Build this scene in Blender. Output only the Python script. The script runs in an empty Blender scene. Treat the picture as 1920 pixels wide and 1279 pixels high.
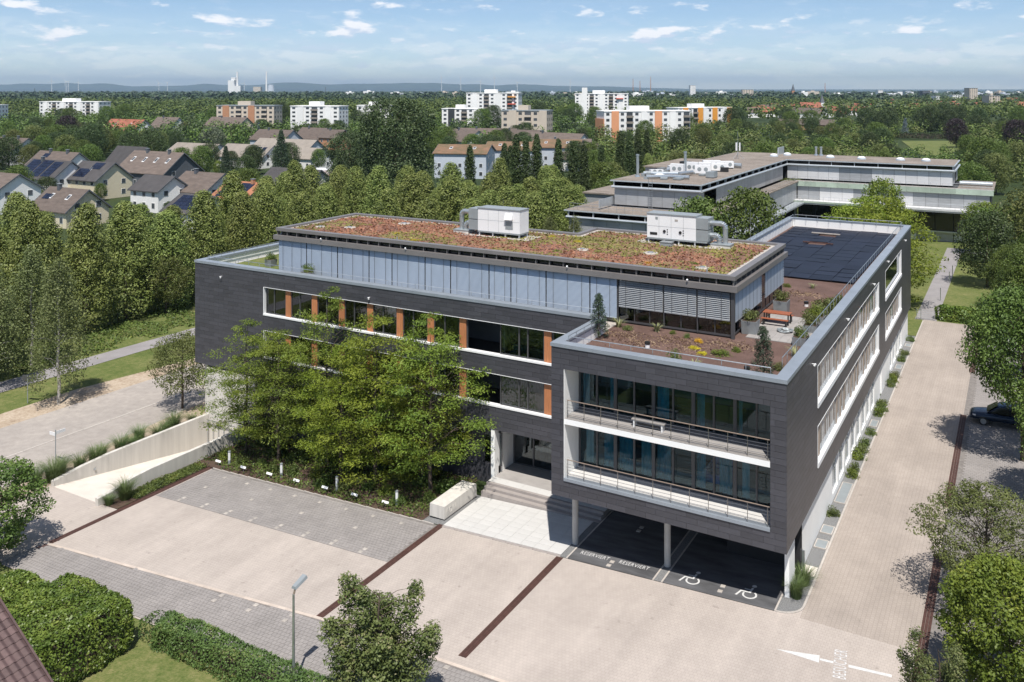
import bpy, math, random
import numpy as np
from mathutils import Vector, Matrix

R = math.radians
sc = bpy.context.scene
col = sc.collection

# ------------------------------------------------------------------ camera
CAM = (10.50, -46.80, 26.44)          # drone position; x runs along the front facade, y into the depth
YAW = R(30)
FPX, CPX, CPY = 1648.0, 960.0, 168.0  # focal length and horizon point in photo pixels
cam_d = bpy.data.cameras.new('camera')
cam_d.sensor_width = 36
cam_d.lens = FPX / 1920 * 36
cam_d.shift_y = -(639.5 - CPY) / 1920
cam_d.clip_start = 0.5
cam_d.clip_end = 60000
cam = bpy.data.objects.new('camera', cam_d)
cam.location = CAM
cam.rotation_euler = (R(90), 0, YAW)
col.objects.link(cam)
sc.camera = cam

# ------------------------------------------------------------------ sky, sun, exposure
SUN_EL, SUN_AZ = 63.0, 149.5          # azimuth clockwise from +y
world = bpy.data.worlds.new('World')
sc.world = world
world.use_nodes = True
wn, wl = world.node_tree.nodes, world.node_tree.links
wn.clear()
w_out = wn.new('ShaderNodeOutputWorld')
w_bg = wn.new('ShaderNodeBackground')
w_bg.inputs['Strength'].default_value = 0.094
sky = wn.new('ShaderNodeTexSky')
sky.sky_type = 'NISHITA'
sky.sun_disc = False
sky.sun_elevation = R(SUN_EL)
sky.sun_rotation = R(SUN_AZ)
sky.altitude = 2600
sky.air_density = 1.0
sky.dust_density = 0.1
sky.ozone_density = 3.0


def wnode(kind, **kw):
    n = wn.new(kind)
    for k, v in kw.items():
        setattr(n, k, v)
    return n


def wmath(op, a, b=None, clamp=False):
    n = wnode('ShaderNodeMath', operation=op, use_clamp=clamp)
    for i, x in enumerate((a, b)):
        if x is None:
            continue
        if isinstance(x, (int, float)):
            n.inputs[i].default_value = x
        else:
            wl.new(x, n.inputs[i])
    return n.outputs[0]


# a layer of fair-weather cumulus: direction projected on a plane overhead
tc = wnode('ShaderNodeTexCoord')
sep = wnode('ShaderNodeSeparateXYZ')
wl.new(tc.outputs['Generated'], sep.inputs[0])
az = wmath('ARCTAN2', sep.outputs['X'], sep.outputs['Y'])
el = wmath('MAXIMUM', sep.outputs['Z'], 0.0)


def cloud_noise(lift, kx, ky, detail, seed, rough=0.55):
    """Noise over azimuth and elevation; lift looks a little higher, to tell tops from bases."""
    comb = wnode('ShaderNodeCombineXYZ')
    wl.new(wmath('MULTIPLY', az, kx), comb.inputs[0])
    wl.new(wmath('MULTIPLY', wmath('ADD', el, lift), ky), comb.inputs[1])
    comb.inputs[2].default_value = seed
    nz = wnode('ShaderNodeTexNoise')
    nz.inputs['Scale'].default_value = 1.0
    nz.inputs['Detail'].default_value = detail
    nz.inputs['Roughness'].default_value = rough
    wl.new(comb.outputs[0], nz.inputs['Vector'])
    return nz.outputs['Fac']


def wramp(x, lo, hi, a=0.0, b=1.0):
    n = wnode('ShaderNodeMapRange', interpolation_type='SMOOTHSTEP')
    n.inputs['From Min'].default_value = lo
    n.inputs['From Max'].default_value = hi
    n.inputs['To Min'].default_value = a
    n.inputs['To Max'].default_value = b
    wl.new(x, n.inputs['Value'])
    return n.outputs['Result']


n0 = cloud_noise(0.0, 15.0, 46.0, 6, 3.7)
n1 = cloud_noise(0.007, 15.0, 46.0, 6, 3.7)
m0 = cloud_noise(0.0, 34.0, 120.0, 5, 12.3)
big = wmath('MULTIPLY', wramp(n0, 0.545, 0.665), wramp(el, 0.028, 0.055))
small = wmath('MULTIPLY', wmath('MULTIPLY', wramp(m0, 0.53, 0.66), wramp(el, 0.012, 0.03)), wramp(el, 0.055, 0.085, 1.0, 0.25))
veil = wmath('MULTIPLY', wramp(cloud_noise(0.0, 7.0, 48.0, 5, 21.0), 0.35, 0.68, 0.16, 0.52), wramp(el, 0.038, 0.085, 1.0, 0.12))
mask_all = wmath('MAXIMUM', wmath('MAXIMUM', wmath('MULTIPLY', big, 0.92), wmath('MULTIPLY', small, 0.62)), veil)
shade = wramp(wmath('SUBTRACT', n0, n1), -0.05, 0.06)
ccol = wnode('ShaderNodeMix', data_type='RGBA')
ccol.inputs['A'].default_value = (6.4, 7.2, 8.6, 1)
ccol.inputs['B'].default_value = (9.6, 9.6, 9.9, 1)
wl.new(shade, ccol.inputs['Factor'])
skymix = wnode('ShaderNodeMix', data_type='RGBA')
wl.new(mask_all, skymix.inputs['Factor'])
wl.new(sky.outputs[0], skymix.inputs['A'])
wl.new(ccol.outputs['Result'], skymix.inputs['B'])
wl.new(skymix.outputs['Result'], w_bg.inputs['Color'])
wl.new(w_bg.outputs[0], w_out.inputs['Surface'])

sun_d = bpy.data.lights.new('sun', 'SUN')
sun_d.energy = 4.7
sun_d.angle = R(0.53)
sun_d.color = (1.0, 0.955, 0.89)
sun = bpy.data.objects.new('sun', sun_d)
sv = Vector((math.sin(R(SUN_AZ)) * math.cos(R(SUN_EL)), math.cos(R(SUN_AZ)) * math.cos(R(SUN_EL)), math.sin(R(SUN_EL))))
sun.rotation_euler = (-sv).to_track_quat('-Z', 'Y').to_euler()
sun.location = (0, 0, 80)
col.objects.link(sun)

vs = sc.view_settings
vs.view_transform = 'Standard'
vs.look = 'None'
vs.gamma = 1
vs.use_curve_mapping = False
vs.exposure = 0.34
sc.render.engine = 'CYCLES'
cy = sc.cycles
cy.use_denoising = True
cy.max_bounces = 5
cy.diffuse_bounces = 2
cy.glossy_bounces = 3
cy.transmission_bounces = 4
cy.transparent_max_bounces = 8
cy.volume_bounces = 0
cy.caustics_reflective = False
cy.caustics_refractive = False


# ------------------------------------------------------------------ places
FW = (-math.sin(YAW), math.cos(YAW))
RT = (math.cos(YAW), math.sin(YAW))


def gz(x):
    """Height of the site: the forecourt falls gently to the left."""
    return -1.0 + 0.04 * max(min(x, 0.0), -45.0)


def at_z(px, py, z):
    a, b = (px - CPX) / FPX, -(py - CPY) / FPX
    t = (z - CAM[2]) / b
    return Vector((CAM[0] + t * (FW[0] + a * RT[0]), CAM[1] + t * (FW[1] + a * RT[1]), z))


def G(px, py, dz=0.0):
    z = -1.5
    for _ in range(30):
        p = at_z(px, py, z)
        z = gz(p.x) + dz
    return at_z(px, py, z)


def D(px, d, z=None):
    """Ground point seen in column px at depth d."""
    a = (px - CPX) / FPX
    x, y = CAM[0] + d * (FW[0] + a * RT[0]), CAM[1] + d * (FW[1] + a * RT[1])
    return Vector((x, y, gz(x) if z is None else z))


def ZY(py, d):
    """Height seen at image row py at depth d."""
    return CAM[2] - (py - CPY) * d / FPX


# ------------------------------------------------------------------ mesh building
class MB:
    def __init__(self):
        self.v, self.f, self.m = [], [], []
        self.smooth = False

    def poly(self, pts, mi=0):
        n = len(self.v)
        self.v += [tuple(p) for p in pts]
        self.f.append(tuple(range(n, n + len(pts))))
        self.m.append(mi)
        return self

    def box(self, x0, x1, y0, y1, z0, z1, mi=0):
        n = len(self.v)
        self.v += [(x0, y0, z0), (x1, y0, z0), (x1, y1, z0), (x0, y1, z0), (x0, y0, z1), (x1, y0, z1), (x1, y1, z1), (x0, y1, z1)]
        for f in ((0, 3, 2, 1), (4, 5, 6, 7), (0, 1, 5, 4), (1, 2, 6, 5), (2, 3, 7, 6), (3, 0, 4, 7)):
            self.f.append(tuple(n + i for i in f))
            self.m.append(mi)
        return self

    def hexa(self, b, t, mi=0):
        """Solid between bottom quad b and top quad t (both counter-clockwise from above)."""
        n = len(self.v)
        self.v += [tuple(p) for p in b] + [tuple(p) for p in t]
        k = len(b)
        self.f.append(tuple(n + i for i in reversed(range(k))))
        self.f.append(tuple(n + k + i for i in range(k)))
        for i in range(k):
            j = (i + 1) % k
            self.f.append((n + i, n + j, n + k + j, n + k + i))
        self.m += [mi] * (k + 2)
        return self

    def tube(self, p0, p1, r0, r1=None, n=8, caps=True, mi=0):
        r1 = r0 if r1 is None else r1
        p0, p1 = Vector(p0), Vector(p1)
        d = (p1 - p0)
        if d.length < 1e-6:
            return self
        d.normalize()
        a = d.orthogonal().normalized()
        b = d.cross(a)
        k = len(self.v)
        for p, r in ((p0, r0), (p1, r1)):
            for i in range(n):
                t = 2 * math.pi * i / n
                self.v.append(tuple(p + (a * math.cos(t) + b * math.sin(t)) * r))
        for i in range(n):
            j = (i + 1) % n
            self.f.append((k + i, k + j, k + n + j, k + n + i))
            self.m.append(mi)
        if caps:
            self.f.append(tuple(k + i for i in reversed(range(n))))
            self.f.append(tuple(k + n + i for i in range(n)))
            self.m += [mi, mi]
        return self

    def path(self, pts, r, n=8, mi=0):
        for a, b in zip(pts, pts[1:]):
            self.tube(a, b, r, r, n, True, mi)
        return self

    def build(self, name, mats, parent=None, loc=None, smooth=False):
        me = bpy.data.meshes.new(name)
        me.from_pydata(self.v, [], self.f)
        for m in (mats if isinstance(mats, (list, tuple)) else [mats]):
            me.materials.append(m)
        if any(self.m):
            me.polygons.foreach_set('material_index', self.m)
        if smooth:
            me.polygons.foreach_set('use_smooth', [True] * len(me.polygons))
        me.update()
        o = bpy.data.objects.new(name, me)
        col.objects.link(o)
        if parent:
            o.parent = parent
        if loc is not None:
            o.location = loc
        return o


def link(name, me, parent=None, loc=None, rz=0, scale=None):
    o = bpy.data.objects.new(name, me)
    col.objects.link(o)
    if parent:
        o.parent = parent
    if loc is not None:
        o.location = loc
    if rz:
        o.rotation_euler = (0, 0, rz)
    if scale is not None:
        o.scale = scale if isinstance(scale, (tuple, list)) else (scale,) * 3
    return o


def tag(o, label, cat, group=None):
    o['label'] = label
    o['category'] = cat
    if group:
        o['group'] = group
    return o


def thing(name, label, cat, loc=(0, 0, 0), rz=0, group=None):
    o = bpy.data.objects.new(name, None)
    o.empty_display_size = 0.3
    col.objects.link(o)
    o.location = loc
    o.rotation_euler = (0, 0, rz)
    return tag(o, label, cat, group)


def struct(o):
    o['kind'] = 'structure'
    return o


def stuff(o, label=None, cat=None):
    o['kind'] = 'stuff'
    if label:
        o['label'] = label
    if cat:
        o['category'] = cat
    return o


def copy_tree(o, parent=None):
    c = o.copy()
    col.objects.link(c)
    c.parent = parent
    for ch in list(o.children):
        copy_tree(ch, c)
    return c


def np_mesh(name, V, F, mats, smooth=False, mi=None):
    """Mesh of quads or tris from arrays."""
    me = bpy.data.meshes.new(name)
    V = np.ascontiguousarray(V, dtype=np.float32)
    F = np.ascontiguousarray(F, dtype=np.int32)
    k = F.shape[1]
    me.vertices.add(len(V))
    me.vertices.foreach_set('co', V.ravel())
    me.loops.add(F.size)
    me.loops.foreach_set('vertex_index', F.ravel())
    me.polygons.add(len(F))
    me.polygons.foreach_set('loop_start', np.arange(0, F.size, k, dtype=np.int32))
    if smooth:
        me.polygons.foreach_set('use_smooth', np.ones(len(F), dtype=bool))
    for m in (mats if isinstance(mats, (list, tuple)) else [mats]):
        me.materials.append(m)
    if mi is not None:
        me.polygons.foreach_set('material_index', np.asarray(mi, dtype=np.int32))
    me.update(calc_edges=True)
    me.validate()
    return me


# ------------------------------------------------------------------ materials
def new_mat(name):
    m = bpy.data.materials.new(name)
    m.use_nodes = True
    nt = m.node_tree
    return m, nt, nt.nodes, nt.links, nt.nodes['Principled BSDF']


def mat(name, c, rough=0.6, metal=0.0, var=0.12, vs=1.5, rand=0.0, bump=0.0, bs=30.0, spec=0.5, c2=None, island=0.0, stretch=None):
    """Plain procedural surface: base colour, a patchy second tone, optional per-object variation and fine relief."""
    m, nt, N, L, b = new_mat(name)
    b.inputs['Roughness'].default_value = rough
    b.inputs['Metallic'].default_value = metal
    b.inputs['Specular IOR Level'].default_value = spec
    tco = N.new('ShaderNodeTexCoord')
    vec = tco.outputs['Object']
    if stretch:
        mp = N.new('ShaderNodeMapping')
        mp.inputs['Scale'].default_value = stretch
        L.new(vec, mp.inputs[0])
        vec = mp.outputs[0]
    nz = N.new('ShaderNodeTexNoise')
    nz.inputs['Scale'].default_value = vs
    nz.inputs['Detail'].default_value = 5
    nz.inputs['Roughness'].default_value = 0.6
    L.new(vec, nz.inputs['Vector'])
    mx = N.new('ShaderNodeMix')
    mx.data_type = 'RGBA'
    c2 = c2 or tuple(x * (1 - 2 * var) for x in c)
    c1 = c if c2 and var == 0 else tuple(min(1, x * (1 + var)) for x in c)
    mx.inputs['A'].default_value = (*c2, 1)
    mx.inputs['B'].default_value = (*c1, 1)
    rp = N.new('ShaderNodeMapRange')
    rp.inputs['From Min'].default_value = 0.3
    rp.inputs['From Max'].default_value = 0.7
    L.new(nz.outputs['Fac'], rp.inputs['Value'])
    L.new(rp.outputs[0], mx.inputs['Factor'])
    out = mx.outputs['Result']
    if rand or island:
        hs = N.new('ShaderNodeHueSaturation')
        mr = N.new('ShaderNodeMapRange')
        amt = rand or island
        mr.inputs['To Min'].default_value = 1 - amt
        mr.inputs['To Max'].default_value = 1 + amt
        if rand:
            oi = N.new('ShaderNodeObjectInfo')
            L.new(oi.outputs['Random'], mr.inputs['Value'])
        else:
            ge = N.new('ShaderNodeNewGeometry')
            L.new(ge.outputs['Random Per Island'], mr.inputs['Value'])
        L.new(mr.outputs[0], hs.inputs['Value'])
        L.new(out, hs.inputs['Color'])
        out = hs.outputs['Color']
    L.new(out, b.inputs['Base Color'])
    if bump:
        n2 = N.new('ShaderNodeTexNoise')
        n2.inputs['Scale'].default_value = bs
        n2.inputs['Detail'].default_value = 3
        L.new(vec, n2.inputs['Vector'])
        bp = N.new('ShaderNodeBump')
        bp.inputs['Strength'].default_value = bump
        bp.inputs['Distance'].default_value = 0.03
        L.new(n2.outputs['Fac'], bp.inputs['Height'])
        L.new(bp.outputs[0], b.inputs['Normal'])
    return m


def brick_mat(name, c1, c2, mortar, w, h, msize=0.012, offset=0.5, rough=0.85, stain=0.25, rot=0.0, vscale=0.25):
    """Laid paving seen from afar: brick pattern in site metres with joints, stone to stone change and broad staining."""
    m, nt, N, L, b = new_mat(name)
    b.inputs['Roughness'].default_value = rough
    b.inputs['Specular IOR Level'].default_value = 0.25
    tco = N.new('ShaderNodeTexCoord')
    mp = N.new('ShaderNodeMapping')
    mp.inputs['Rotation'].default_value = (0, 0, rot)
    L.new(tco.outputs['Object'], mp.inputs[0])
    bk = N.new('ShaderNodeTexBrick')
    bk.offset = offset
    bk.inputs['Color1'].default_value = (*c1, 1)
    bk.inputs['Color2'].default_value = (*c2, 1)
    bk.inputs['Mortar'].default_value = (*mortar, 1)
    bk.inputs['Scale'].default_value = 1.0
    bk.inputs['Mortar Size'].default_value = msize
    bk.inputs['Mortar Smooth'].default_value = 0.3
    bk.inputs['Brick Width'].default_value = w
    bk.inputs['Row Height'].default_value = h
    L.new(mp.outputs[0], bk.inputs['Vector'])
    nz = N.new('ShaderNodeTexNoise')
    nz.inputs['Scale'].default_value = vscale
    nz.inputs['Detail'].default_value = 7
    nz.inputs['Roughness'].default_value = 0.65
    L.new(tco.outputs['Object'], nz.inputs['Vector'])
    mr = N.new('ShaderNodeMapRange')
    mr.inputs['From Min'].default_value = 0.25
    mr.inputs['From Max'].default_value = 0.75
    mr.inputs['To Min'].default_value = 1 - stain
    mr.inputs['To Max'].default_value = 1 + stain * 0.5
    L.new(nz.outputs['Fac'], mr.inputs['Value'])
    wv = N.new('ShaderNodeTexNoise')                     # long streaks worn by tyres
    wv.inputs['Scale'].default_value = 1.0
    wv.inputs['Detail'].default_value = 4
    m3 = N.new('ShaderNodeMapping')
    m3.inputs['Scale'].default_value = (1.1, 0.09, 1)
    L.new(tco.outputs['Object'], m3.inputs[0])
    L.new(m3.outputs[0], wv.inputs['Vector'])
    m4 = N.new('ShaderNodeMapRange')
    m4.inputs['From Min'].default_value = 0.3
    m4.inputs['From Max'].default_value = 0.7
    m4.inputs['To Min'].default_value = 1 - stain * 0.45
    m4.inputs['To Max'].default_value = 1 + stain * 0.2
    L.new(wv.outputs['Fac'], m4.inputs['Value'])
    sp = N.new('ShaderNodeTexNoise')                     # small spots
    sp.inputs['Scale'].default_value = 2.2
    sp.inputs['Detail'].default_value = 3
    L.new(tco.outputs['Object'], sp.inputs['Vector'])
    m5 = N.new('ShaderNodeMapRange')
    m5.inputs['From Min'].default_value = 0.66
    m5.inputs['From Max'].default_value = 0.80
    m5.inputs['To Min'].default_value = 1.0
    m5.inputs['To Max'].default_value = 0.72
    L.new(sp.outputs['Fac'], m5.inputs['Value'])
    ml = N.new('ShaderNodeMath')
    ml.operation = 'MULTIPLY'
    L.new(mr.outputs[0], ml.inputs[0])
    L.new(m4.outputs[0], ml.inputs[1])
    ml2 = N.new('ShaderNodeMath')
    ml2.operation = 'MULTIPLY'
    L.new(ml.outputs[0], ml2.inputs[0])
    L.new(m5.outputs[0], ml2.inputs[1])
    hs = N.new('ShaderNodeHueSaturation')
    L.new(ml2.outputs[0], hs.inputs['Value'])
    L.new(bk.outputs['Color'], hs.inputs['Color'])
    L.new(hs.outputs['Color'], b.inputs['Base Color'])
    bp = N.new('ShaderNodeBump')
    bp.inputs['Strength'].default_value = 0.4
    bp.inputs['Distance'].default_value = 0.01
    bp.invert = True
    L.new(bk.outputs['Fac'], bp.inputs['Height'])
    L.new(bp.outputs[0], b.inputs['Normal'])
    return m


def mix_mat(name, cols, scales=(0.5, 4.0), rough=0.9, bump=0.5, bs=40, dist=0.03):
    """Ground or planting of several colours mixed by noise."""
    m, nt, N, L, b = new_mat(name)
    b.inputs['Roughness'].default_value = rough
    b.inputs['Specular IOR Level'].default_value = 0.2
    tco = N.new('ShaderNodeTexCoord')
    fac = None
    for i, s in enumerate(scales):
        nz = N.new('ShaderNodeTexNoise')
        nz.inputs['Scale'].default_value = s
        nz.inputs['Detail'].default_value = 6
        nz.inputs['Roughness'].default_value = 0.65
        mp = N.new('ShaderNodeMapping')
        mp.inputs['Location'].default_value = (i * 13.1, 4.7 * i, 0)
        L.new(tco.outputs['Object'], mp.inputs[0])
        L.new(mp.outputs[0], nz.inputs['Vector'])
        if fac is None:
            fac = nz.outputs['Fac']
        else:
            a = N.new('ShaderNodeMath')
            a.operation = 'ADD'
            L.new(fac, a.inputs[0])
            L.new(nz.outputs['Fac'], a.inputs[1])
            fac = a.outputs[0]
    dv = N.new('ShaderNodeMath')
    dv.operation = 'DIVIDE'
    L.new(fac, dv.inputs[0])
    dv.inputs[1].default_value = len(scales)
    rp = N.new('ShaderNodeValToRGB')
    el = rp.color_ramp.elements
    lo, hi = 0.36, 0.64
    for i, c in enumerate(cols):
        p = lo + (hi - lo) * i / max(1, len(cols) - 1)
        e = el[i] if i < 2 else el.new(p)
        e.position = p
        e.color = (*c, 1)
    for i, c in enumerate(cols[:2]):
        pass
    L.new(dv.outputs[0], rp.inputs[0])
    L.new(rp.outputs[0], b.inputs['Base Color'])
    if bump:
        n2 = N.new('ShaderNodeTexNoise')
        n2.inputs['Scale'].default_value = bs
        n2.inputs['Detail'].default_value = 4
        L.new(tco.outputs['Object'], n2.inputs['Vector'])
        bp = N.new('ShaderNodeBump')
        bp.inputs['Strength'].default_value = bump
        bp.inputs['Distance'].default_value = dist
        L.new(n2.outputs['Fac'], bp.inputs['Height'])
        L.new(bp.outputs[0], b.inputs['Normal'])
    return m


def leaf_mat(name, dark, light, tip=None, trans=0.3, rough=0.55, rand=0.16, nscale=0.9):
    """Foliage: leaf-to-leaf and clump-to-clump colour change, some light passing through the blades."""
    m, nt, N, L, b = new_mat(name)
    b.inputs['Roughness'].default_value = rough
    b.inputs['Specular IOR Level'].default_value = 0.35
    ge = N.new('ShaderNodeNewGeometry')
    oi = N.new('ShaderNodeObjectInfo')
    tco = N.new('ShaderNodeTexCoord')
    nz = N.new('ShaderNodeTexNoise')
    nz.inputs['Scale'].default_value = nscale
    nz.inputs['Detail'].default_value = 2
    L.new(tco.outputs['Object'], nz.inputs['Vector'])
    ad = N.new('ShaderNodeMath')
    ad.operation = 'MULTIPLY_ADD'
    L.new(ge.outputs['Random Per Island'], ad.inputs[0])
    ad.inputs[1].default_value = 0.34
    mr = N.new('ShaderNodeMapRange')
    mr.inputs['From Min'].default_value = 0.35
    mr.inputs['From Max'].default_value = 0.65
    mr.inputs['To Min'].default_value = 0.0
    mr.inputs['To Max'].default_value = 0.58
    L.new(nz.outputs['Fac'], mr.inputs['Value'])
    L.new(mr.outputs[0], ad.inputs[2])
    rp = N.new('ShaderNodeValToRGB')
    el = rp.color_ramp.elements
    el[0].position = 0.0
    el[0].color = (*dark, 1)
    el[1].position = 0.75
    el[1].color = (*light, 1)
    if tip:
        e = el.new(0.97)
        e.color = (*tip, 1)
    L.new(ad.outputs[0], rp.inputs[0])
    hs = N.new('ShaderNodeHueSaturation')
    m1 = N.new('ShaderNodeMapRange')
    m1.inputs['To Min'].default_value = 1 - rand
    m1.inputs['To Max'].default_value = 1 + rand
    L.new(oi.outputs['Random'], m1.inputs['Value'])
    L.new(m1.outputs[0], hs.inputs['Value'])
    m2 = N.new('ShaderNodeMapRange')
    m2.inputs['To Min'].default_value = 0.488
    m2.inputs['To Max'].default_value = 0.512
    L.new(oi.outputs['Random'], m2.inputs['Value'])
    L.new(m2.outputs[0], hs.inputs['Hue'])
    L.new(rp.outputs[0], hs.inputs['Color'])
    L.new(hs.outputs['Color'], b.inputs['Base Color'])
    if trans:
        tr = N.new('ShaderNodeBsdfTranslucent')
        L.new(hs.outputs['Color'], tr.inputs['Color'])
        mx = N.new('ShaderNodeMixShader')
        mx.inputs[0].default_value = trans
        L.new(b.outputs[0], mx.inputs[1])
        L.new(tr.outputs[0], mx.inputs[2])
        L.new(mx.outputs[0], N['Material Output'].inputs['Surface'])
    return m


def glass_mat(name, tint=(0.55, 0.62, 0.62), ior=1.55, extra=0.05):
    """Window pane: see-through with a tint, mirror-like at a slant."""
    m, nt, N, L, b = new_mat(name)
    N.remove(b)
    tr = N.new('ShaderNodeBsdfTransparent')
    tr.inputs['Color'].default_value = (*tint, 1)
    gl = N.new('ShaderNodeBsdfGlossy')
    gl.inputs['Roughness'].default_value = 0.02
    gl.inputs['Color'].default_value = (0.9, 0.95, 1, 1)
    fr = N.new('ShaderNodeFresnel')
    fr.inputs['IOR'].default_value = ior
    ad = N.new('ShaderNodeMath')
    ad.operation = 'ADD'
    ad.use_clamp = True
    ad.inputs[1].default_value = extra
    L.new(fr.outputs[0], ad.inputs[0])
    mx = N.new('ShaderNodeMixShader')
    L.new(ad.outputs[0], mx.inputs[0])
    L.new(tr.outputs[0], mx.inputs[1])
    L.new(gl.outputs[0], mx.inputs[2])
    L.new(mx.outputs[0], N['Material Output'].inputs['Surface'])
    return m


M = {}
M['clad'] = mat('dark_cladding', (0.060, 0.060, 0.070), 0.42, var=0.05, vs=3, rand=0.15, spec=0.45)
M['clad_j'] = mat('dark_cladding_joined', (0.060, 0.060, 0.070), 0.42, var=0.05, vs=3, island=0.15, spec=0.45)
M['joint'] = mat('cladding_joint', (0.022, 0.022, 0.024), 0.8)
M['coping'] = mat('coping_metal', (0.30, 0.335, 0.375), 0.42, 0.25, var=0.05, vs=0.8, rand=0.04)
M['white'] = mat('white_render', (0.86, 0.86, 0.84), 0.8, var=0.02, vs=0.6)
M['whitepaint'] = mat('white_paint', (0.82, 0.82, 0.82), 0.45, var=0.015, vs=1.2)
M['frame'] = mat('dark_window_frame', (0.085, 0.085, 0.09), 0.4, 0.2, var=0.05)
M['timber'] = mat('orange_timber', (0.50, 0.20, 0.085), 0.55, var=0.14, vs=1.2, rand=0.08, stretch=(14, 14, 0.8))
M['brownmetal'] = mat('brown_fascia_metal', (0.215, 0.20, 0.195), 0.45, 0.25, var=0.05, vs=0.7)
M['glass'] = glass_mat('window_glass', (0.40, 0.46, 0.47))
M['glass_teal'] = glass_mat('teal_window_glass', (0.50, 0.74, 0.80), 1.5, 0.0)
M['glass_clear'] = glass_mat('clear_window_glass', (0.80, 0.82, 0.80), 1.5, 0.02)
M['blackglass'] = mat('dark_glazing', (0.012, 0.014, 0.015), 0.06, var=0.0, spec=0.6, c2=(0.012, 0.014, 0.015))
M['room'] = mat('room_wall', (0.19, 0.185, 0.18), 0.9, var=0.1, vs=0.4)
M['roomfloor'] = mat('room_floor', (0.07, 0.065, 0.06), 0.8, var=0.15, vs=0.7)
M['curtain'] = mat('pale_curtain', (0.48, 0.52, 0.52), 0.9, var=0.1, vs=2, rand=0.15)
M['curtain_reflect_teal'] = mat('teal_curtain_and_reflection', (0.15, 0.44, 0.50), 0.9, var=0.15, vs=2, rand=0.2)  # real curtains, and cloth painting teal reflections into the loggia panes
M['curtain_green'] = mat('green_curtain', (0.08, 0.34, 0.22), 0.9, var=0.15, vs=2, rand=0.1)
M['tanpanel'] = mat('tan_window_panel', (0.40, 0.315, 0.25), 0.6, var=0.06, vs=1, rand=0.14)
M['curtain_brown'] = mat('brown_curtain', (0.36, 0.26, 0.20), 0.9, var=0.15, vs=2, rand=0.25)
M['blue_item'] = mat('blue_upholstery', (0.02, 0.13, 0.55), 0.7, var=0.1)
M['steel'] = mat('galvanised_steel', (0.50, 0.53, 0.55), 0.35, 0.8, var=0.12, vs=3)
M['railwire'] = mat('brushed_rail', (0.34, 0.33, 0.32), 0.3, 0.85, var=0.05)
M['handrail'] = mat('bronze_handrail', (0.36, 0.28, 0.22), 0.4, 0.5, var=0.08, vs=4)
M['slat'] = mat('blind_slat', (0.47, 0.54, 0.62), 0.38, 0.35, var=0.04, vs=0.4, rand=0.05)
M['slatgrey'] = mat('grey_blind_slat', (0.42, 0.44, 0.46), 0.4, 0.35, var=0.04, vs=0.4, rand=0.05)
M['beige'] = brick_mat('beige_pavers', (0.468, 0.410, 0.366), (0.441, 0.386, 0.345), (0.368, 0.320, 0.284), 0.21, 0.21, 0.010, 0.5, stain=0.17)
M['beige_road'] = brick_mat('beige_road_pavers', (0.402, 0.347, 0.303), (0.376, 0.324, 0.283), (0.312, 0.268, 0.234), 0.21, 0.21, 0.012, 0.5, stain=0.2, rot=math.pi / 2)
M['beige_paver'] = mat('beige_block', (0.53, 0.45, 0.385), 0.85, var=0.08, vs=0.6, rand=0.07)
M['greypav'] = mat('grey_paver', (0.285, 0.262, 0.248), 0.85, var=0.08, vs=0.5, rand=0.05)
M['greypav_j'] = mat('grey_paver_joined', (0.285, 0.262, 0.248), 0.85, var=0.08, vs=0.5, island=0.05)
M['greybed'] = mat('paver_joint_sand', (0.215, 0.195, 0.18), 0.95, var=0.15, vs=3)
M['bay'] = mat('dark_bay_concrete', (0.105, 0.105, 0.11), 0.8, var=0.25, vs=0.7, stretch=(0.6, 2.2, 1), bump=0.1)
M['terrace'] = mat('pale_terrace_stone', (0.54, 0.528, 0.508), 0.8, var=0.035, vs=0.7, rand=0.03)
M['step'] = mat('step_stone', (0.33, 0.295, 0.275), 0.8, var=0.06, vs=1.5)
M['rust'] = mat('rusty_drain_steel', (0.098, 0.047, 0.037), 0.7, 0.2, var=0.22, vs=4, rand=0.08)
M['paint'] = mat('road_paint', (0.62, 0.615, 0.60), 0.7, var=0.10, vs=5)
M['paint_worn'] = mat('worn_road_paint', (0.62, 0.61, 0.60), 0.75, var=0.22, vs=7)
M['marker'] = mat('pale_marker_stone', (0.43, 0.39, 0.35), 0.85, var=0.1, vs=3, rand=0.12)
M['gravel'] = mix_mat('dark_gravel', [(0.10, 0.10, 0.10), (0.20, 0.20, 0.20), (0.33, 0.33, 0.32)], (18, 30), bump=0.9, bs=45)
M['kerb'] = mat('kerb_stone', (0.46, 0.42, 0.38), 0.85, var=0.08, vs=2, rand=0.06)
M['concrete'] = mat('board_concrete', (0.60, 0.57, 0.52), 0.85, var=0.07, vs=1.0, stretch=(3, 3, 0.15), bump=0.15, bs=12)
M['column'] = mat('column_concrete', (0.52, 0.50, 0.46), 0.8, var=0.06, vs=2)
M['ramp'] = mat('ramp_concrete', (0.66, 0.60, 0.53), 0.85, var=0.06, vs=0.8)
M['asphalt'] = mix_mat('pale_road', [(0.295, 0.265, 0.24), (0.35, 0.315, 0.285), (0.42, 0.375, 0.335)], (0.12, 1.5), bump=0.2, bs=30)
M['path'] = mat('path_asphalt', (0.28, 0.262, 0.262), 0.9, var=0.08, vs=0.5)
M['earth'] = mix_mat('bare_earth', [(0.26, 0.19, 0.13), (0.40, 0.32, 0.24), (0.50, 0.42, 0.33)], (0.4, 4), bump=0.4, bs=12)
M['grass'] = mix_mat('meadow_grass', [(0.060, 0.090, 0.022), (0.10, 0.130, 0.035), (0.16, 0.17, 0.06), (0.24, 0.215, 0.10)], (0.25, 2.0, 7), bump=0.8, bs=10, dist=0.06)
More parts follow.
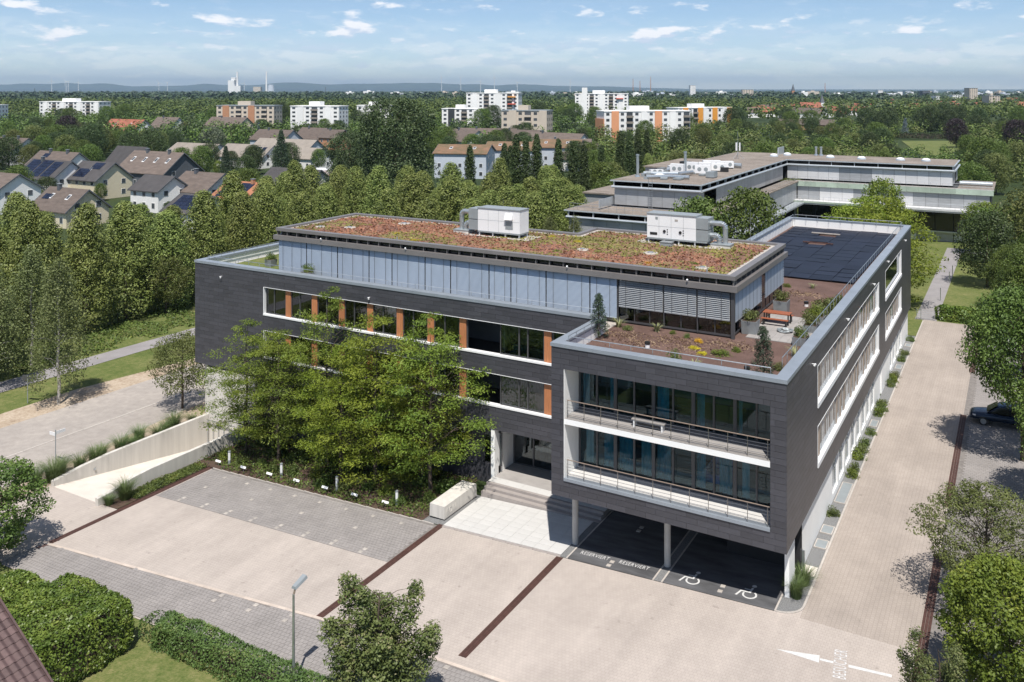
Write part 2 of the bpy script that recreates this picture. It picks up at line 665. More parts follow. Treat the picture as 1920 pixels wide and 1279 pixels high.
M['field'] = mix_mat('far_fields', [(0.020, 0.034, 0.012), (0.032, 0.05, 0.016), (0.055, 0.07, 0.024)], (0.004, 0.03), bump=0)
M['soil'] = mix_mat('lava_substrate', [(0.085, 0.054, 0.045), (0.128, 0.080, 0.066), (0.17, 0.108, 0.09)], (0.5, 12), bump=0.6, bs=30)
M['bed'] = mix_mat('planting_bed', [(0.05, 0.035, 0.025), (0.10, 0.065, 0.05), (0.05, 0.07, 0.025)], (0.8, 6), bump=0.8, bs=12)
M['sedum'] = mix_mat('sedum_ground', [(0.11, 0.075, 0.055), (0.20, 0.105, 0.08), (0.24, 0.13, 0.09), (0.22, 0.18, 0.08), (0.16, 0.165, 0.06)], (0.2, 1.0), bump=0.9, bs=9, dist=0.06)
M['pebble'] = mix_mat('edge_pebbles', [(0.30, 0.26, 0.23), (0.45, 0.41, 0.37), (0.58, 0.54, 0.49)], (14, 25), bump=0.8, bs=30)
M['slab'] = mat('terrace_slab', (0.32, 0.30, 0.285), 0.85, var=0.07, vs=1.4, rand=0.07)
M['pv'] = mat('black_roof_panel', (0.010, 0.012, 0.022), 0.5, var=0.2, vs=2.0, rand=0.25, spec=0.35)
M['acwhite'] = mat('white_unit_metal', (0.80, 0.80, 0.80), 0.45, var=0.02, vs=1)
M['acgrey'] = mat('grey_unit_metal', (0.33, 0.36, 0.37), 0.5, 0.3, var=0.05)
M['duct'] = mat('duct_metal', (0.52, 0.56, 0.58), 0.32, 0.7, var=0.1, vs=4)
M['zinc'] = mat('zinc_planter', (0.27, 0.29, 0.30), 0.5, 0.3, var=0.08, vs=2)
M['wood'] = mat('red_brown_wood', (0.33, 0.105, 0.05), 0.55, var=0.15, vs=3, stretch=(1, 12, 1))
M['black'] = mat('black_plastic', (0.02, 0.02, 0.02), 0.5)
M['bark'] = mat('bark', (0.10, 0.075, 0.055), 0.9, var=0.25, vs=4, bump=0.6, bs=14)
M['birchbark'] = mat('birch_bark', (0.55, 0.53, 0.49), 0.8, var=0.0, vs=3.2, c2=(0.16, 0.14, 0.12), stretch=(1, 1, 2))

# ================================================================== THE SITE
def sheet(name, x0, x1, y0, y1, m, dz=0.0, parent=None):
    """Flat piece of ground following the fall of the site."""
    xs = sorted({x0, x1} | {b for b in (-45.0, 0.0) if x0 < b < x1})
    b = MB()
    for a, c in zip(xs, xs[1:]):
        b.poly([(a, y0, gz(a) + dz), (c, y0, gz(c) + dz), (c, y1, gz(c) + dz), (a, y1, gz(a) + dz)])
    return b.build(name, m, parent)


def pix_sheet(name, pts, m, dz=0.0):
    return MB().poly([G(x, y, dz) for x, y in pts]).build(name, m)


def world_sheet(name, pts, m, dz=0.0):
    return MB().poly([(x, y, gz(x) + dz) for x, y in pts]).build(name, m)


gb = MB()
gx = [-29000, -1500, -51.1, -45.75, -45, 0, 1500, 24500]
gy = [-2300, -7.6, 7.2, 1500, 29000]
for a, c in zip(gx, gx[1:]):
    for e, f in zip(gy, gy[1:]):
        if a == -51.1 and e == -7.6:
            continue                       # the garage ramp goes down here
        za, zc2 = gz(a) - 0.06, gz(c) - 0.06
        gb.poly([(a, e, za), (c, e, zc2), (c, f, zc2), (a, f, za)])
struct(gb.build('ground', M['field']))

# lawns, road and paths on the left
struct(world_sheet('lawn', [(-140, -40), (-58, -40), (-58, 60), (-140, 60)], M['grass'], -0.03))
struct(sheet('lawn', -53, -44.5, 6.9, 60, M['grass'], -0.045))
struct(sheet('lawn', 6.0, 60, 68, 150, M['grass'], -0.03))
struct(sheet('lawn', 14.0, 60, -40, 68, M['grass'], -0.03))
struct(sheet('lawn', -14, 6.0, 60.6, 131, M['grass'], -0.03))
struct(sheet('lawn', -46, -10, -27, -15.2, M['grass'], -0.03))
struct(world_sheet('road', [(-66.2, -40), (-54.0, -40), (-54.0, -6), (-55.5, 8), (-56, 30), (-56, 70), (-64.6, 70), (-65.3, 20)], M['asphalt'], 0.0))
struct(world_sheet('verge', [(-68.6, -20), (-66.0, -20), (-65.2, 12), (-64.4, 26), (-66.5, 24), (-69.2, 6)], M['earth'], -0.008))
struct(world_sheet('footpath', [(-77.9, -40), (-74.8, -40), (-74.6, 10), (-74.1, 40), (-73.4, 80), (-76.3, 80), (-76.9, 40), (-77.7, 8)], M['path'], 0.0))
struct(sheet('verge', -57.2, -51.4, -30, 12, M['earth'], -0.012))

# kerb line along the road
for k in range(12):
    y0 = -18 + 2.6 * k
    b = MB().box(-0.09, 0.09, 0, 2.56, -0.12, 0.03)
    o = struct(b.build('kerb', M['kerb'], None, (-59.2 + 0.05 * math.sin(k), y0, gz(-59))))

# forecourt: beige block paving (too fine to pick apart), laid in rows
court = struct(sheet('forecourt', -43.75, 6.42, -15.7, 0.2, M['beige'], 0.0))
struct(sheet('forecourt', -9.4, 6.42, -40, -15.7, M['beige'], 0.0))
struct(sheet('forecourt', -.66, .62, .2, 1.5, M['beige'], 0.0))
struct(sheet('forecourt', -51.45, -43.75, -15.5, -7.6, M['beige'], 0.0))
struct(sheet('access_road', 0.62, 6.42, 0.2, 68.5, M['beige_road'], 0.0))
struct(sheet('parking_strip', 6.42, 14, -12, 68.5, M['greybed'], 0.0))

# grey parking strips: real pavers, nearest ones as single stones
PW = 0.26
pave_me = MB().box(-PW / 2 + .009, PW / 2 - .009, -PW / 2 + .009, PW / 2 - .009, -0.02, 0.012).build('paver_proto', M['greypav'])
PAVE = pave_me.data
bpy.data.objects.remove(pave_me)
tilt = math.atan(0.04)


def paved(name, x0, x1, y0, y1, n_single, keep=lambda x, y: True, visible=lambda x, y: True, shape=None):
    base = struct(shape or sheet(name, x0, x1, y0, y1, M['greybed'], 0.004))
    rng = random.Random(5)
    spots = []
    nx, ny = int((x1 - x0) / PW), int((y1 - y0) / PW)
    for j in range(ny):
        off = PW / 2 if j % 2 else 0
        for i in range(nx):
            x, y = x0 + PW * (i + .5) + off, y0 + PW * (j + .5)
            if x < x1 - PW / 2 and keep(x, y):
                spots.append((x, y))
    vis = [s for s in spots if visible(*s)]
    vis.sort(key=lambda s: (s[0] - CAM[0]) ** 2 + (s[1] - CAM[1]) ** 2)
    single = set(vis[:n_single])
    jb = MB()
    for x, y in spots:
        h = rng.uniform(-0.003, 0.003)
        if (x, y) in single:
            o = link('paver', PAVE, base, (x, y, gz(x) + 0.012 + h))
            o.rotation_euler = (rng.uniform(-.006, .006), -tilt if x < 0 else 0, 0)
        else:
            e = PW / 2 - .009
            z0, z1 = gz(x - e) + 0.024 + h, gz(x + e) + 0.024 + h
            n = len(jb.v)
            jb.v += [(x - e, y - e, z0), (x + e, y - e, z1), (x + e, y + e, z1), (x - e, y + e, z0),
                     (x - e, y - e, z0 - .03), (x + e, y - e, z1 - .03), (x + e, y + e, z1 - .03), (x - e, y + e, z0 - .03)]
            for f in ((0, 1, 2, 3), (4, 5, 1, 0), (5, 6, 2, 1), (6, 7, 3, 2), (7, 4, 0, 3)):
                jb.f.append(tuple(n + q for q in f))
                jb.m.append(0)
    stuff(jb.build('paver', M['greypav_j'], base))
    return base


def proj(x, y, z):
    dx, dy = x - CAM[0], y - CAM[1]
    d = dx * FW[0] + dy * FW[1]
    s = dx * RT[0] + dy * RT[1]
    return CPX + FPX * s / d, CPY - FPX * (z - CAM[2]) / d, d


def in_view(x, y, z=None, pad=0):
    px, py, d = proj(x, y, gz(x) if z is None else z)
    return d > 1 and -pad < px < 1920 + pad and -pad < py < 1279 + pad


edgeB = lambda x: -11.2 - 0.075 * max(0, -x - 22)
paved('parking_strip', -43.2, -22.3, -4.9, 0.28, 0)
paved('parking_strip', -44.0, -9.5, -15.6, -11.2, 300, keep=lambda x, y: y < edgeB(x) - .13, shape=world_sheet('parking_strip', [(-44, -15.6), (-9.5, -15.6), (-9.5, edgeB(-9.5)), (-22, edgeB(-22)), (-44, edgeB(-44))], M['greybed'], .004),
      visible=lambda x, y: in_view(x, y) and not (proj(x, y, gz(x))[0] < 300))
paved('parking_strip', 6.95, 13.0, 20, 60, 0)

for k in range(58):
    x = -44 + .6 * k
    y0_, y1_ = edgeB(x), edgeB(x + .59)
    struct(MB().hexa([(x, y0_ - .1, gz(x) - .05), (x + .59, y1_ - .1, gz(x + .59) - .05), (x + .59, y1_ + .1, gz(x + .59) - .05), (x, y0_ + .1, gz(x) - .05)], [(x, y0_ - .1, gz(x) + .026), (x + .59, y1_ - .1, gz(x + .59) + .026), (x + .59, y1_ + .1, gz(x + .59) + .026), (x, y0_ + .1, gz(x) + .026)]).build('edging_stone', M['beige_paver']))

# pale marker stones between the parking bays
mk = MB().box(-0.13, 0.13, -0.13, 0.13, -0.02, 0.02).build('m', M['marker'])
MK = mk.data
bpy.data.objects.remove(mk)


def marker(x, y):
    o = link('marker_stone', MK, court, (x, y, gz(x) + 0.022))
    o.rotation_euler = (0, -tilt if x < 0 else 0, 0)


for i in range(8):
    x = -41.0 + 2.35 * i
    marker(x, -4.7)
    marker(x + .02, -4.3)
    marker(x, -0.6)
    if i % 2 == 0:
        marker(x, -2.4)
for i in range(7):
    x = -28.5 + 2.5 * i
    marker(x, edgeB(x) - .35)
    marker(x + .02, edgeB(x) - .9)


def strip(label, x, y0, y1, w=0.46):
    """Rusty steel drain channel: cover plates end to end."""
    t = thing('drain_channel', label, 'drain', (x, y0, gz(x)), 0, 'rusty drain channels across the forecourt')
    n = max(2, round((y1 - y0) / 1.0))
    step = (y1 - y0) / n
    me = None
    for k in range(n):
        if me is None:
            b = MB()
            for q in range(3):
                a = -w / 2 + w * q / 3
                b.box(a + .008, a + w / 3 - .008, 0.006, step - .006, -0.03, 0.014)
            o = b.build('cover_plate', M['rust'], t)
            me = o.data
        else:
            o = link('cover_plate', me, t)
        o.location = (0, k * step, 0.008)
        o.rotation_euler = (0, -tilt if x < 0 else 0, 0)
    return t


strip('long rusty drain channel beside the concrete ramp, farthest left', -43.55, -13.6, 0.3)
strip('rusty drain channel running up to the pale stone block', -22.05, -11.2, 0.45)
strip('rusty drain channel ending at the dark reserved parking bay', -13.3, -10.5, 0.15)
strip('rusty drain channel on the right edge, nearest the visitor arrow', 6.38, -6.5, 10.6)
strip('rusty drain channel beside the dark blue car', 6.42, 17.5, 36.4)
strip('rusty drain channel in front of the white car', 6.5, 49.2, 67.8)
strip('short rusty drain channel beside the far end of the ramp entry', -53.0, -15.5, -8.6)

# ---- reserved bays under the building
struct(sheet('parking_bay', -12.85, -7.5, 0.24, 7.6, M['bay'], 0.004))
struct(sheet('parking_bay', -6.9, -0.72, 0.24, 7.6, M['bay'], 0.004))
struct(sheet('gravel_strip', -13.35, -12.95, 0.24, 9, M['gravel'], 0.004))
struct(sheet('gravel_strip', -7.42, -6.98, 0.24, 9, M['gravel'], 0.004))
for x in (-12.9, -7.46, -6.94, -0.66):
    o = MB().box(-.045, .045, 0, 7.2, -.1, .02).build('edging_stone', M['kerb'], None, (x, 0.24, gz(x)))
    struct(o)
struct(sheet('under_croft', -13.8, -0.5, 7.6, 9.2, M['slab'], 0.0))
for x, y in ((-10.3, 0.55), (-10.28, 1.0), (-10.3, 5.2), (-10.3, 5.7), (-3.75, 0.75), (-3.75, 1.3), (-3.75, 5.5)):
    marker(x, y)


def ground_text(name, txt, size, loc, rz, m, xs=1.0, label=None, cat=None, extrude=0.003):
    cu = bpy.data.curves.new(name, 'FONT')
    cu.body = txt
    cu.size = size
    cu.extrude = extrude
    cu.align_x = 'CENTER'
    cu.align_y = 'CENTER'
    cu.resolution_u = 3
    cu.space_character = 1.12
    tmp = bpy.data.objects.new(name, cu)
    col.objects.link(tmp)
    dg = bpy.context.evaluated_depsgraph_get()
    me = bpy.data.meshes.new_from_object(tmp.evaluated_get(dg))
    me.materials.clear()
    me.materials.append(m)
    bpy.data.objects.remove(tmp)
    o = link(name, me, None, loc, rz, (xs, 1, 1))
    if label:
        tag(o, label, cat)
    return o


ground_text('painted_lettering', 'RESERVIERT', 0.52, (-11.5, 1.22, gz(-11.5) + 0.013), 0, M['paint_worn'], 0.62,
            'white RESERVIERT lettering on the left reserved bay', 'road marking').rotation_euler = (0, -tilt, 0)
ground_text('painted_lettering', 'RESERVIERT', 0.52, (-9.0, 1.22, gz(-9.0) + 0.013), 0, M['paint_worn'], 0.62,
            'white RESERVIERT lettering nearer the middle column', 'road marking').rotation_euler = (0, -tilt, 0)


def wheelchair(x, y, label):
    b = MB()

    def arc(cx, cy, r, a0, a1, w, n=18):
        for k in range(n):
            t0, t1 = R(a0 + (a1 - a0) * k / n), R(a0 + (a1 - a0) * (k + 1) / n)
            b.poly([(cx + (r - w) * math.cos(t0), cy + (r - w) * math.sin(t0), 0), (cx + r * math.cos(t0), cy + r * math.sin(t0), 0),
                    (cx + r * math.cos(t1), cy + r * math.sin(t1), 0), (cx + (r - w) * math.cos(t1), cy + (r - w) * math.sin(t1), 0)])

    arc(0.12, -0.12, 0.40, -200, 55, 0.10)                       # wheel
    b.poly([(0.02, 0.08, 0), (0.12, 0.08, 0), (0.18, 0.62, 0), (0.06, 0.62, 0)])   # back
    b.poly([(-0.42, 0.06, .0006), (0.14, 0.06, .0006), (0.14, 0.16, .0006), (-0.36, 0.16, .0006)])
    b.poly([(-0.62, -0.42, .001), (-0.50, -0.42, .001), (-0.34, 0.16, .001), (-0.44, 0.16, .001)])
    b.poly([(-0.28, 0.34, .0006), (0.12, 0.34, .0006), (0.12, 0.42, .0006), (-0.28, 0.42, .0006)])
    arc(0.15, 0.82, 0.13, 0, 360, 0.128)
    o = b.build('wheelchair_symbol', M['paint'], None, (x, y, gz(x) + 0.012))
    o.rotation_euler = (0, -tilt, 0)
    return tag(o, label, 'road marking', 'wheelchair symbols')


wheelchair(-5.55, 1.25, 'white painted wheelchair symbol nearer the middle column')
wheelchair(-2.35, 1.25, 'white painted wheelchair symbol nearer the corner pier')

# ---- visitor arrow
ar = thing('painted_arrow', 'long white arrow painted on the paving at the road corner', 'road marking', (0, 0, -0.992))
tip, tail = G(1455, 1217), G(1672, 1268)
dx = (tail - tip).normalized()
nx_ = Vector((-dx.y, dx.x, 0))
L_ = (tail - tip).length


def apt(t, s):
    p = tip + dx * (L_ * t) + nx_ * s
    return (p.x, p.y, 0)


MB().poly([apt(0, 0), apt(.385, -.29), apt(.385, .29)]).build('arrow_head', M['paint'], ar)
MB().poly([apt(.392, -.085), apt(.508, -.085), apt(.508, .085), apt(.392, .085)]).build('arrow_shaft', M['paint'], ar)
MB().poly([apt(.637, -.105), apt(1, -.105), apt(1, .105), apt(.637, .105)]).build('arrow_shaft', M['paint'], ar)
pm = tip + dx * (L_ * .572)
ground_text('painted_lettering', 'BESUCHER', 0.85, (pm.x, pm.y, -0.990), math.atan2(dx.y, dx.x) + R(90), M['paint_worn'], 0.52,
            'white BESUCHER lettering across the painted visitor arrow', 'road marking')

# ---- terrace slabs, landing, steps
ter = struct(sheet('terrace', -21.95, -13.38, 0.42, 5.1, M['step'], 0.0))
tw, td = 0.95, 0.583
tm = None
nx2, ny2 = 9, 8
rng = random.Random(3)
for i in range(nx2):
    for j in range(ny2):
        x = -21.93 + 0.951 * (i + .5)
        y = 0.44 + 0.58 * (j + .5)
        if tm is None:
            o = MB().box(-.4695, .4695, -.284, .284, -.03, .012).build('terrace_slab', M['terrace'], ter)
            tm = o.data
        else:
            o = link('terrace_slab', tm, ter)
        o.location = (x, y, gz(x) + 0.012 + rng.uniform(-.002, .002))
        o.rotation_euler = (0, -tilt, 0)
for k in range(9):
    x = -21.9 + .955 * k
    struct(MB().box(0, .945, 0.205, .40, -.1, .016).build('edging_stone', M['step'], None, (x, 0, gz(x + .4))))
steps = thing('entrance_steps', 'broad grey stone steps rising to the glazed entrance', 'steps', (-17.6, 5.1, gz(-17.6)))
zt = -1.14
for k, (y0, ztop) in enumerate(((0.0, zt - .36), (0.36, zt - .18), (0.72, zt))):
    MB().box(-4.35, 4.6, y0 + .0, 6.8 - 5.1 if k == 2 else y0 + .3595, -0.6, ztop - gz(-17.6)).build('tread', M['step'], steps)
land = MB()
for k in range(7):
    land.box(-4.34 + 1.28 * k, -4.34 + 1.28 * k + 1.27, 0.94, 1.7, zt - gz(-17.6) - .02, zt - gz(-17.6) + .006)
land.build('landing', M['terrace'], steps)
struct(MB().box(-21.9, -13.0, 6.82, 9.7, -1.6, zt - .002).build('entrance_floor', M['slab']))

# ---- stone block with raised lettering
sb = thing('stone_block', 'long pale concrete block with raised letters beside the steps', 'stone block', (-22.8, 2.95, gz(-22.8)))
sbm = MB()
e = .02
sbm.hexa([(-.6, -1.98, .1), (.6, -1.98, .1), (.6, 1.98, .1), (-.6, 1.98, .1)], [(-.6 + e, -1.98 + e, .92), (.6 - e, -1.98 + e, .92), (.6 - e, 1.98 - e, .92), (-.6 + e, 1.98 - e, .92)])
sbm.build('block', M['concrete'], sb)
MB().box(-.5, .5, -1.88, 1.88, -.1, .1).build('plinth', M['joint'], sb)
lt = ground_text('lettering', 'EDLI', 0.62, (0, 0, 0), 0, M['concrete'], 0.85, extrude=0.01)
lt.parent = sb
lt.location = (.6, -1.15, .47)
lt.rotation_euler = (R(90), 0, R(90))
struct(world_sheet('gravel_strip', [(-23.6, .4), (-21.97, .4), (-21.97, 5.2), (-23.6, 5.2)], M['gravel'], -.01))

# ---- garage ramp
rampt = thing('garage_ramp', 'pale concrete ramp sinking between board-marked walls', 'ramp', (-48.4, -7.6, -2.8))


def prof_wall(x0, x1, prof, zb, m, name, parent, cap=None):
    b = MB()
    for (ya, za), (yb, zb2) in zip(prof, prof[1:]):
        b.hexa([(x0, ya, zb), (x1, ya, zb), (x1, yb, zb), (x0, yb, zb)], [(x0, ya, za), (x1, ya, za), (x1, yb, zb2), (x0, yb, zb2)])
    o = b.build(name, m, parent)
    o.location = (48.4, 7.6, 2.8)
    return o


prof_wall(-51.42, -51.1, [(-7.62, -2.42), (-5.3, -2.16), (-3, -2.02), (6.7, -2.02)], -6, M['concrete'], 'retaining_wall', rampt)
prof_wall(-45.75, -45.45, [(-7.95, -2.25), (-6.9, -2.2), (-5.2, -1.86), (-3.6, -1.76), (6.7, -1.76)], -6, M['concrete'], 'retaining_wall', rampt)
prof_wall(-51.1, -45.75, [(-7.62, -2.795), (6.7, -4.75)], -6.5, M['ramp'], 'ramp_floor', rampt)
MB().tube((-51.1, -4.3, -2.75), (-51.02, -4.3, -2.75), .09, .09, 12).build('wall_light', M['steel'], rampt).location = (48.4, 7.6, 2.8)
struct(MB().box(-51.4, -45.5, 6.72, 7.2, -6.5, 2.0).build('garage_wall', M['concrete']))
gd = thing('garage_gate', 'grey barred gate at the foot of the ramp', 'gate', (-48.4, 6.5, -4.7))
for k in range(9):
    MB().box(-2.6 + .65 * k - .02, -2.6 + .65 * k + .02, -.03, .03, 0, 2.2).build('bar', M['steel'], gd)
MB().box(-2.65, 2.65, -.035, .035, 2.2, 2.27).build('rail', M['steel'], gd)

# planter at the corner and gravel strip along the side wall
cp = []
for k in range(9):
    a = R(-90 + 90 * k / 8)
    cp.append((-0.5 + 1.1 * math.cos(a), 1.32 + 1.1 * math.sin(a)))
struct(world_sheet('gravel_strip', [(-.62, .22)] + cp + [(.6, 60.3), (-.3, 60.3), (-.3, 2.0), (-.62, 2.0)], M['gravel'], .012))
kb = [(-.62, .2)] + cp + [(.6, y) for y in range(3, 69, 1)]
for (xa, ya), (xb, yb) in zip(kb, kb[1:]):
    l = math.hypot(xb - xa, yb - ya)
    if l < .02:
        continue
    b = MB().box(-.06, .06, .004, l - .004, -.12, .045)
    o = struct(b.build('kerb', M['kerb'], None, (xa, ya, gz(xa))))
    o.rotation_euler = (0, 0, math.atan2(-(xb - xa), yb - ya))
struct(MB().box(-.28, .5, 4.5, 5.6, -1.05, -.965).build('doorstep', M['ramp']))

# path with low wall, gate and hedge lawn at the far end of the road
struct(sheet('footpath', -.35, 2.0, 68.5, 123, M['path'], 0.0))
struct(sheet('footpath', 2.0, 12, 119, 123, M['path'], 0.0))

# ================================================================== MAIN BUILDING
BLD = thing('office_building', 'dark clad office building with recessed loggia block and planted penthouse roof', 'building', (0, 0, 0))
ZT, ZB = 11.08, 2.2          # top and bottom of the cladding
W1, W2 = (7.6, 9.8), (4.0, 6.16)
VL = 6.8                     # front of the long wing
UL = -53.0                   # its far end
UB = -13.8                   # left side of the front block
VE = 60.3                    # back of the right wing
openings_front = [(-12.95, -0.85, 3.36, 9.8)]
openings_long = [(-44.6, -15.0, W1[0] - .14, W1[1] + .03), (-44.6, -16.75, W2[0] - .14, W2[1] + .03)]
openings_side = [(8.1, 34.7, W1[0] - .3, W1[1] + .03), (8.1, 34.7, W2[0] - .3, W2[1] + .03),
                 (38.9, 51.3, W1[0] - .3, W1[1] + .2), (38.9, 51.3, W2[0] - .3, W2[1] + .03)]


def cut(rects, hole):
    a0, a1, b0, b1 = hole
    out = []
    for (x0, x1, z0, z1) in rects:
        if x1 <= a0 or x0 >= a1 or z1 <= b0 or z0 >= b1:
            out.append((x0, x1, z0, z1))
            continue
        if x0 < a0:
            out.append((x0, a0, z0, z1))
        if x1 > a1:
            out.append((a1, x1, z0, z1))
        xa, xb = max(x0, a0), min(x1, a1)
        if z0 < b0:
            out.append((xa, xb, z0, b0))
        if z1 > b1:
            out.append((xa, xb, b1, z1))
    return [r for r in out if r[1] - r[0] > .03 and r[3] - r[2] > .03]


def holes(rect, hs):
    rs = [rect]
    for h in hs:
        rs = cut(rs, h)
    return rs


def wall(name, axis, pos, t, rect, hs, m, parent=BLD):
    """Wall with openings; axis 'y' faces -y at y=pos, axis 'x' faces +x at x=pos; t goes inwards."""
    b = MB()
    for (a0, a1, z0, z1) in holes(rect, hs):
        if axis == 'y':
            b.box(a0, a1, pos, pos + t, z0, z1)
        elif axis == 'x':
            b.box(pos - t, pos, a0, a1, z0, z1)
        else:
            b.box(pos, pos + t, a0, a1, z0, z1)
    return b.build(name, m, parent)


wall('backing_wall', 'y', 0.05, .30, (UB + .02, -.02, ZB, ZT), openings_front, M['joint'])
wall('backing_wall', 'y', VL + .05, .30, (UL + .02, UB, ZB, ZT), openings_long, M['joint'])
wall('backing_wall', 'x', -.05, .30, (0.36, VE - .05, ZB, ZT), openings_side, M['joint'])
wall('backing_wall', 'X', UL + .05, .30, (VL + .36, 21, ZB, ZT), [], M['joint'])
wall('backing_wall', 'X', UB + .05, .30, (0.36, VL + .04, ZB, ZT), [], M['joint'])
MB().box(-13.2, -.36, VE - .35, VE - .05, -1.2, ZT).build('rear_wall', M['white'], BLD)
MB().box(-13.3, -13.0, 23, VE - .36, -1.2, ZT).build('rear_wall', M['white'], BLD)
MB().box(UL + .4, -13.3, 21.1, 21.4, -2.6, ZT).build('rear_wall', M['white'], BLD)
MB().box(UB + .36, -.36, .36, 8.9, ZB, ZB + .25).build('soffit', M['room'], BLD)

# facade panels: 1.2 x 0.33 m, running bond
panels = []


def lay(axis, pos, a0, a1, z0, z1, hs, sgn=1):
    rows = round((z1 - z0) / .328)
    h = (z1 - z0) / rows
    for r in range(rows):
        zz = z0 + r * h
        x = a0 - (0.6 if r % 2 else 0)
        while x < a1:
            rect = (max(x, a0), min(x + 1.2, a1), zz, zz + h)
            if rect[1] - rect[0] > .05:
                for q in holes(rect, hs):
                    panels.append((axis, pos, q))
            x += 1.2


lay('y', 0.0, UB, 0.0, ZB, ZT, openings_front)
lay('y', VL, UL, UB, ZB, ZT, openings_long)
lay('x', 0.0, 0.03, VE, ZB, ZT, openings_side)
lay('X', UB, 0.03, VL, ZB, ZT, [])
lay('X', UL, VL + .03, 21.4, ZB, ZT, [])
g_ = .006


def panel_box(b, axis, pos, q, ox=0, oy=0, oz=0):
    a0, a1, z0, z1 = q[0] + g_, q[1] - g_, q[2] + g_, q[3] - g_
    if axis == 'y':
        b.box(a0 - ox, a1 - ox, pos - oy, pos + .03 - oy, z0 - oz, z1 - oz)
    elif axis == 'x':
        b.box(pos - .03 - ox, pos - ox, a0 - oy, a1 - oy, z0 - oz, z1 - oz)
    else:
        b.box(pos - ox, pos + .03 - ox, a0 - oy, a1 - oy, z0 - oz, z1 - oz)


def pan_d(p):
    axis, pos, q = p
    c = ((q[0] + q[1]) / 2, pos) if axis == 'y' else (pos, (q[0] + q[1]) / 2)
    px, py, d = proj(c[0], c[1], q[2])
    if axis == 'X' or not (0 < px < 1920):
        return 1e9
    area = (q[1] - q[0]) * (q[3] - q[2])
    return d / math.sqrt(area) * (2.2 if axis == 'x' else 1)


panels.sort(key=pan_d)
cache = {}
for p in panels[:298]:
    axis, pos, q = p
    key = (axis, round(q[1] - q[0], 3), round(q[3] - q[2], 3))
    loc = (q[0], pos, q[2]) if axis == 'y' else (pos, q[0], q[2])
    if key not in cache:
        b = MB()
        panel_box(b, axis, pos, q, *loc)
        o = b.build('cladding_panel', M['clad'], BLD, loc)
        cache[key] = o.data
    else:
        link('cladding_panel', cache[key], BLD, loc)
jb = MB()
for p in panels[298:]:
    panel_box(jb, *p)
stuff(jb.build('cladding_panel', M['clad_j'], BLD))

# copings and parapets
CW = .62
zc0, zc1 = 11.09, 11.30


def coping(x0, x1, y0, y1):
    """Run of coping sheets along the longer side."""
    if x1 - x0 > y1 - y0:
        n = max(1, round((x1 - x0) / 3.0))
        for k in range(n):
            a, c = x0 + (x1 - x0) * k / n, x0 + (x1 - x0) * (k + 1) / n
            MB().box(a + .003, c - .003, y0, y1, zc0, zc1).build('coping', M['coping'], BLD)
    else:
        n = max(1, round((y1 - y0) / 3.0))
        for k in range(n):
            a, c = y0 + (y1 - y0) * k / n, y0 + (y1 - y0) * (k + 1) / n
            MB().box(x0, x1, a + .003, c - .003, zc0, zc1).build('coping', M['coping'], BLD)


coping(UB - .05, .05, -.05, CW)
coping(-CW, .05, CW, VE - CW)
coping(-13.35, .05, VE - CW, VE + .05)
coping(-13.35, -13.35 + CW, 25.2, VE - CW)
coping(UB - .05, UB + CW, CW, VL - .05)
coping(UL - .05, UB - .05, VL - .05, VL + CW)
coping(UL - .05, UL + CW, VL + CW, 21.4)
par = [(UB + .4, -.4, .36, CW - .08, M['white']), (-CW + .06, -.36, CW, VE - CW, M['coping']), (-12.7, -.5, VE - CW, VE - .36, M['white']),
       (-13.0, -12.72, 25.2, VE - CW, M['white']), (UB + .36, UB + CW - .06, CW, VL, M['white']), (UL + .4, UB, VL + .36, VL + CW - .06, M['white']),
       (UL + .36, UL + CW - .06, VL + CW, 21, M['white'])]
for x0, x1, y0, y1, m in par:
    MB().box(x0, x1, y0, y1, 10.2, zc0).build('parapet', m, BLD)

# roof decks
MB().box(UB + .4, -.4, .4, 29.2, 9.95, 10.35).build('roof_deck', M['soil'], BLD)
MB().box(-13.0, -.4, 29.2, VE - .4, 9.95, 10.30).build('roof_deck', M['soil'], BLD)
MB().box(UL + .4, UB + .4, VL + .4, 21.1, 9.95, 10.33).build('roof_deck', M['pebble'], BLD)
MB().box(UL + .7, -46.2, VL + .9, 20.5, 10.33, 10.36).build('roof_grass', M['grass'], BLD)

# inner floors and room walls seen through the glass
MB().box(UL + .5, -.5, VL + 4.3, VL + 4.45, -1.0, 9.95).build('room_wall', M['room'], BLD)
MB().box(-4.9, -4.75, VL + 4.5, VE - .5, -1.0, 9.95).build('room_wall', M['room'], BLD)
for zf in (3.2, 6.75):
    MB().box(UL + .5, UB, VL + .4, VL + 4.3, zf, zf + .3).build('floor_slab', M['roomfloor'], BLD)
    MB().box(-4.74, -.4, 7.2, VE - .5, zf, zf + .3).build('floor_slab', M['roomfloor'], BLD)
    MB().box(-13.4, -.9, 2.1, 7.0, zf + .02, zf + .32).build('floor_slab', M['roomfloor'], BLD)
MB().box(-13.4, -.9, 6.4, 6.5, 3.4, 9.9).build('room_wall', M['room'], BLD)
MB().box(-13.4, -.9, 2.1, 6.4, 9.75, 9.9).build('room_ceiling', M['room'], BLD)
MB().box(UL + .5, UB, VL + .4, VL + 4.3, 9.84, 9.94).build('room_ceiling', M['room'], BLD)


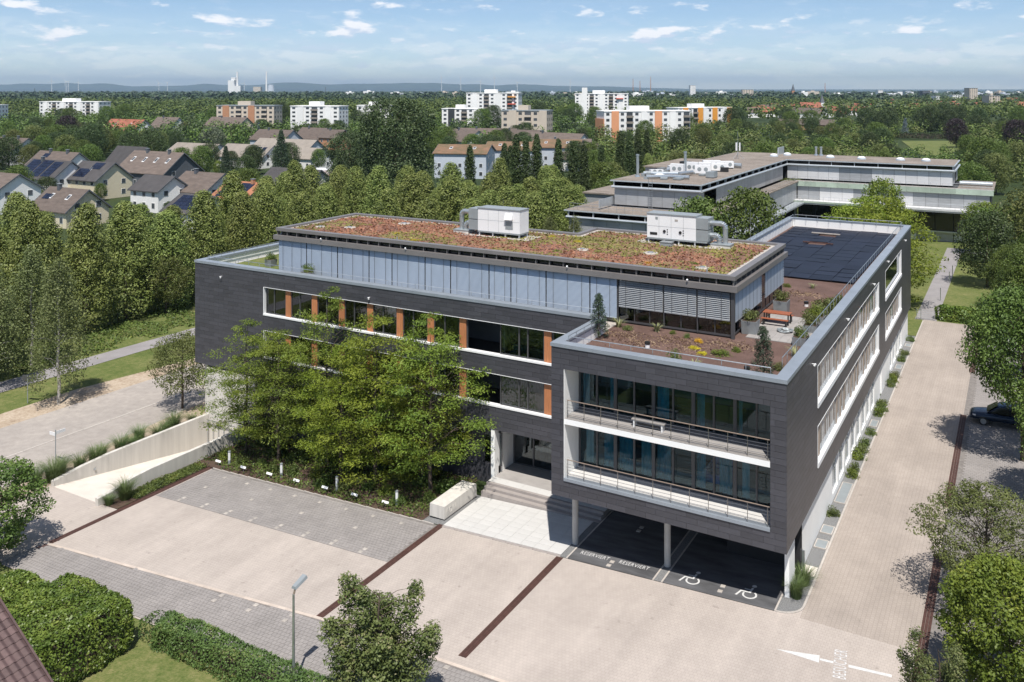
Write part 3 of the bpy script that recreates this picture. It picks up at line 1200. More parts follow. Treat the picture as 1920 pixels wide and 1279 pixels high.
def curtain(x0, x1, y, z0, z1, m, parent, axis='y', n=None):
    """Hanging cloth with folds."""
    n = n or max(4, int((x1 - x0) / .09))
    b = MB()
    for k in range(n):
        a, c = x0 + (x1 - x0) * k / n, x0 + (x1 - x0) * (k + 1) / n
        ya, yc = y + .045 * math.sin(k * 1.9), y + .045 * math.sin((k + 1) * 1.9)
        if axis == 'y':
            b.poly([(a, ya, z0), (c, yc, z0), (c, yc, z1), (a, ya, z1)])
        else:
            b.poly([(ya, a, z0), (yc, c, z0), (yc, c, z1), (ya, a, z1)])
    return b.build('curtain', m, parent)


# long facade: window bands of two-pane windows and orange timber panels
rng = random.Random(11)


def window_y(x0, x1, z0, z1, y, splits, parent=BLD, curt=None):
    """Framed window facing -y, split by mullions; panes are sub-parts."""
    f = MB()
    w = .06
    f.box(x0, x1, y, y + .09, z0, z0 + w).box(x0, x1, y, y + .09, z1 - w, z1)
    f.box(x0, x0 + w, y, y + .09, z0 + w, z1 - w).box(x1 - w, x1, y, y + .09, z0 + w, z1 - w)
    for s in splits:
        f.box(s - .05, s + .05, y - .01, y + .09, z0 + w, z1 - w)
    o = f.build('window', M['frame'], parent)
    ed = [x0 + w] + sorted(splits) + [x1 - w]
    for a, c in zip(ed, ed[1:]):
        MB().box(a + .0, c - .0, y + .035, y + .05, z0 + w, z1 - w).build('pane', M['glass'], o)
    if curt:
        for c0, c1, mm in curt:
            curtain(c0, c1, y + .28, z0 + .02, z1 - .02, mm, o)
    return o


for bi, (z0, z1) in enumerate((W1, W2)):
    right = -15.0 if bi == 0 else -16.75
    x = -44.5
    k = 0
    yw = VL + .22
    while x < right - .5:
        wide = 2.3 if k < 7 else 3.65
        if k == 7:
            x0, x1 = -21.55, -18.0
        elif k == 8:
            x0, x1 = -17.3, right
        else:
            x0, x1 = x, -42.25 + 2.875 * k
        if k > 8 or x1 - x0 < .3:
            break
        sp = [x0 + (x1 - x0) * .42] if k < 7 else ([x0 + 1.55, x0 + 2.25] if k == 7 else [])
        cu = []
        r = rng.random()
        if bi == 0 and k == 1:
            cu = [(x1 - .65, x1 - .05, M['curtain_green'])]
        elif bi == 0 and k == 3:
            cu = [(x1 - .85, x1 - .05, M['curtain_reflect_teal'])]
        elif k == 7:
            cu = [(x0 + .05, x0 + .45, M['curtain'])] if bi == 0 else [(x0 + .05, x0 + 1.5, M['curtain']), (x0 + 1.75, x0 + 2.2, M['curtain']), (x0 + 2.35, x0 + 2.75, M['curtain']), (x0 + 3.1, x1 - .1, M['curtain'])]
        else:
            if r < .75:
                cu.append((x0 + .08, x0 + .08 + .25 + .5 * rng.random(), M['curtain_reflect_teal'] if rng.random() < .7 else M['curtain']))
            if bi == 1 and rng.random() < .6:
                cu.append((x1 - .8, x1 - .1, M['curtain_reflect_teal']))
        window_y(x0, x1, z0, z1, yw, sp, curt=cu)
        if k < 8 and x1 < right - .3:
            p0 = x1 + .03
            p1 = p0 + (.56 if k < 7 else .56)
            pn = MB()
            nb = 5
            for q in range(nb):
                a = p0 + (p1 - p0) * q / nb
                pn.box(a + .004, a + (p1 - p0) / nb - .004, yw - .06, yw + .02, z0 + .01, z1 - .01)
            pn.build('timber_panel', M['timber'], BLD)
            MB().box(p0, p1 + .1, yw + .021, yw + .12, z0, z1).build('panel_backing', M['frame'], BLD)
        x = x1 + .63
        k += 1
    # white surround and sill
    lo, hi = -44.6, (right if bi == 0 else right)
    MB().box(lo, hi, VL - .05, VL + .34, z0 - .14, z0 - .01).build('sill', M['whitepaint'], BLD)
    MB().box(lo, hi, VL - .02, VL + .34, z1, z1 + .035).build('head_trim', M['whitepaint'], BLD)
    MB().box(lo, lo + .06, VL - .02, VL + .34, z0 - .01, z1).build('jamb_trim', M['whitepaint'], BLD)
    if bi:
        MB().box(hi - .04, hi, VL - .02, VL + .34, z0 - .01, z1).build('jamb_trim', M['frame'], BLD)
ch = thing('armchair', 'pale blue armchair seen inside the wide upper window', 'armchair', (-18.9, VL + 1.3, 7.05))
MB().box(-.5, .5, -.4, .4, .15, .45).build('seat', M['curtain'], ch)
MB().box(-.5, .5, -.5, -.38, .15, 1.15).build('backrest', M['curtain'], ch)
MB().box(-.46, -.4, -.4, .4, 0, .15).box(.4, .46, -.4, .4, 0, .15).build('base', M['frame'], ch)
so = thing('low_sofa', 'turquoise low sofa seen inside the wide upper window', 'sofa', (-20.5, VL + 1.2, 7.05))
MB().box(-.7, .7, -.35, .35, .0, .55).build('seat', M['curtain_reflect_teal'], so)
MB().box(-.7, .7, .36, .5, .0, .95).build('backrest', M['curtain_reflect_teal'], so)

# ground floor of the long wing
gf = [(-44.9 + 3.1 * k, -44.9 + 3.1 * k + 1.5, -.6, 1.75) for k in range(8)]
wall('ground_floor_wall', 'y', VL + .6, .3, (UL + 7.6, -21.9, -3.2, ZB), gf, M['clad_j'])
for (a, c, z0, z1) in gf:
    window_y(a, c, z0, z1, VL + .7, [(a + c) / 2], curt=[(a + .1, a + .6, M['curtain'])])
MB().box(UL + .4, UB, VL + .36, VL + 4.3, ZB - .02, ZB + .2).build('soffit', M['joint'], BLD)
MB().box(UL + .6, UL + .9, VL + .6, 21, -3.2, ZB - .02).build('ground_floor_wall', M['concrete'], BLD)
MB().box(UL + .9, UL + 7.6, 11.0, 11.3, -3.2, ZB - .02).build('ground_floor_wall', M['concrete'], BLD)
# entrance
MB().box(-22.2, -21.9, VL + .04, 9.6, -1.7, ZB - .02).build('entrance_side_wall', M['white'], BLD)
en = MB()
for x in (-21.85, -20.2, -18.55, -16.9, -15.2, -13.6):
    en.box(x - .06, x + .06, 9.5, 9.62, zt, ZB - .02)
en.box(-21.85, -13.4, 9.51, 9.61, zt, zt + .1).box(-21.85, -13.4, 9.51, 9.61, ZB - .14, ZB - .03).box(-21.85, -13.4, 9.505, 9.615, 1.1, 1.18)
eno = en.build('entrance_glazing', M['frame'], BLD)
for a in (-21.79, -20.14, -18.49, -16.84, -15.14):
    MB().box(a, a + 1.5, 9.55, 9.565, zt + .1, ZB - .14).build('pane', M['glass'], eno)
MB().box(-22, -13, 13.5, 13.6, -1.6, ZB).build('room_wall', M['room'], BLD)
MB().box(-22, -13, 9.7, 13.5, -1.6, zt).build('room_floor', M['slab'], BLD)
curtain(-20.0, -19.2, 10.2, zt, 1.9, M['curtain'], BLD)

# ---- loggia block
MB().box(-13.05, -12.951, .36, 2.1, 3.36, 9.8).build('loggia_wall', M['white'], BLD)
MB().box(-12.955, -12.93, -.02, .36, 3.37, 9.8).build('loggia_jamb', M['white'], BLD)
MB().box(-.85, -.75, .36, 2.1, 3.36, 9.8).build('loggia_wall', M['clad_j'], BLD)
MB().box(-12.95, -.85, .36, 2.15, 9.8, 9.95).build('loggia_ceiling', M['white'], BLD)
MB().box(-12.93, -.86, .02, 2.1, 6.55, 6.86).build('balcony_slab', M['white'], BLD)
MB().box(-12.92, -.87, .03, 2.1, 6.862, 6.90).build('balcony_floor', M['slab'], BLD)
MB().box(-12.95, -.85, -.06, .40, 3.20, 3.37).build('loggia_sill', M['coping'], BLD)
MB().box(-12.95, -.85, .40, 2.1, 3.2, 3.36).build('balcony_slab', M['terrace'], BLD)
rng = random.Random(23)
for zf, ztop, key in ((6.9, 9.8, 'up'), (3.36, 6.55, 'low')):
    fr = MB()
    n = 10
    xs = [-12.93 + 12.06 * k / n for k in range(n + 1)]
    for k, x in enumerate(xs):
        wdt = .055 if k % 2 else .10
        fr.box(x - wdt, x + wdt, 2.0, 2.16, zf, ztop)
    fr.box(xs[0], xs[-1], 2.02, 2.15, zf, zf + .12).box(xs[0], xs[-1], 2.02, 2.15, ztop - .1, ztop)
    fo = fr.build('glazing_frame', M['frame'], BLD)
    for k in range(n):
        MB().box(xs[k] + .05, xs[k + 1] - .05, 2.07, 2.085, zf + .12, ztop - .1).build('pane', M['glass_teal'], fo)
    spots = [(0, .1, .5, 'w'), (1, .7, 1.15, 't'), (4, .1, .8, 't'), (6, .1, .55, 't'), (8, .1, .3, 'w')] if key == 'up' else \
        [(0, .3, .8, 'w'), (1, .3, 1.1, 't'), (2, .1, 1.1, 't'), (3, .3, 1.15, 'w'), (4, .1, .9, 't'), (6, .1, .6, 't'), (7, .2, .9, 't'), (8, .3, .7, 'w')]
    for k, a, c, mm in spots:  # teal cloth here partly stands in for reflections on the glazing
        curtain(xs[k] + a, xs[k] + c, 2.45, zf + .05, ztop - .1, M['curtain' if mm == 'w' else 'curtain_reflect_teal'], fo)
    # railing
    rl = MB()
    zr = zf + 1.05
    nn = 11
    for k in range(nn + 1):
        x = -12.75 + 11.75 * k / nn
        rl.tube((x, .10, zf - .12), (x, .10, zr), .022, .022, 6)
    ro = rl.build('railing', M['railwire'], BLD)
    MB().tube((-12.8, .10, zr + .02), (-.9, .10, zr + .02), .03, .03, 8).build('handrail', M['handrail'], ro)
    for k in range(5):
        MB().tube((-12.8, .10, zf + .1 + .18 * k), (-.9, .10, zf + .1 + .18 * k), .011, .011, 5).build('rail', M['railwire'], ro)
bl_ = thing('blue_armchair', 'bright blue armchair seen inside the lower loggia glazing', 'armchair', (-4.6, 3.6, 3.55))
MB().box(-.6, .6, -.5, .5, .1, .6).build('seat', M['blue_item'], bl_)
MB().box(-.6, .6, .5, .75, .1, 1.5).build('backrest', M['blue_item'], bl_)
MB().box(-.75, -.6, -.5, .7, .1, .9).build('armrest', M['blue_item'], bl_)
MB().box(.6, .75, -.5, .7, .1, .9).build('armrest', M['blue_item'], bl_)
bn = thing('balcony_bench', 'long pale bench on the upper loggia balcony', 'bench', (-8.0, 1.0, 6.9))
MB().box(-1.0, 1.0, -.2, .2, .40, .46).build('seat', M['slab'], bn)
for x in (-.85, .85):
    MB().box(x - .04, x + .04, -.18, .18, 0, .40).build('leg', M['whitepaint'], bn)

# columns and corner pier under the block
cm = None
for x in (-13.2, -7.25):
    o = MB().tube((0, 0, gz(x)), (0, 0, ZB + .1), .19, .19, 24, False).build('column', M['column'], BLD, (x, 2.05, 0), smooth=True)
for x in (-13.2, -7.2):
    MB().tube((0, 0, gz(x)), (0, 0, ZB + .1), .12, .12, 12, False).build('column', M['column'], BLD, (x, 7.0, 0), smooth=True)
MB().box(-.50, -.26, 1.75, 3.1, -1.05, ZB + .05).build('corner_pier', M['white'], BLD)
MB().box(-13.6, -.6, 8.9, 9.15, -1.7, ZB + .1).build('undercroft_wall', M['step'], BLD)

# ---- side facade: ground floor white wall, windows
gside = [(14.6 + 2.5 * k, 14.6 + 2.5 * k + 1.9, -.55, 1.55) for k in range(8)] + [(44.5 + 2.6 * k, 44.5 + 2.6 * k + 1.8, -.55, 1.55) for k in range(4)]
wall('ground_floor_wall', 'x', -.28, .3, (5.1, VE - .3, -1.1, ZB + .02), gside + [(37.5, 38.7, -1.1, 1.6)], M['white'])
MB().box(-.58, -.28, 4.95, 5.09, -1.1, ZB).build('corner_trim', M['joint'], BLD)
MB().box(-4.6, -.6, 5.0, 5.3, -1.1, ZB).build('undercroft_wall', M['joint'], BLD)
MB().box(-.5, -.42, 37.5, 38.7, -1.0, 1.6).build('side_door', M['whitepaint'], BLD)


def window_x(y0, y1, z0, z1, x, splits, fm, wd=.06, curt=(), parent=BLD, rail=None):
    """Framed window facing +x."""
    f = MB()
    f.box(x - .09, x, y0, y1, z0, z0 + wd).box(x - .09, x, y0, y1, z1 - wd, z1)
    f.box(x - .09, x - .02, y0, y0 + wd, z0 + wd, z1 - wd).box(x - .09, x - .02, y1 - wd, y1, z0 + wd, z1 - wd)
    for s in splits:
        f.box(x - .06, x - .01, s - wd * .7, s + wd * .7, z0 + wd, z1 - wd)
    if rail:
        f.box(x - .085, x - .004, y0 + wd, y1 - wd, rail - .03, rail + .03)
    o = f.build('window', fm, parent)
    ed = [y0 + wd] + list(splits) + [y1 - wd]
    for a, c in zip(ed, ed[1:]):
        MB().box(x - .035, x - .025, a, c, z0 + wd, z1 - wd).build('pane', M['glass_clear'], o)
    for a, c, mm in curt:
        curtain(a, c, x - .25, z0 + .03, z1 - .03, mm, o, 'x')
    return o


rng = random.Random(31)
for (a, c, z0, z1) in gside:
    window_x(a, c, z0, z1, -.36, [(a + c) / 2], M['whitepaint'], .07, [(a + .1, a + .1 + .5 * rng.random() + .1, M['curtain'])], rail=.95)
for (a, c, z0, z1), n in zip(((8.1, 34.7, *W1), (8.1, 34.7, *W2), (38.9, 51.3, W1[0], W1[1] + .17), (38.9, 51.3, *W2)), (18, 18, 1, 8)):
    w = (c - a) / n
    for k in range(n):
        y0, y1 = a + w * k + .02, a + w * (k + 1) - .02
        dark = (n == 18 and k in (1, 2, 17)) or n == 1
        cu = []
        if not dark:
            cu = [(y0 + .05, y0 + .05 + w * rng.uniform(.25, .5), M['curtain_brown'])]
            if rng.random() < .7:
                cu.append((y1 - w * rng.uniform(.2, .35), y1 - .05, M['curtain' if rng.random() < .5 else 'curtain_brown']))
        if not dark and n > 1 and k % 4 != 3:
            MB().box(-.155, -.125, y0 + w * .66, y1 - .06, z0 + .05, z1 - .05).build('window_panel', M['tanpanel'], BLD)
        window_x(y0, y1, z0, z1, -.16, [] if n == 1 else [y0 + w * .62], M['whitepaint'] if n != 1 else M['frame'], .045, cu)
    MB().box(-.34, .06, a - .0, c + .0, z0 - .3, z0 - .006).build('sill', M['whitepaint'], BLD)
    MB().box(-.34, .02, a, c, z1 + .0, z1 + .03).build('head_trim', M['whitepaint'], BLD)
    MB().box(-.34, .02, a, a + .045, z0 - .005, z1).build('jamb_trim', M['whitepaint'], BLD)
    MB().box(-.34, .02, c - .3, c, z0 - .005, z1).build('jamb_trim', M['whitepaint'], BLD)
MB().box(-.8, -.75, 39.3, 51.0, W1[0], W1[1] + .1).build('roller_blind', M['curtain'], BLD)

# small cameras/lamps on the facades
for i, (x, y, z) in enumerate(((0.0, 6.5, 10.4), (0, 18.2, 10.4), (0, 31, 10.4), (0, 40, 10.75), (0, 54, 10.6), (-49.6, VL, 10.2), (-33.2, VL, 10.3))):
    b = MB()
    if y == VL:
        b.tube((0, 0, 0), (0, -.18, 0), .03, .03, 6).tube((0, -.14, -.12), (0, -.2, .02), .07, .05, 8)
    else:
        b.tube((0, 0, 0), (.16, 0, 0), .03, .03, 6).tube((.12, 0, -.1), (.2, 0, .03), .07, .05, 8)
    b.build('facade_lamp', M['whitepaint'], BLD, (x, y, z))

# roof railings on the copings
def roof_rail(p0, p1, z=11.3, h=.28, n=8, m='steel'):
    b = MB()
    p0, p1 = Vector(p0), Vector(p1)
    for k in range(n + 1):
        q = p0.lerp(p1, k / n)
        b.tube((q.x, q.y, 10.9), (q.x, q.y, z + h), .018, .018, 5)
    o = b.build('roof_railing', M[m], BLD)
    MB().tube((p0.x, p0.y, z + h), (p1.x, p1.y, z + h), .026, .026, 6).build('handrail', M[m], o)
    return o


roof_rail((-13.0, .75, 0), (-1.0, .75, 0), n=9)
roof_rail((UB + .75, .8, 0), (UB + .75, 6.3, 0), n=5)
roof_rail((-.78, 2.4, 0), (-.78, 59.2, 0), h=.42, n=48)
roof_rail((-12.4, 59.5, 0), (-.9, 59.5, 0), h=.42, n=9)
roof_rail((-12.55, 26, 0), (-12.55, 59.4, 0), h=.42, n=24)
roof_rail((UL + .8, VL + .75, 0), (UB - .4, VL + .75, 0), n=30)
roof_rail((UL + .8, VL + .9, 0), (UL + .8, 20.5, 0), n=9)

# ---- penthouse
PX0, PX1, PY0, PY1 = -45.5, -5.4, 9.3, 23.2
zr0 = 10.45
MB().box(PX0 + .5, PX1 - .5, PY0 + 1.8, PY0 + 1.9, zr0, 13.5).build('room_wall', M['room'], BLD)
MB().box(PX1 - 2.6, PX1 - 2.5, PY0 + 1.9, PY1 - .4, zr0, 13.5).build('room_wall', M['room'], BLD)
MB().box(PX0 + .3, PX1 - .3, PY0 + .3, PY1 - .3, zr0 - .12, zr0).build('penthouse_floor', M['roomfloor'], BLD)
MB().box(PX0 + .1, -21.5, 19.4, 19.55, zr0, 14.3).build('penthouse_wall', M['brownmetal'], BLD)
MB().box(-21.5, PX1 - .1, PY1 - .35, PY1 - .2, zr0, 14.3).build('penthouse_wall', M['brownmetal'], BLD)
MB().box(PX0 + .1, PX0 + .25, PY0 + .3, 19.5, zr0, 14.2).build('penthouse_wall', M['slatgrey'], BLD)
# fascia band, clerestory strip, roof edge
zf0, zf1, zk1, ze1 = 13.42, 13.80, 14.16, 14.42
MB().box(PX0 - .25, PX1 + .25, PY0 - .25, PY0 + .25, zf0, zf1).build('fascia', M['brownmetal'], BLD)
MB().box(PX1 - .25, PX1 + .25, PY0 + .25, PY1 + .2, zf0, zf1).build('fascia', M['brownmetal'], BLD)
MB().box(PX0 - .25, PX0 + .25, PY0 + .25, 19.6, zf0, zf1).build('fascia', M['brownmetal'], BLD)
MB().box(PX0 + .3, PX1 - .3, PY0 + .3, PY0 + .34, zf1 - .1, zk1 + .02).build('clerestory', M['blackglass'], BLD)
MB().box(PX1 - .34, PX1 - .3, PY0 + .34, PY1 - .3, zf1 - .1, zk1 + .02).build('clerestory', M['blackglass'], BLD)
n = 36
for k in range(n + 1):
    x = PX0 + .05 + (PX1 - PX0 - .1) * k / n
    MB().box(x - .03, x + .03, PY0 - .02, PY0 + .25, zf1, zk1).build('clerestory_post', M['brownmetal'], BLD)
for k in range(12):
    y = PY0 + .6 + (PY1 - PY0 - .8) * k / 11
    MB().box(PX1 - .25, PX1 + .02, y - .03, y + .03, zf1, zk1).build('clerestory_post', M['brownmetal'], BLD)
for x0, x1, y0, y1 in ((PX0 - .1, PX1 + .1, PY0 - .1, PY0 + .38), (PX1 - .38, PX1 + .1, PY0 + .38, PY1 - .3), (PX0 - .1, PX0 + .38, PY0 + .38, 19.4),
                       (PX0 - .1, -21.2, 19.4, 19.85), (-21.65, -21.2, 19.85, 22.9), (-21.2, PX1 + .1, PY1 - .3, PY1 + .15)):
    MB().box(x0, x1, y0, y1, zk1, ze1).build('roof_edge', M['brownmetal'], BLD)
# roof slab, pebbled edge, sedum
MB().box(PX0 + .38, PX1 - .38, PY0 + .38, 19.4, zk1 - .1, zk1 + .10).build('roof_slab', M['pebble'], BLD)
MB().box(-21.2, PX1 - .38, 19.4, PY1 - .3, zk1 - .1, zk1 + .10).build('roof_slab', M['pebble'], BLD)


def rough_sheet(name, x0, x1, y0, y1, z, amp, step, m, seed, parent=BLD):
    rs = np.random.RandomState(seed)
    nx, ny = int((x1 - x0) / step), int((y1 - y0) / step)
    X, Y = np.meshgrid(np.linspace(x0, x1, nx + 1), np.linspace(y0, y1, ny + 1), indexing='ij')
    Zr = rs.rand(nx + 1, ny + 1) * amp
    Zr[0, :] = Zr[-1, :] = Zr[:, 0] = Zr[:, -1] = 0
    jx = (rs.rand(nx + 1, ny + 1) - .5) * step * .7
    V = np.stack([X + jx, Y + jx[::-1, :], z + Zr], -1).reshape(-1, 3)
    I = np.arange((nx + 1) * (ny + 1)).reshape(nx + 1, ny + 1)
    F = np.stack([I[:-1, :-1], I[1:, :-1], I[1:, 1:], I[:-1, 1:]], -1).reshape(-1, 4)
    me = np_mesh(name, V, F, m, True)
    return link(name, me, parent)


rough_sheet('sedum_layer', PX0 + .75, PX1 - .8, PY0 + .8, 19.0, zk1 + .11, .06, .3, M['sedum'], 3)
rough_sheet('sedum_layer', -20.8, PX1 - .8, 19.0, PY1 - .75, zk1 + .11, .06, .3, M['sedum'], 4)

# blinds: slats on every bay
def blind(x0, x1, z0, z1, m, pitch=.075, tiltdeg=38, axis='y', pos=PY0):
    b = MB()
    n = int((z1 - z0) / pitch)
    dy, dz = pitch * .5 * math.cos(R(tiltdeg)), pitch * .5 * math.sin(R(tiltdeg))
    for k in range(n):
        z = z0 + pitch * (k + .5)
        if axis == 'y':
            b.poly([(x0, pos - dy, z - dz), (x1, pos - dy, z - dz), (x1, pos + dy, z + dz), (x0, pos + dy, z + dz)])
        else:
            b.poly([(pos + dy, x0, z - dz), (pos + dy, x1, z - dz), (pos - dy, x1, z + dz), (pos - dy, x0, z + dz)])
    if axis == 'y':
        b.box(x0, x1, pos - .04, pos + .04, z0 - .05, z0)
    else:
        b.box(pos - .04, pos + .04, x0, x1, z0 - .05, z0)
    o = b.build('blind', m, BLD)
    nt_ = max(2, round((x1 - x0) / 1.0))
    for k in range(nt_):
        c = x0 + (x1 - x0) * (k + .5) / nt_
        if axis == 'y':
            MB().box(c - .012, c + .012, pos - .075, pos - .065, z0, z1).build('guide_tape', M['frame'], o)
        else:
            MB().box(pos + .065, pos + .075, c - .012, c + .012, z0, z1).build('guide_tape', M['frame'], o)
    return o


edges = [-45.35, -42.09, -38.65, -35.31, -32.97, -29.73, -27.33, -23.87, -21.98, -19.05, -15.58, -13.5]
for a, c in zip(edges, edges[1:]):
    blind(a + .05, c - .05, 10.72, zf0, M['slat'], pitch=.08, tiltdeg=62)
for a, c in ((-13.44, -10.16), (-10.16, -7.85), (-7.85, -5.62)):
    blind(a + .06, c - .06, 11.55, zf0, M['slatgrey'], pitch=.125, tiltdeg=40)
for a, c in ((PY0 + .25, 16.2), (17.3, PY1 - .2)):
    blind(a, c, 11.45, zf0, M['slatgrey'], pitch=.125, tiltdeg=45, axis='x', pos=PX1)
for x in edges + [-10.16, -7.85]:
    MB().box(x - .035, x + .035, PY0 + .06, PY0 + .14, zr0, zf0).build('window_post', M['frame'], BLD)
MB().box(PX1 - .2, PX1 + .02, PY0 - .02, PY0 + .2, zr0 - .1, zf0).build('corner_post', M['frame'], BLD)
fo = MB().box(PX0, PX1 - .2, PY0 + .15, PY0 + .25, zr0, zr0 + .12).build('glazing_frame', M['frame'], BLD)
xs = [-13.4, -12.3, -11.2, -10.16, -9.0, -7.85, -6.7, -5.6]
for a, c in zip(xs, xs[1:]):
    MB().box(a + .03, c - .03, PY0 + .18, PY0 + .2, zr0 + .12, zf0).build('pane', M['glass'], fo)
    MB().box(c - .03, c + .03, PY0 + .15, PY0 + .25, zr0 + .12, zf0).build('mullion', M['frame'], fo)
MB().box(PX0 + .3, -13.43, PY0 + .18, PY0 + .2, zr0 + .12, zf0).build('pane', M['blackglass'], fo)
fo2 = MB().box(PX1 - .25, PX1 - .15, PY0 + .2, PY1 - .35, zr0, zr0 + .12).build('glazing_frame', M['frame'], BLD)
for k in range(11):
    y = PY0 + .3 + 1.22 * k
    MB().box(PX1 - .2, PX1 - .18, y + .03, y + 1.19, zr0 + .12, zf0).build('pane', M['glass'], fo2)
    MB().box(PX1 - .25, PX1 - .15, y - .03, y + .03, zr0 + .12, zf0).build('mullion', M['frame'], fo2)
for x in (-7.3, -6.3):
    s = thing('bar_stool', 'pale wire stool inside the penthouse corner, ' + ('nearer the corner post' if x > -7 else 'farther from the corner post'), 'stool', (x, PY0 + .9, zr0))
    for q in range(4):
        a = R(45 + 90 * q)
        MB().tube((.28 * math.cos(a), .28 * math.sin(a), 0), (.12 * math.cos(a), .12 * math.sin(a), .7), .018, .018, 5).build('leg', M['whitepaint'], s)
    MB().tube((0, 0, .7), (0, 0, .74), .18, .18, 10).build('seat', M['whitepaint'], s)
for k, x in enumerate((-31.4, -17.2, -8.4, -40.2)):
    MB().tube((x, PY0 - .25, zf1 + .02), (x, PY0 - .36, zf1 + .16), .05, .06, 8).build('facade_lamp', M['whitepaint'], BLD)

# ================================================================== FOLIAGE
def unit(a):
    return a / np.maximum(np.linalg.norm(a, axis=-1, keepdims=True), 1e-9)


def leaf_geo(P, Nm, S, rs, aspect=.55):
    n = len(P)
    t = unit(np.cross(Nm, rs.normal(size=(n, 3))))
    b = np.cross(Nm, t)
    S = np.asarray(S)[:, None]
    V = np.stack([P - t * S * .5, P - b * S * .5 * aspect + Nm * S * .06, P + t * S * .5, P + b * S * .5 * aspect + Nm * S * .06], 1).reshape(-1, 3)
    F = np.arange(n * 4).reshape(n, 4)
    return V, F


def leaf_mesh(name, P, Nm, S, rs, m, aspect=.55):
    V, F = leaf_geo(P, Nm, S, rs, aspect)
    return np_mesh(name, V, F, m)


def puff(rs, C, Rad, n_per, size, shell=.45, out=.8, up=.45, rnd_=.5, jit=.35):
    """Leaves in clumps: C centres, Rad radii (k,3)."""
    C, Rad = np.asarray(C, float), np.asarray(Rad, float)
    k = len(C)
    d = unit(rs.normal(size=(k, n_per, 3)))
    r = (shell + (1 - shell) * rs.rand(k, n_per, 1) ** .6)
    P = C[:, None, :] + d * r * Rad[:, None, :]
    Nm = unit(d * out + np.array([0, 0, up]) + rs.normal(size=d.shape) * rnd_)
    S = size * (1 + jit * (rs.rand(k, n_per) * 2 - 1))
    return P.reshape(-1, 3), Nm.reshape(-1, 3), S.reshape(-1)


def wood_mesh(name, H, r0, targets, m, lean=(0, 0), fork=.25, n=7, lim=.055, top=.9):
    b = MB()
    pts = [Vector((0, 0, -.15))]
    segs = 7
    for k in range(1, segs + 1):
        t = k / segs
        pts.append(Vector((lean[0] * t + .05 * H * .12 * math.sin(k * 2.1), lean[1] * t + .05 * H * .12 * math.cos(k * 1.7), H * top * t)))
    for k in range(segs):
        a, c = r0 * (1 - k / segs) ** .8 + .015, r0 * (1 - (k + 1) / segs) ** .8 + .012
        b.tube(pts[k], pts[k + 1], a, c, n, False)
    for c in targets:
        c = Vector(c)
        zz = max(fork * H, min(c.z - .35 * math.hypot(c.x, c.y) - .2, H * top * .97))
        t = zz / (H * top) * segs
        k = min(segs - 1, int(t))
        p = pts[k].lerp(pts[k + 1], t - k)
        mid = p.lerp(c, .5) + Vector((0, 0, .12 * (c - p).length))
        rr = max(.02, lim * r0 / .2 * (1 - .6 * zz / H))
        b.tube(p, mid, rr, rr * .7, 5, False)
        b.tube(mid, c, rr * .7, rr * .25, 5, False)
    o = b.build(name, m, smooth=True)
    me = o.data
    bpy.data.objects.remove(o)
    return me


def crown_profile(rs, K, H, h0, Rm, prof, cr, flat=.8, inner=.55, zj=0.0):
    C, Rd = [], []
    for i in range(K):
        t = ((i + .5) / K) ** .85
        z = h0 + (H - h0) * t
        r = Rm * prof(t)
        a = i * 2.39996 + rs.rand() * .7
        q = r * (inner + (1 - inner) * rs.rand() ** .5)
        c = cr * (.75 + .5 * rs.rand()) * (.45 + .55 * min(1, r / (Rm * .6)))
        C.append((q * math.cos(a), q * math.sin(a), z + zj * rs.normal()))
        Rd.append((c, c, c * flat))
    return C, Rd


L = {}
L['lime'] = leaf_mat('lime_leaf', (0.082, 0.118, 0.026), (0.255, 0.300, 0.080), (0.40, 0.42, 0.17), .22, nscale=.8)
L['honey'] = leaf_mat('honey_locust_leaf', (0.114, 0.168, 0.017), (0.258, 0.318, 0.038), (0.34, 0.36, 0.08), .35, nscale=.5)
L['honey_dark'] = leaf_mat('darker_locust_leaf', (0.088, 0.138, 0.019), (0.219, 0.281, 0.040), (0.29, 0.30, 0.07), .32, nscale=.5)
L['dark'] = leaf_mat('dark_green_leaf', (0.027, 0.047, 0.015), (0.078, 0.115, 0.035), (0.13, 0.16, 0.07), .16, nscale=.5)
L['ash'] = leaf_mat('ash_leaf', (0.028, 0.048, 0.018), (0.094, 0.129, 0.048), (0.18, 0.21, 0.11), .14, nscale=.35)
L['broad'] = leaf_mat('broad_green_leaf', (0.051, 0.087, 0.018), (0.134, 0.192, 0.038), (0.19, 0.23, 0.06), .2, nscale=.45)
L['olive'] = leaf_mat('olive_green_leaf', (0.072, 0.094, 0.024), (0.162, 0.186, 0.054), (0.22, 0.22, 0.08), .2, nscale=.45)
L['bright'] = leaf_mat('bright_green_leaf', (0.075, 0.115, 0.016), (0.205, 0.25, 0.036), (0.36, 0.36, 0.07), .3, nscale=.6)
L['silver'] = leaf_mat('silver_leaf', (0.10, 0.125, 0.075), (0.20, 0.235, 0.15), None, .15)
L['purple'] = leaf_mat('copper_beech_leaf', (0.016, 0.011, 0.014), (0.042, 0.026, 0.032), None, .1)
L['spruce'] = leaf_mat('spruce_needle', (0.022, 0.042, 0.022), (0.06, 0.09, 0.048), None, .05)
L['bluespruce'] = leaf_mat('blue_spruce_needle', (0.10, 0.135, 0.15), (0.20, 0.25, 0.27), None, .05)
L['birch'] = leaf_mat('birch_leaf', (0.094, 0.116, 0.039), (0.193, 0.220, 0.083), (0.27, 0.28, 0.13), .35, nscale=.6)
L['pear'] = leaf_mat('pear_leaf', (0.060, 0.092, 0.023), (0.167, 0.196, 0.063), (0.38, 0.31, 0.20), .2, nscale=1.4)
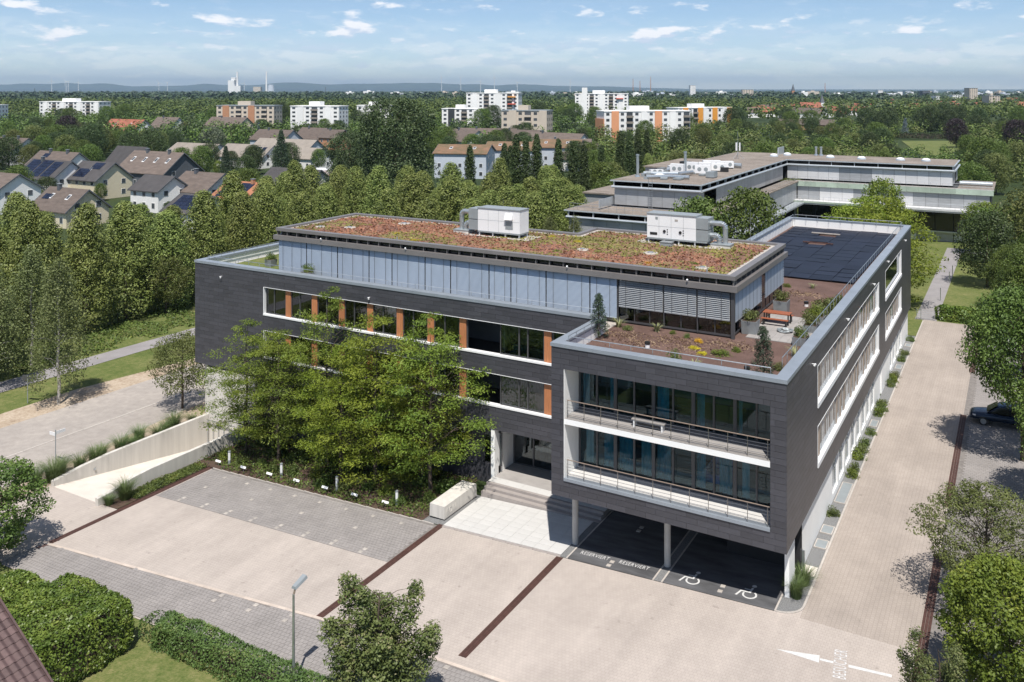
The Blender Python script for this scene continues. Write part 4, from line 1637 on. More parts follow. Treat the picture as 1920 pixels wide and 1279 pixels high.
L['privet'] = leaf_mat('glossy_shrub_leaf', (0.058, 0.106, 0.017), (0.174, 0.240, 0.043), (0.28, 0.31, 0.075), .18, rough=.4, nscale=1.1)
L['hedge'] = leaf_mat('hedge_leaf', (0.046, 0.086, 0.022), (0.126, 0.186, 0.048), (0.24, 0.20, 0.08), .18, nscale=.9)
L['grassb'] = leaf_mat('ornamental_grass', (0.060, 0.100, 0.030), (0.16, 0.22, 0.075), (0.30, 0.31, 0.14), .25, nscale=1.0)
L['cover'] = leaf_mat('ground_cover_leaf', (0.050, 0.080, 0.020), (0.14, 0.19, 0.04), (0.27, 0.26, 0.06), .2, nscale=1.2)
L['yucca'] = leaf_mat('yucca_leaf', (0.15, 0.18, 0.07), (0.42, 0.43, 0.22), None, .15)
L['yellowflower'] = leaf_mat('yellow_sedum', (0.38, 0.33, 0.02), (0.62, 0.52, 0.03), None, .15)
L['orangeflower'] = leaf_mat('orange_flower', (0.55, 0.27, 0.02), (0.70, 0.42, 0.03), None, .1)
L['redsedum'] = leaf_mat('red_sedum', (0.17, 0.065, 0.042), (0.32, 0.13, 0.085), (0.42, 0.22, 0.15), .1, nscale=.6)
L['greensedum'] = leaf_mat('green_sedum', (0.14, 0.145, 0.035), (0.27, 0.265, 0.06), (0.42, 0.39, 0.09), .1, nscale=.6)
L['ivy'] = L['broad']

PROTO = {}


def proto(key, seed, H, h0, Rm, prof, K, cr, n_per, size, m, bark='bark', r0=.22, flat=.8, aspect=.55, limbs=14, inner=.55, shell=.45, zj=0., lean=(0, 0), up=.35, out=.8, fork=.22, top=.9, droop=None, rnd_=.5, extra=None):
    rs = np.random.RandomState(seed)
    C, Rd = crown_profile(rs, K, H, h0, Rm, prof, cr, flat, inner, zj)
    if extra:
        C, Rd = extra(rs, C, Rd)
    P, Nm, S = puff(rs, C, Rd, n_per, size, shell, out, up, rnd_)
    if droop:
        n = len(P)
        P[:, 2] -= droop * rs.rand(n) ** 1.5
        P[:, 2] = np.maximum(P[:, 2], h0 * .55)
    crown = leaf_mesh('crown', P, Nm, S, rs, L[m], aspect)
    idx = rs.permutation(len(C))[:limbs]
    trunk = wood_mesh('trunk', H, r0, [C[i] for i in idx], M[bark], lean, fork, top=top)
    PROTO[key] = (crown, trunk)


def plant(name, key, label, cat, loc, s=1.0, rz=None, group=None, sz=None, crown='crown', trunk='trunk'):
    t = thing(name, label, cat, loc, (rz if rz is not None else (loc[0] * 7.3 + loc[1] * 3.1) % 6.28), group)
    t.scale = (s, s, sz if sz else s)
    c, w = PROTO[key]
    link(crown, c, t)
    if w:
        link(trunk, w, t)
    return t


cone = lambda t: (min(1, .55 + t * 2.4)) * (1 - t) ** .62 + .05
dome = lambda t: math.sqrt(max(.02, 1 - (2 * t - .85) ** 2 / 1.35)) if t > .42 else (.55 + .45 * t / .42)
oval = lambda t: math.sqrt(max(.03, 1 - (2 * t - 1) ** 2)) * .95 + .08
colm = lambda t: (min(1, .5 + 2 * t)) * (1 - t) ** .6 * .98 + .05
fir = lambda t: (1 - t) * .95 + .04
for v in range(4):
    proto('lime%d' % v, 40 + v, 13.6 + .5 * (v % 3), .9, 3.3 + .15 * v, cone, 120, 1.22, 140, .275, 'lime', limbs=10, up=.6, rnd_=.36, shell=.72)
for v in range(4):
    proto('broad%d' % v, 50 + v, 15, 3.0, 5.6, dome, 105, 1.9, 95, .46, 'broad', r0=.32, limbs=12, shell=.7)
    proto('dark%d' % v, 60 + v, 15, 2.5, 5.4, dome if v % 2 else oval, 105, 1.9, 95, .46, 'dark', r0=.32, limbs=12, shell=.7)
    proto('olive%d' % v, 70 + v, 13, 2.0, 5.0, dome, 100, 1.8, 95, .43, 'olive', r0=.28, limbs=12, shell=.7)
for v in range(2):
    proto('bright%d' % v, 80 + v, 10, 1.8, 3.8, oval, 110, 1.2, 60, .36, 'bright', r0=.2)
    proto('column%d' % v, 84 + v, 19, 1.0, 1.55, colm, 150, .85, 74, .32, 'dark', r0=.25, limbs=6, flat=1.5, inner=.35)
    proto('spruce%d' % v, 88 + v, 13, .8, 3.0, fir, 150, .8, 60, .34, 'spruce', r0=.2, limbs=16, flat=.45, up=.1, aspect=.3, top=.97)
proto('silver', 92, 9, 1.2, 4.6, dome, 120, 1.4, 64, .40, 'silver', r0=.22)
proto('purple', 93, 13, 2, 4.6, oval, 130, 1.5, 64, .44, 'purple', r0=.25)
proto('bluespruce', 94, 14, .8, 3.0, fir, 150, .8, 60, .34, 'bluespruce', r0=.2, limbs=10, flat=.45, up=.1, aspect=.3, top=.97)


def poplar_extra(rs, C, Rd):
    return C, Rd


proto('bigash', 95, 25, 3.0, 8.6, lambda t: oval(t) * (.88 + .22 * math.sin(9 * t)), 210, 1.9, 130, .44, 'ash', r0=.5, limbs=26, inner=.5, shell=.72)


# honey locusts: airy, in flat tiers
def tiers(rs, C, Rd):
    C2, R2 = [], []
    for (x, y, z), (a, b, c) in zip(C, Rd):
        if rs.rand() < .88 - .25 * (z > 10):
            C2.append((x * rs.uniform(.8, 1.15), y * rs.uniform(.8, 1.15), round(z / 1.3) * 1.3 + .38 * rs.normal()))
            R2.append((a * rs.uniform(.8, 1.25), a * rs.uniform(.8, 1.25), a * .36))
    return C2, R2


for v in range(3):
    proto('honey%d' % v, 110 + v, 12.8, 2.1, 4.2 + .2 * v, lambda t: (.55 + .45 * min(1, t / .3)) if t < .5 else (1 - ((t - .5) / .5) ** 1.5) * .8 + .2, 112, 1.12, 160, .22, 'honey' if v == 1 else 'honey_dark', r0=.15, limbs=40, aspect=.34, inner=.25, shell=.1, extra=tiers, up=.9, out=.3, rnd_=.55, top=.95)
proto('gold', 130, 11.5, 1.6, 5.4, dome, 130, 1.5, 100, .34, 'honey', r0=.22, limbs=20, extra=tiers, up=.9, out=.4, aspect=.45)
proto('birch0', 120, 13.5, 3.0, 2.9, lambda t: (.6 + .4 * min(1, t / .2)) * (1 - t) ** .6 + .06, 90, .85, 120, .20, 'birch', 'birchbark', r0=.15, limbs=26, flat=1.3, inner=.3, shell=.2, droop=2.4, top=.97)
proto('birch1', 121, 11.5, 2.4, 2.6, lambda t: (.6 + .4 * min(1, t / .2)) * (1 - t) ** .6 + .06, 80, .85, 110, .20, 'birch', 'birchbark', r0=.13, limbs=26, flat=1.3, inner=.3, shell=.2, droop=2.0, top=.97)
proto('small', 122, 6.6, 1.9, 2.9, dome, 70, .85, 120, .17, 'olive', r0=.11, limbs=26, inner=.3)
proto('maple', 123, 9.5, 1.8, 4.0, dome, 170, 1.0, 190, .19, 'broad', r0=.2, limbs=24)
proto('maple_high', 129, 9.5, 3.5, 3.6, oval, 150, .95, 190, .19, 'broad', r0=.17, limbs=24)
proto('brightmaple', 124, 6.2, .8, 2.7, oval, 170, .62, 190, .16, 'bright', r0=.12, limbs=16)
proto('edgemaple', 131, 6.2, .8, 2.9, oval, 95, .62, 170, .17, 'broad', r0=.12, limbs=36, inner=.2)
proto('cherry', 125, 6.6, 1.8, 3.9, lambda t: dome(t), 120, .75, 150, .16, 'olive', r0=.14, limbs=70, inner=.2, flat=.45, up=.7, aspect=.42)


def spires(rs, C, Rd):
    C2, R2 = [], []
    lead = [(-1.3, .3, 7.2), (-.5, -.5, 6.9), (.35, .4, 5.7), (1.4, .1, 6.8), (2.3, -.3, 4.6), (-2.1, -.2, 4.9), (.3, -1.4, 4.8), (-.2, 1.3, 5.2)]
    for (lx, ly, h) in lead:
        for k in range(20):
            t = (k + .5) / 20
            z = 1.1 + (h - 1.1) * t
            r = .95 * (1 - t) ** .55 + .1
            a = rs.rand() * 6.28
            f = min(1, .35 + .65 * t)
            C2.append((lx * f + r * .55 * math.cos(a), ly * f + r * .55 * math.sin(a), z))
            q = .55 * (1.15 - .5 * t)
            R2.append((q, q, q * 1.15))
    return C2, R2


proto('pear', 126, 7.2, 1.1, 2.4, oval, 10, .5, 165, .14, 'pear', r0=.13, limbs=40, extra=spires, shell=.2)
proto('pearshrub', 127, 7.2, 1.1, 2.4, oval, 10, .5, 130, .125, 'pear', r0=.13, limbs=30, extra=spires, shell=.2)
proto('conifer_pot', 128, 2.7, .15, .62, lambda t: fir(t) * .9 + .12, 46, .22, 70, .13, 'spruce', r0=.05, limbs=24, aspect=.22, flat=.8, up=.6, top=.97)


def blades(name, n, h, spread, w, m, seed, arch=.55):
    """Tuft of long arching grass blades."""
    rs = np.random.RandomState(seed)
    V, F = [], []
    for i in range(n):
        a = rs.rand() * 6.283
        r0 = spread * .28 * rs.rand() ** .5
        hh = h * (.6 + .5 * rs.rand())
        o = spread * (.25 + .75 * rs.rand()) * arch * 1.6
        dx, dy = math.cos(a), math.sin(a)
        px, py = -dy * w * .5, dx * w * .5
        pts = []
        for t in (0, .45, .8, 1.0):
            q = r0 + o * t ** 2.2
            z = hh * (t - .32 * t ** 3)
            pts.append((dx * q, dy * q, z, 1 - t * .85))
        k = len(V)
        for (x, y, z, s) in pts:
            V += [(x - px * s, y - py * s, z), (x + px * s, y + py * s, z)]
        for q in range(3):
            F.append((k + 2 * q, k + 2 * q + 1, k + 2 * q + 3, k + 2 * q + 2))
    return np_mesh(name, V, F, L[m])


GRASS = [blades('blades', 420, 1.25, .85, .02, 'grassb', 5), blades('blades', 420, 1.1, .95, .02, 'grassb', 6)]
YUC = blades('blades', 46, .62, .42, .055, 'yucca', 8, .8)


def bush_mesh(name, rs_seed, rx, ry, rz, K, n_per, size, m, cr=.3):
    rs = np.random.RandomState(rs_seed)
    C, Rd = [], []
    for i in range(K):
        d = unit(rs.normal(size=3))
        d[2] = abs(d[2])
        q = .45 + .5 * rs.rand()
        C.append((d[0] * rx * q, d[1] * ry * q, d[2] * rz * q))
        c = cr * (.7 + .6 * rs.rand())
        Rd.append((c, c, c * .8))
    P, Nm, S = puff(rs, C, Rd, n_per, size)
    P[:, 2] = np.maximum(P[:, 2], .01)
    return leaf_mesh(name, P, Nm, S, rs, L[m])


BUSH = {k: bush_mesh('foliage', 200 + i, .6, .6, .55, 16, 60, .10, m) for i, (k, m) in enumerate((('green', 'cover'), ('olive', 'olive'), ('bright', 'bright'), ('dark', 'broad'), ('yellow', 'yellowflower'), ('orange', 'orangeflower')))}
STEM = MB().tube((0, 0, -.05), (0, 0, .35), .03, .015, 5).tube((0, 0, .1), (.15, .1, .4), .02, .01, 5).tube((0, 0, .1), (-.15, .05, .38), .02, .01, 5).build('s', M['bark'])
_s = STEM.data
bpy.data.objects.remove(STEM)
STEM = _s


def shrub(key, label, loc, s=1.0, sz=None, group=None, name='shrub'):
    t = thing(name, label, name.replace('_', ' ').split()[-1], loc, (loc[0] * 5 + loc[1]) % 6, group)
    t.scale = (s, s, sz or s)
    link('foliage', BUSH[key], t)
    link('stem', STEM, t)
    return t


# ================================================================== ROOF GARDEN AND ROOF EQUIPMENT
# sedum tufts on the green roof: nobody could count them
rs = np.random.RandomState(77)
def sedum_tufts(n, x0, x1, y0, y1, z, m, name, keep):
    P = np.stack([rs.uniform(x0, x1, n), rs.uniform(y0, y1, n), np.full(n, z)], 1)
    P = P[keep(P)]
    P[:, 2] += rs.rand(len(P)) * .07
    Nm = unit(np.array([0, 0, 1.0]) + rs.normal(size=P.shape) * .45)
    me = leaf_mesh(name, P, Nm, .12 + .14 * rs.rand(len(P)), rs, L[m], .7)
    o = link(name, me, BLD)
    o['kind'] = 'stuff'


from mathutils import noise as mnoise


def nfield(P, s, seed):
    return np.array([mnoise.noise((p[0] * s + seed, p[1] * s * 1.4, seed)) for p in P])


zsed = zk1 + .13
box_ok = lambda P: (P[:, 1] < 19.0) | (P[:, 0] > -20.8)
sedum_tufts(15000, PX0 + .75, PX1 - .8, PY0 + .8, PY1 - .8, zsed, 'redsedum', 'sedum_tuft', lambda P: box_ok(P) & (nfield(P, .15, 3) + .4 * nfield(P, .6, 8) + .005 * (-25 - P[:, 0]) > .0))
sedum_tufts(15000, PX0 + .75, PX1 - .8, PY0 + .8, PY1 - .8, zsed, 'greensedum', 'sedum_tuft', lambda P: box_ok(P) & (nfield(P, .15, 3) + .4 * nfield(P, .6, 8) + .005 * (-25 - P[:, 0]) < .02))
for i, (x, y, key, s) in enumerate(((-31.6, 10.6, 'yellow', .75), (-22.9, 17.6, 'yellow', .6), (-20.0, 16.6, 'yellow', .65), (-12.0, 11.2, 'orange', .5), (-35, 12.5, 'yellow', .5), (-9.2, 12.6, 'bright', .6), (-19.6, 11.9, 'bright', .5))):
    shrub(key, 'flat %s sedum cushion on the planted roof, %s' % ('yellow flowering' if key != 'bright' else 'lime green', ['beside the left white unit', 'right of the left white unit', 'midway between the white units', 'near the front roof edge, orange tinted', 'left of the left white unit', 'nearest the front right corner', 'below the middle of the roof'][i]),
          (x, y, zk1 + .1), s, .25, 'sedum cushions on the roof', 'sedum_cushion')
for i, (x, y, rr) in enumerate(((-40.5, 13, .55), (-37.7, 17.2, .6), (-18.2, 13.6, .5), (-13.2, 14.8, .6), (-8.2, 11.5, .5), (-43.0, 12.0, .45))):
    b = MB().tube((0, 0, 0), (0, 0, .07), rr, rr * .9, 14)
    t = thing('roof_outlet', 'round pebble patch with outlet on the planted roof, %s' % ['left part', 'far left part', 'centre of the roof', 'in front of the right unit', 'close to the front corner', 'at the left end'][i], 'roof outlet', (x, y, zk1 + .12))
    b.build('pebble_ring', M['pebble'], t)
    MB().tube((0, 0, .07), (0, 0, .13), rr * .4, rr * .35, 10).build('cover', M['zinc'], t)


def duct_path(parent, pts, r, name='duct'):
    b = MB()
    pts = [Vector(p) for p in pts]
    sm = [pts[0]]
    for a, c, e in zip(pts, pts[1:], pts[2:]):
        rr = min(.35, (c - a).length * .45, (e - c).length * .45)
        p0, p1 = c + (a - c).normalized() * rr, c + (e - c).normalized() * rr
        for k in range(6):
            t = k / 5
            sm.append((1 - t) ** 2 * p0 + 2 * t * (1 - t) * c + t * t * p1)
    sm.append(pts[-1])
    b.path(sm, r, 12)
    for q in (1, len(sm) - 2):
        d = (sm[q] - sm[q - 1]).normalized()
        b.tube(sm[q] - d * .03, sm[q] + d * .03, r * 1.12, r * 1.12, 12)
    return b.build(name, M['duct'], parent, smooth=False)


def ac_unit(loc, label, flip):
    t = thing('ventilation_unit', label, 'ventilation unit', loc, 0, 'rooftop ventilation units')
    s = -1 if flip else 1
    zz = .45
    MB().box(-2.0, 2.0, -.75, .75, zz, zz + 1.85).build('housing', M['acwhite'], t)
    MB().box(-2.04, 2.04, -.8, .8, zz + 1.852, zz + 1.93).build('lid', M['acgrey'], t)
    for x in (-1.9, -.6, .6, 1.9):
        for y in (-.65, .65):
            MB().box(x - .05, x + .05, y - .05, y + .05, 0, zz - .12).build('leg', M['acwhite'], t)
    MB().box(-2.0, 2.0 + (.9 if s > 0 else 0), -.78, .78, zz - .12, zz - .004).build('base_frame', M['acgrey'], t)
    x0, x1 = (2.003, 2.95) if s > 0 else (-2.95, -2.003)
    MB().box(x0, x1, -.72, .72, zz + .02, zz + .86).build('plenum', M['acgrey'], t)
    MB().box(x0, x1, -.72, .72, zz + .92, zz + 1.78).build('plenum', M['acgrey'], t)
    e = x1 if s > 0 else x0
    duct_path(t, [(e, 0, zz + 1.38), (e + s * 1.15, 0, zz + 1.38), (e + s * 1.15, 0, .2)], .2)
    duct_path(t, [(e, -.05, zz + .45), (e + s * .7, -.05, zz + .45), (e + s * .7, -.05, .2)], .2)
    MB().box(e + s * .9 - .75, e + s * .9 + .75, -.55, .55, 0, .25).build('duct_base', M['concrete'], t)
    MB().box(e + s * .9 - .78, e + s * .9 + .78, -.58, .58, .252, .32).build('duct_base_cap', M['acgrey'], t)
    for k, x in enumerate((-1.0, 0, 1.0)):
        MB().box(x - .008, x + .008, -.757, -.75, zz + .02, zz + 1.82).build('panel_seam', M['acgrey'], t)
    MB().box(-1.96, 1.96, -.757, -.7505, zz + .91, zz + .925).build('panel_seam', M['acgrey'], t)
    if flip:
        MB().hexa([(.65, -1.0, zz + 1.1), (1.35, -1.0, zz + 1.1), (1.35, -.752, zz + 1.1), (.65, -.752, zz + 1.1)],
                  [(.65, -.78, zz + 1.6), (1.35, -.78, zz + 1.6), (1.35, -.752, zz + 1.6), (.65, -.752, zz + 1.6)]).build('intake_hood', M['acwhite'], t)
        MB().box(.65, 1.35, -.77, -.752, zz + .3, zz + .95).build('grille', M['acgrey'], t)
    else:
        MB().box(-1.75, -1.15, -.77, -.752, zz + .22, zz + .42).build('grille', M['black'], t)
        for x in (-.55, .75):
            MB().tube((x, -.752, zz + .55), (x, -.80, zz + .55), .12, .12, 10).build('gauge', M['black'], t)
            for q in range(3):
                MB().box(x + .2, x + .28, -.77, -.752, zz + .3 + .18 * q, zz + .38 + .18 * q).build('latch', M['black'], t)
        MB().box(.3, .55, -.765, -.752, zz + 1.4, zz + 1.55).build('label_plate', M['marker'], t)
        MB().box(-1.3, -1.1, -.765, -.752, zz + 1.45, zz + 1.65).build('label_plate', M['acgrey'], t)
    return t


ac_unit((-26.6, 16.0, zk1 + .1), 'white rooftop unit with ducts on its left side', True)
ac_unit((-13.2, 20.0, zk1 + .1), 'white rooftop unit with dials and ducts on its right side', False)
for x, y, w in ((-26.8, 16.0, 3.2), (-12.6, 20.0, 3.4)):
    MB().box(x - w, x + w, y - 1.2, y + 1.2, zk1 + .1, zk1 + .16).build('pebble_bed', M['pebble'], BLD)
t = thing('roof_box', 'small grey box on pebbles before the right unit', 'box', (-13.2, 18.3, zk1 + .12))
MB().box(-.45, .45, -.3, .3, 0, .3).build('body', M['acgrey'], t)
MB().box(-.48, .48, -.33, .33, .302, .36).build('lid', M['zinc'], t)

# black panels on the rear roof
PV = thing('roof_panel_array', 'field of black flat panels covering the rear roof', 'solar array', (0, 0, 10.42))
rngp = random.Random(9)
pm_ = None
cols_, rows_ = 6, 15
pw, ph = 10.9 / cols_, 28.6 / rows_
for i in range(cols_):
    for j in range(rows_):
        if (i, j) in ((1, 12), (2, 12), (2, 8), (2, 9)) and rngp.random() < 2 and (i, j) in ((2, 12), (2, 9)):
            continue
        loc = (-12.25 + pw * (i + .5), 30.2 + ph * (j + .5), 0 + rngp.uniform(-.012, .012))
        if pm_ is None:
            o = MB().box(-pw / 2 + .012, pw / 2 - .012, -ph / 2 + .012, ph / 2 - .012, 0, .045).build('panel', M['pv'], PV)
            pm_ = o.data
        else:
            o = link('panel', pm_, PV)
        o.location = loc
        o.rotation_euler = (rngp.uniform(-.02, .02), rngp.uniform(-.02, .02), rngp.uniform(-.006, .006))
for k, (x, y) in enumerate(((-8.0, 54.5), (-7.6, 48.0))):
    b = MB()
    b.box(-1.5, 1.5, -.09, .09, 0, .1)
    o = b.build('timber_batten', M['marker'] if k == 0 else M['rust'], None, (x, y, 10.50), False)
    tag(o, 'pale timber batten lying on the black panels, far one' if k == 0 else 'reddish batten lying on the black panels, near one', 'batten')

# terrace slabs at the penthouse corner
for i in range(8):
    for j in range(9):
        x, y = -4.9 + .52 * i, 10.2 + .75 * j
        if x < -1.2:
            MB().box(x, x + .51, y, y + .74, 10.355, 10.40).build('terrace_slab', M['slab'], BLD)
# plants on the lava roof
ZR = 10.34
plant('potted_conifer', 'conifer_pot', 'slender dark conifer at the left corner of the front roof terrace', 'conifer', (-13.1, 5.3, ZR), 1.05, 0, 'roof terrace conifers')
plant('potted_conifer', 'conifer_pot', 'bushy dark conifer at the right front corner of the roof', 'conifer', (-1.75, 2.2, ZR), 1.1, 2, 'roof terrace conifers')
for i, (x, y, s, lab) in enumerate(((-13.0, 8.4, 1.3, 'beside the left conifer'), (-10.4, 8.7, 1.25, 'in front of the half-open blinds'), (-8.2, 2.0, 1.0, 'left along the front railing'), (-5.7, 2.2, 1.1, 'middle of the front railing'), (-1.2, 7.6, 1.2, 'by the side coping near the terrace'), (-4.0, 27, .9, 'on the lava strip before the black panels'), (-2.1, 1.7, .7, 'tucked behind the right conifer'))):
    t = thing('yucca', 'spiky pale yucca on the red roof, ' + lab, 'yucca', (x, y, ZR), i * 1.3, 'yuccas on the roof terrace')
    t.scale = (s, s, s)
    link('blades', YUC, t)
for i, (x, y, key, s, sz, lab) in enumerate(((-6.95, 2.5, 'olive', .75, 1.5, 'upright olive green shrub behind the front railing'), (-5.3, 5.6, 'bright', .95, .6, 'low mid green cushion shrub in the middle of the red roof'), (-4.6, 6.9, 'bright', .55, .5, 'small green tuft right of the cushion shrub'),
                                          (-7.0, 6.1, 'yellow', .6, .3, 'flat yellow green mat left of the cushion shrub'), (-6.2, 5.3, 'yellow', .5, .3, 'yellow green mat touching the cushion shrub'), (-7.2, 7.6, 'orange', .45, .45, 'small orange flowering plant near the penthouse glazing'),
                                          (-9.3, 8.6, 'bright', .4, .4, 'small green tuft below the blinds'), (-12.2, 8.0, 'olive', .6, .6, 'dry olive tuft near the left conifer'), (-8.2, 8.3, 'green', .4, .5, 'green tuft beside the glazing'),
                                          (-1.5, 4.6, 'olive', .6, .7, 'brownish shrub behind the right conifer'), (-6.0, 26.5, 'bright', .6, .5, 'green tuft at the far penthouse corner'))):
    shrub(key, lab, (x, y, ZR), s, sz, 'small roof plants')
# dry plant litter patches
rs = np.random.RandomState(5)
n = 2600
cx_l = np.array([(-8.5, 7.4), (-5.2, 8.0), (-12.0, 6.6), (-4.2, 24.5), (-2.0, 22.5), (-7.0, 6.0), (-10.5, 5.4)])
which = rs.randint(0, len(cx_l), n)
P = np.concatenate([cx_l[which] + rs.normal(size=(n, 2)) * np.array([.9, .55]), np.full((n, 1), ZR + .04)], 1)
me = leaf_mesh('dry_litter', P, unit(np.array([0, 0, 1.]) + rs.normal(size=P.shape) * .6), .10 + .1 * rs.rand(n), rs, leaf_mat('dry_stem', (.16, .095, .06), (.34, .25, .15), None, .05), .4)
stuff(link('dry_litter', me), 'dry brownish plant litter on the red roof', 'plants')


def planter(loc, label, key, s, w=.5, h=.85, ps=1.0):
    t = thing('planter', label, 'planter', loc, 0, 'zinc planters on the roof')
    b = MB()
    b.hexa([(-w * .92, -w * .92, 0), (w * .92, -w * .92, 0), (w * .92, w * .92, 0), (-w * .92, w * .92, 0)], [(-w, -w, h), (w, -w, h), (w, w, h), (-w, w, h)])
    b.build('box', M['zinc'], t)
    MB().box(-w + .05, w - .05, -w + .05, w - .05, h - .01, h + .02).build('soil', M['bed'], t)
    o = link('foliage', BUSH[key], t, (0, 0, h), 0, (ps * .95, ps * .95, ps * 1.3))
    return t


planter((-4.9, 11.4, 10.36), 'tall zinc planter with a pine bush at the penthouse corner', 'olive', 1)
planter((-4.4, 18.0, 10.36), 'tall zinc planter with grasses behind the picnic table', 'olive', 1)
for i, (x, y, k, s) in enumerate(((-1.45, 10.3, 'green', .9), (-1.45, 13.6, 'olive', 1.0), (-1.5, 16.2, 'bright', .9), (-1.5, 18.2, 'olive', 1.2), (-1.5, 20.4, 'olive', 1.1), (-1.3, 22.6, 'green', .8), (-1.9, 17.2, 'olive', 1.0))):
    if i < 3:
        planter((x, y, 10.36), 'dark low planter by the side railing, ' + ['nearest the front', 'second from the front', 'third, light green'][i], k, s, .45, .5, s)
    else:
        shrub(k, 'leafy shrub along the side roof railing, ' + ['just behind the planters', 'beyond the planters', 'last of the row', 'set slightly inwards'][i - 3], (x, y, ZR), s * 1.3, s * 1.5, 'shrubs along the roof railing')
planter((-48.6, 11.6, 10.36), 'small zinc planter with dark bush on the left roof end', 'dark', 1, .4, .6, .8)
planter((-41.4, 8.6, 10.36), 'zinc planter with round bush in front of the long blinds', 'green', 1, .42, .75, .9)
shrub('bright', 'tiny green sprout behind the long coping', (-25.6, 8.1, 10.4), .35, .9)
shrub('yellow', 'yellow green tuft at the right end of the long coping', (-14.6, 8.2, 10.4), .6, .35)
# picnic table
pt = thing('picnic_table', 'red brown wooden picnic table on the roof terrace', 'table', (-3.9, 14.6, 10.40))
for k in range(6):
    MB().box(-.9, .9, -.42 + .14 * k + .005, -.42 + .14 * k + .135, .72, .76).build('plank', M['wood'], pt)
for x in (-.8, .8):
    for y in (-.35, .35):
        MB().box(x - .04, x + .04, y - .04, y + .04, 0, .72).build('leg', M['black'], pt)
for sgn, lab in ((-1, 'near'), (1, 'far')):
    bt = thing('picnic_bench', 'red brown wooden bench on the %s side of the picnic table' % lab, 'bench', (-3.9, 14.6 + sgn * .8, 10.40))
    for k in range(2):
        MB().box(-.9, .9, -.15 + .15 * k + .005, -.15 + .15 * k + .145, .42, .46).build('plank', M['wood'], bt)
    for x in (-.75, .75):
        MB().box(x - .04, x + .04, -.13, .13, 0, .42).build('leg', M['black'], bt)
hz = thing('hose_coil', 'grey tangled coil of hose lying beside the picnic table', 'hose', (-2.9, 12.6, 10.41))
b = MB()
pts = [Vector((.45 * (1 + .2 * math.sin(k * .37)) * math.cos(k * .42), .38 * (1 + .2 * math.cos(k * .29)) * math.sin(k * .42), .05 + .05 * (1 + math.sin(k * .9)))) for k in range(70)]
b.path(pts, .035, 6).build('coil', M['acgrey'], hz)
tb = thing('garden_bench', 'grey garden bench on the left roof end', 'bench', (-47.2, 12.2, 10.36))
MB().box(-.75, .75, -.22, .22, .42, .47).build('seat', M['zinc'], tb)
for x in (-.68, .68):
    MB().box(x - .03, x + .03, -.2, .2, 0, .42).build('leg', M['steel'], tb)
tb = thing('wicker_chair', 'dark wicker chair beside the left blinds', 'chair', (-46.1, 13.0, 10.36), .4)
MB().box(-.35, .35, -.35, .35, .35, .45).build('seat', M['bark'], tb)
MB().box(-.35, .35, .3, .38, .45, 1.0).build('backrest', M['bark'], tb)
for x in (-.3, .3):
    for y in (-.3, .3):
        MB().box(x - .03, x + .03, y - .03, y + .03, 0, .35).build('leg', M['bark'], tb)
for i, (x, y) in enumerate(((-9.6, 4.9), (-2.9, 3.1), (-3.2, 20.6))):
    t = thing('roof_vent', 'small white pot with dark cap on the red roof, ' + ['in the middle', 'beside the right conifer', 'beyond the terrace slabs'][i], 'roof vent', (x, y, ZR))
    MB().tube((0, 0, 0), (0, 0, .22), .15, .15, 12).build('pot', M['whitepaint'], t)
    MB().tube((0, 0, .22), (0, 0, .38), .17, .17, 12).build('cap', M['black'], t)
for i, (x, y) in enumerate(((-28.5, 19.2), (-8.0, 23.1), (-22.0, 19.9), (-7.4, 10), (-33, 10.0))):
    o = MB().tube((0, 0, 0), (0, 0, 2.6 if i < 3 else .8), .012, .008, 5).tube((0, 0, -.1), (0, 0, .12), .06, .05, 8).build('lightning_rod', M['steel'], None, (x, y, ze1))
    tag(o, 'thin lightning rod on the penthouse roof edge, ' + ['behind the left unit', 'at the far right corner', 'at the roof step', 'short one at the front right', 'short one at the front left'][i], 'lightning rod', 'lightning rods')

# ================================================================== SITE FURNITURE, PLANTING, CARS
# street lamp
lp = thing('street_lamp', 'slim grey street lamp at the hedge, single angled head', 'street lamp', (-19.1, -16.1, gz(-19.1)))
MB().tube((0, 0, 0), (0, 0, 4.45), .075, .055, 12, True).build('pole', M['steel'], lp, smooth=False)
MB().tube((0, 0, 0), (0, 0, .35), .11, .11, 12).build('pole_base', M['steel'], lp)
MB().tube((0, 0, 4.4), (.02, .10, 4.72), .05, .045, 10).build('spigot', M['handrail'], lp)
hd = MB()
hd.hexa([(-.15, .0, 4.680), (.15, .0, 4.680), (.17, .78, 4.880), (-.17, .78, 4.880)], [(-.10, .02, 4.800), (.10, .02, 4.800), (.12, .74, 5.020), (-.12, .74, 5.020)])
hd.build('lamp_head', M['acgrey'], lp)
MB().hexa([(-.11, .1, 4.692), (.11, .1, 4.692), (.12, .72, 4.852), (-.12, .72, 4.852)], [(-.11, .1, 4.700), (.11, .1, 4.700), (.12, .72, 4.860), (-.12, .72, 4.860)]).build('lens', M['whitepaint'], lp)

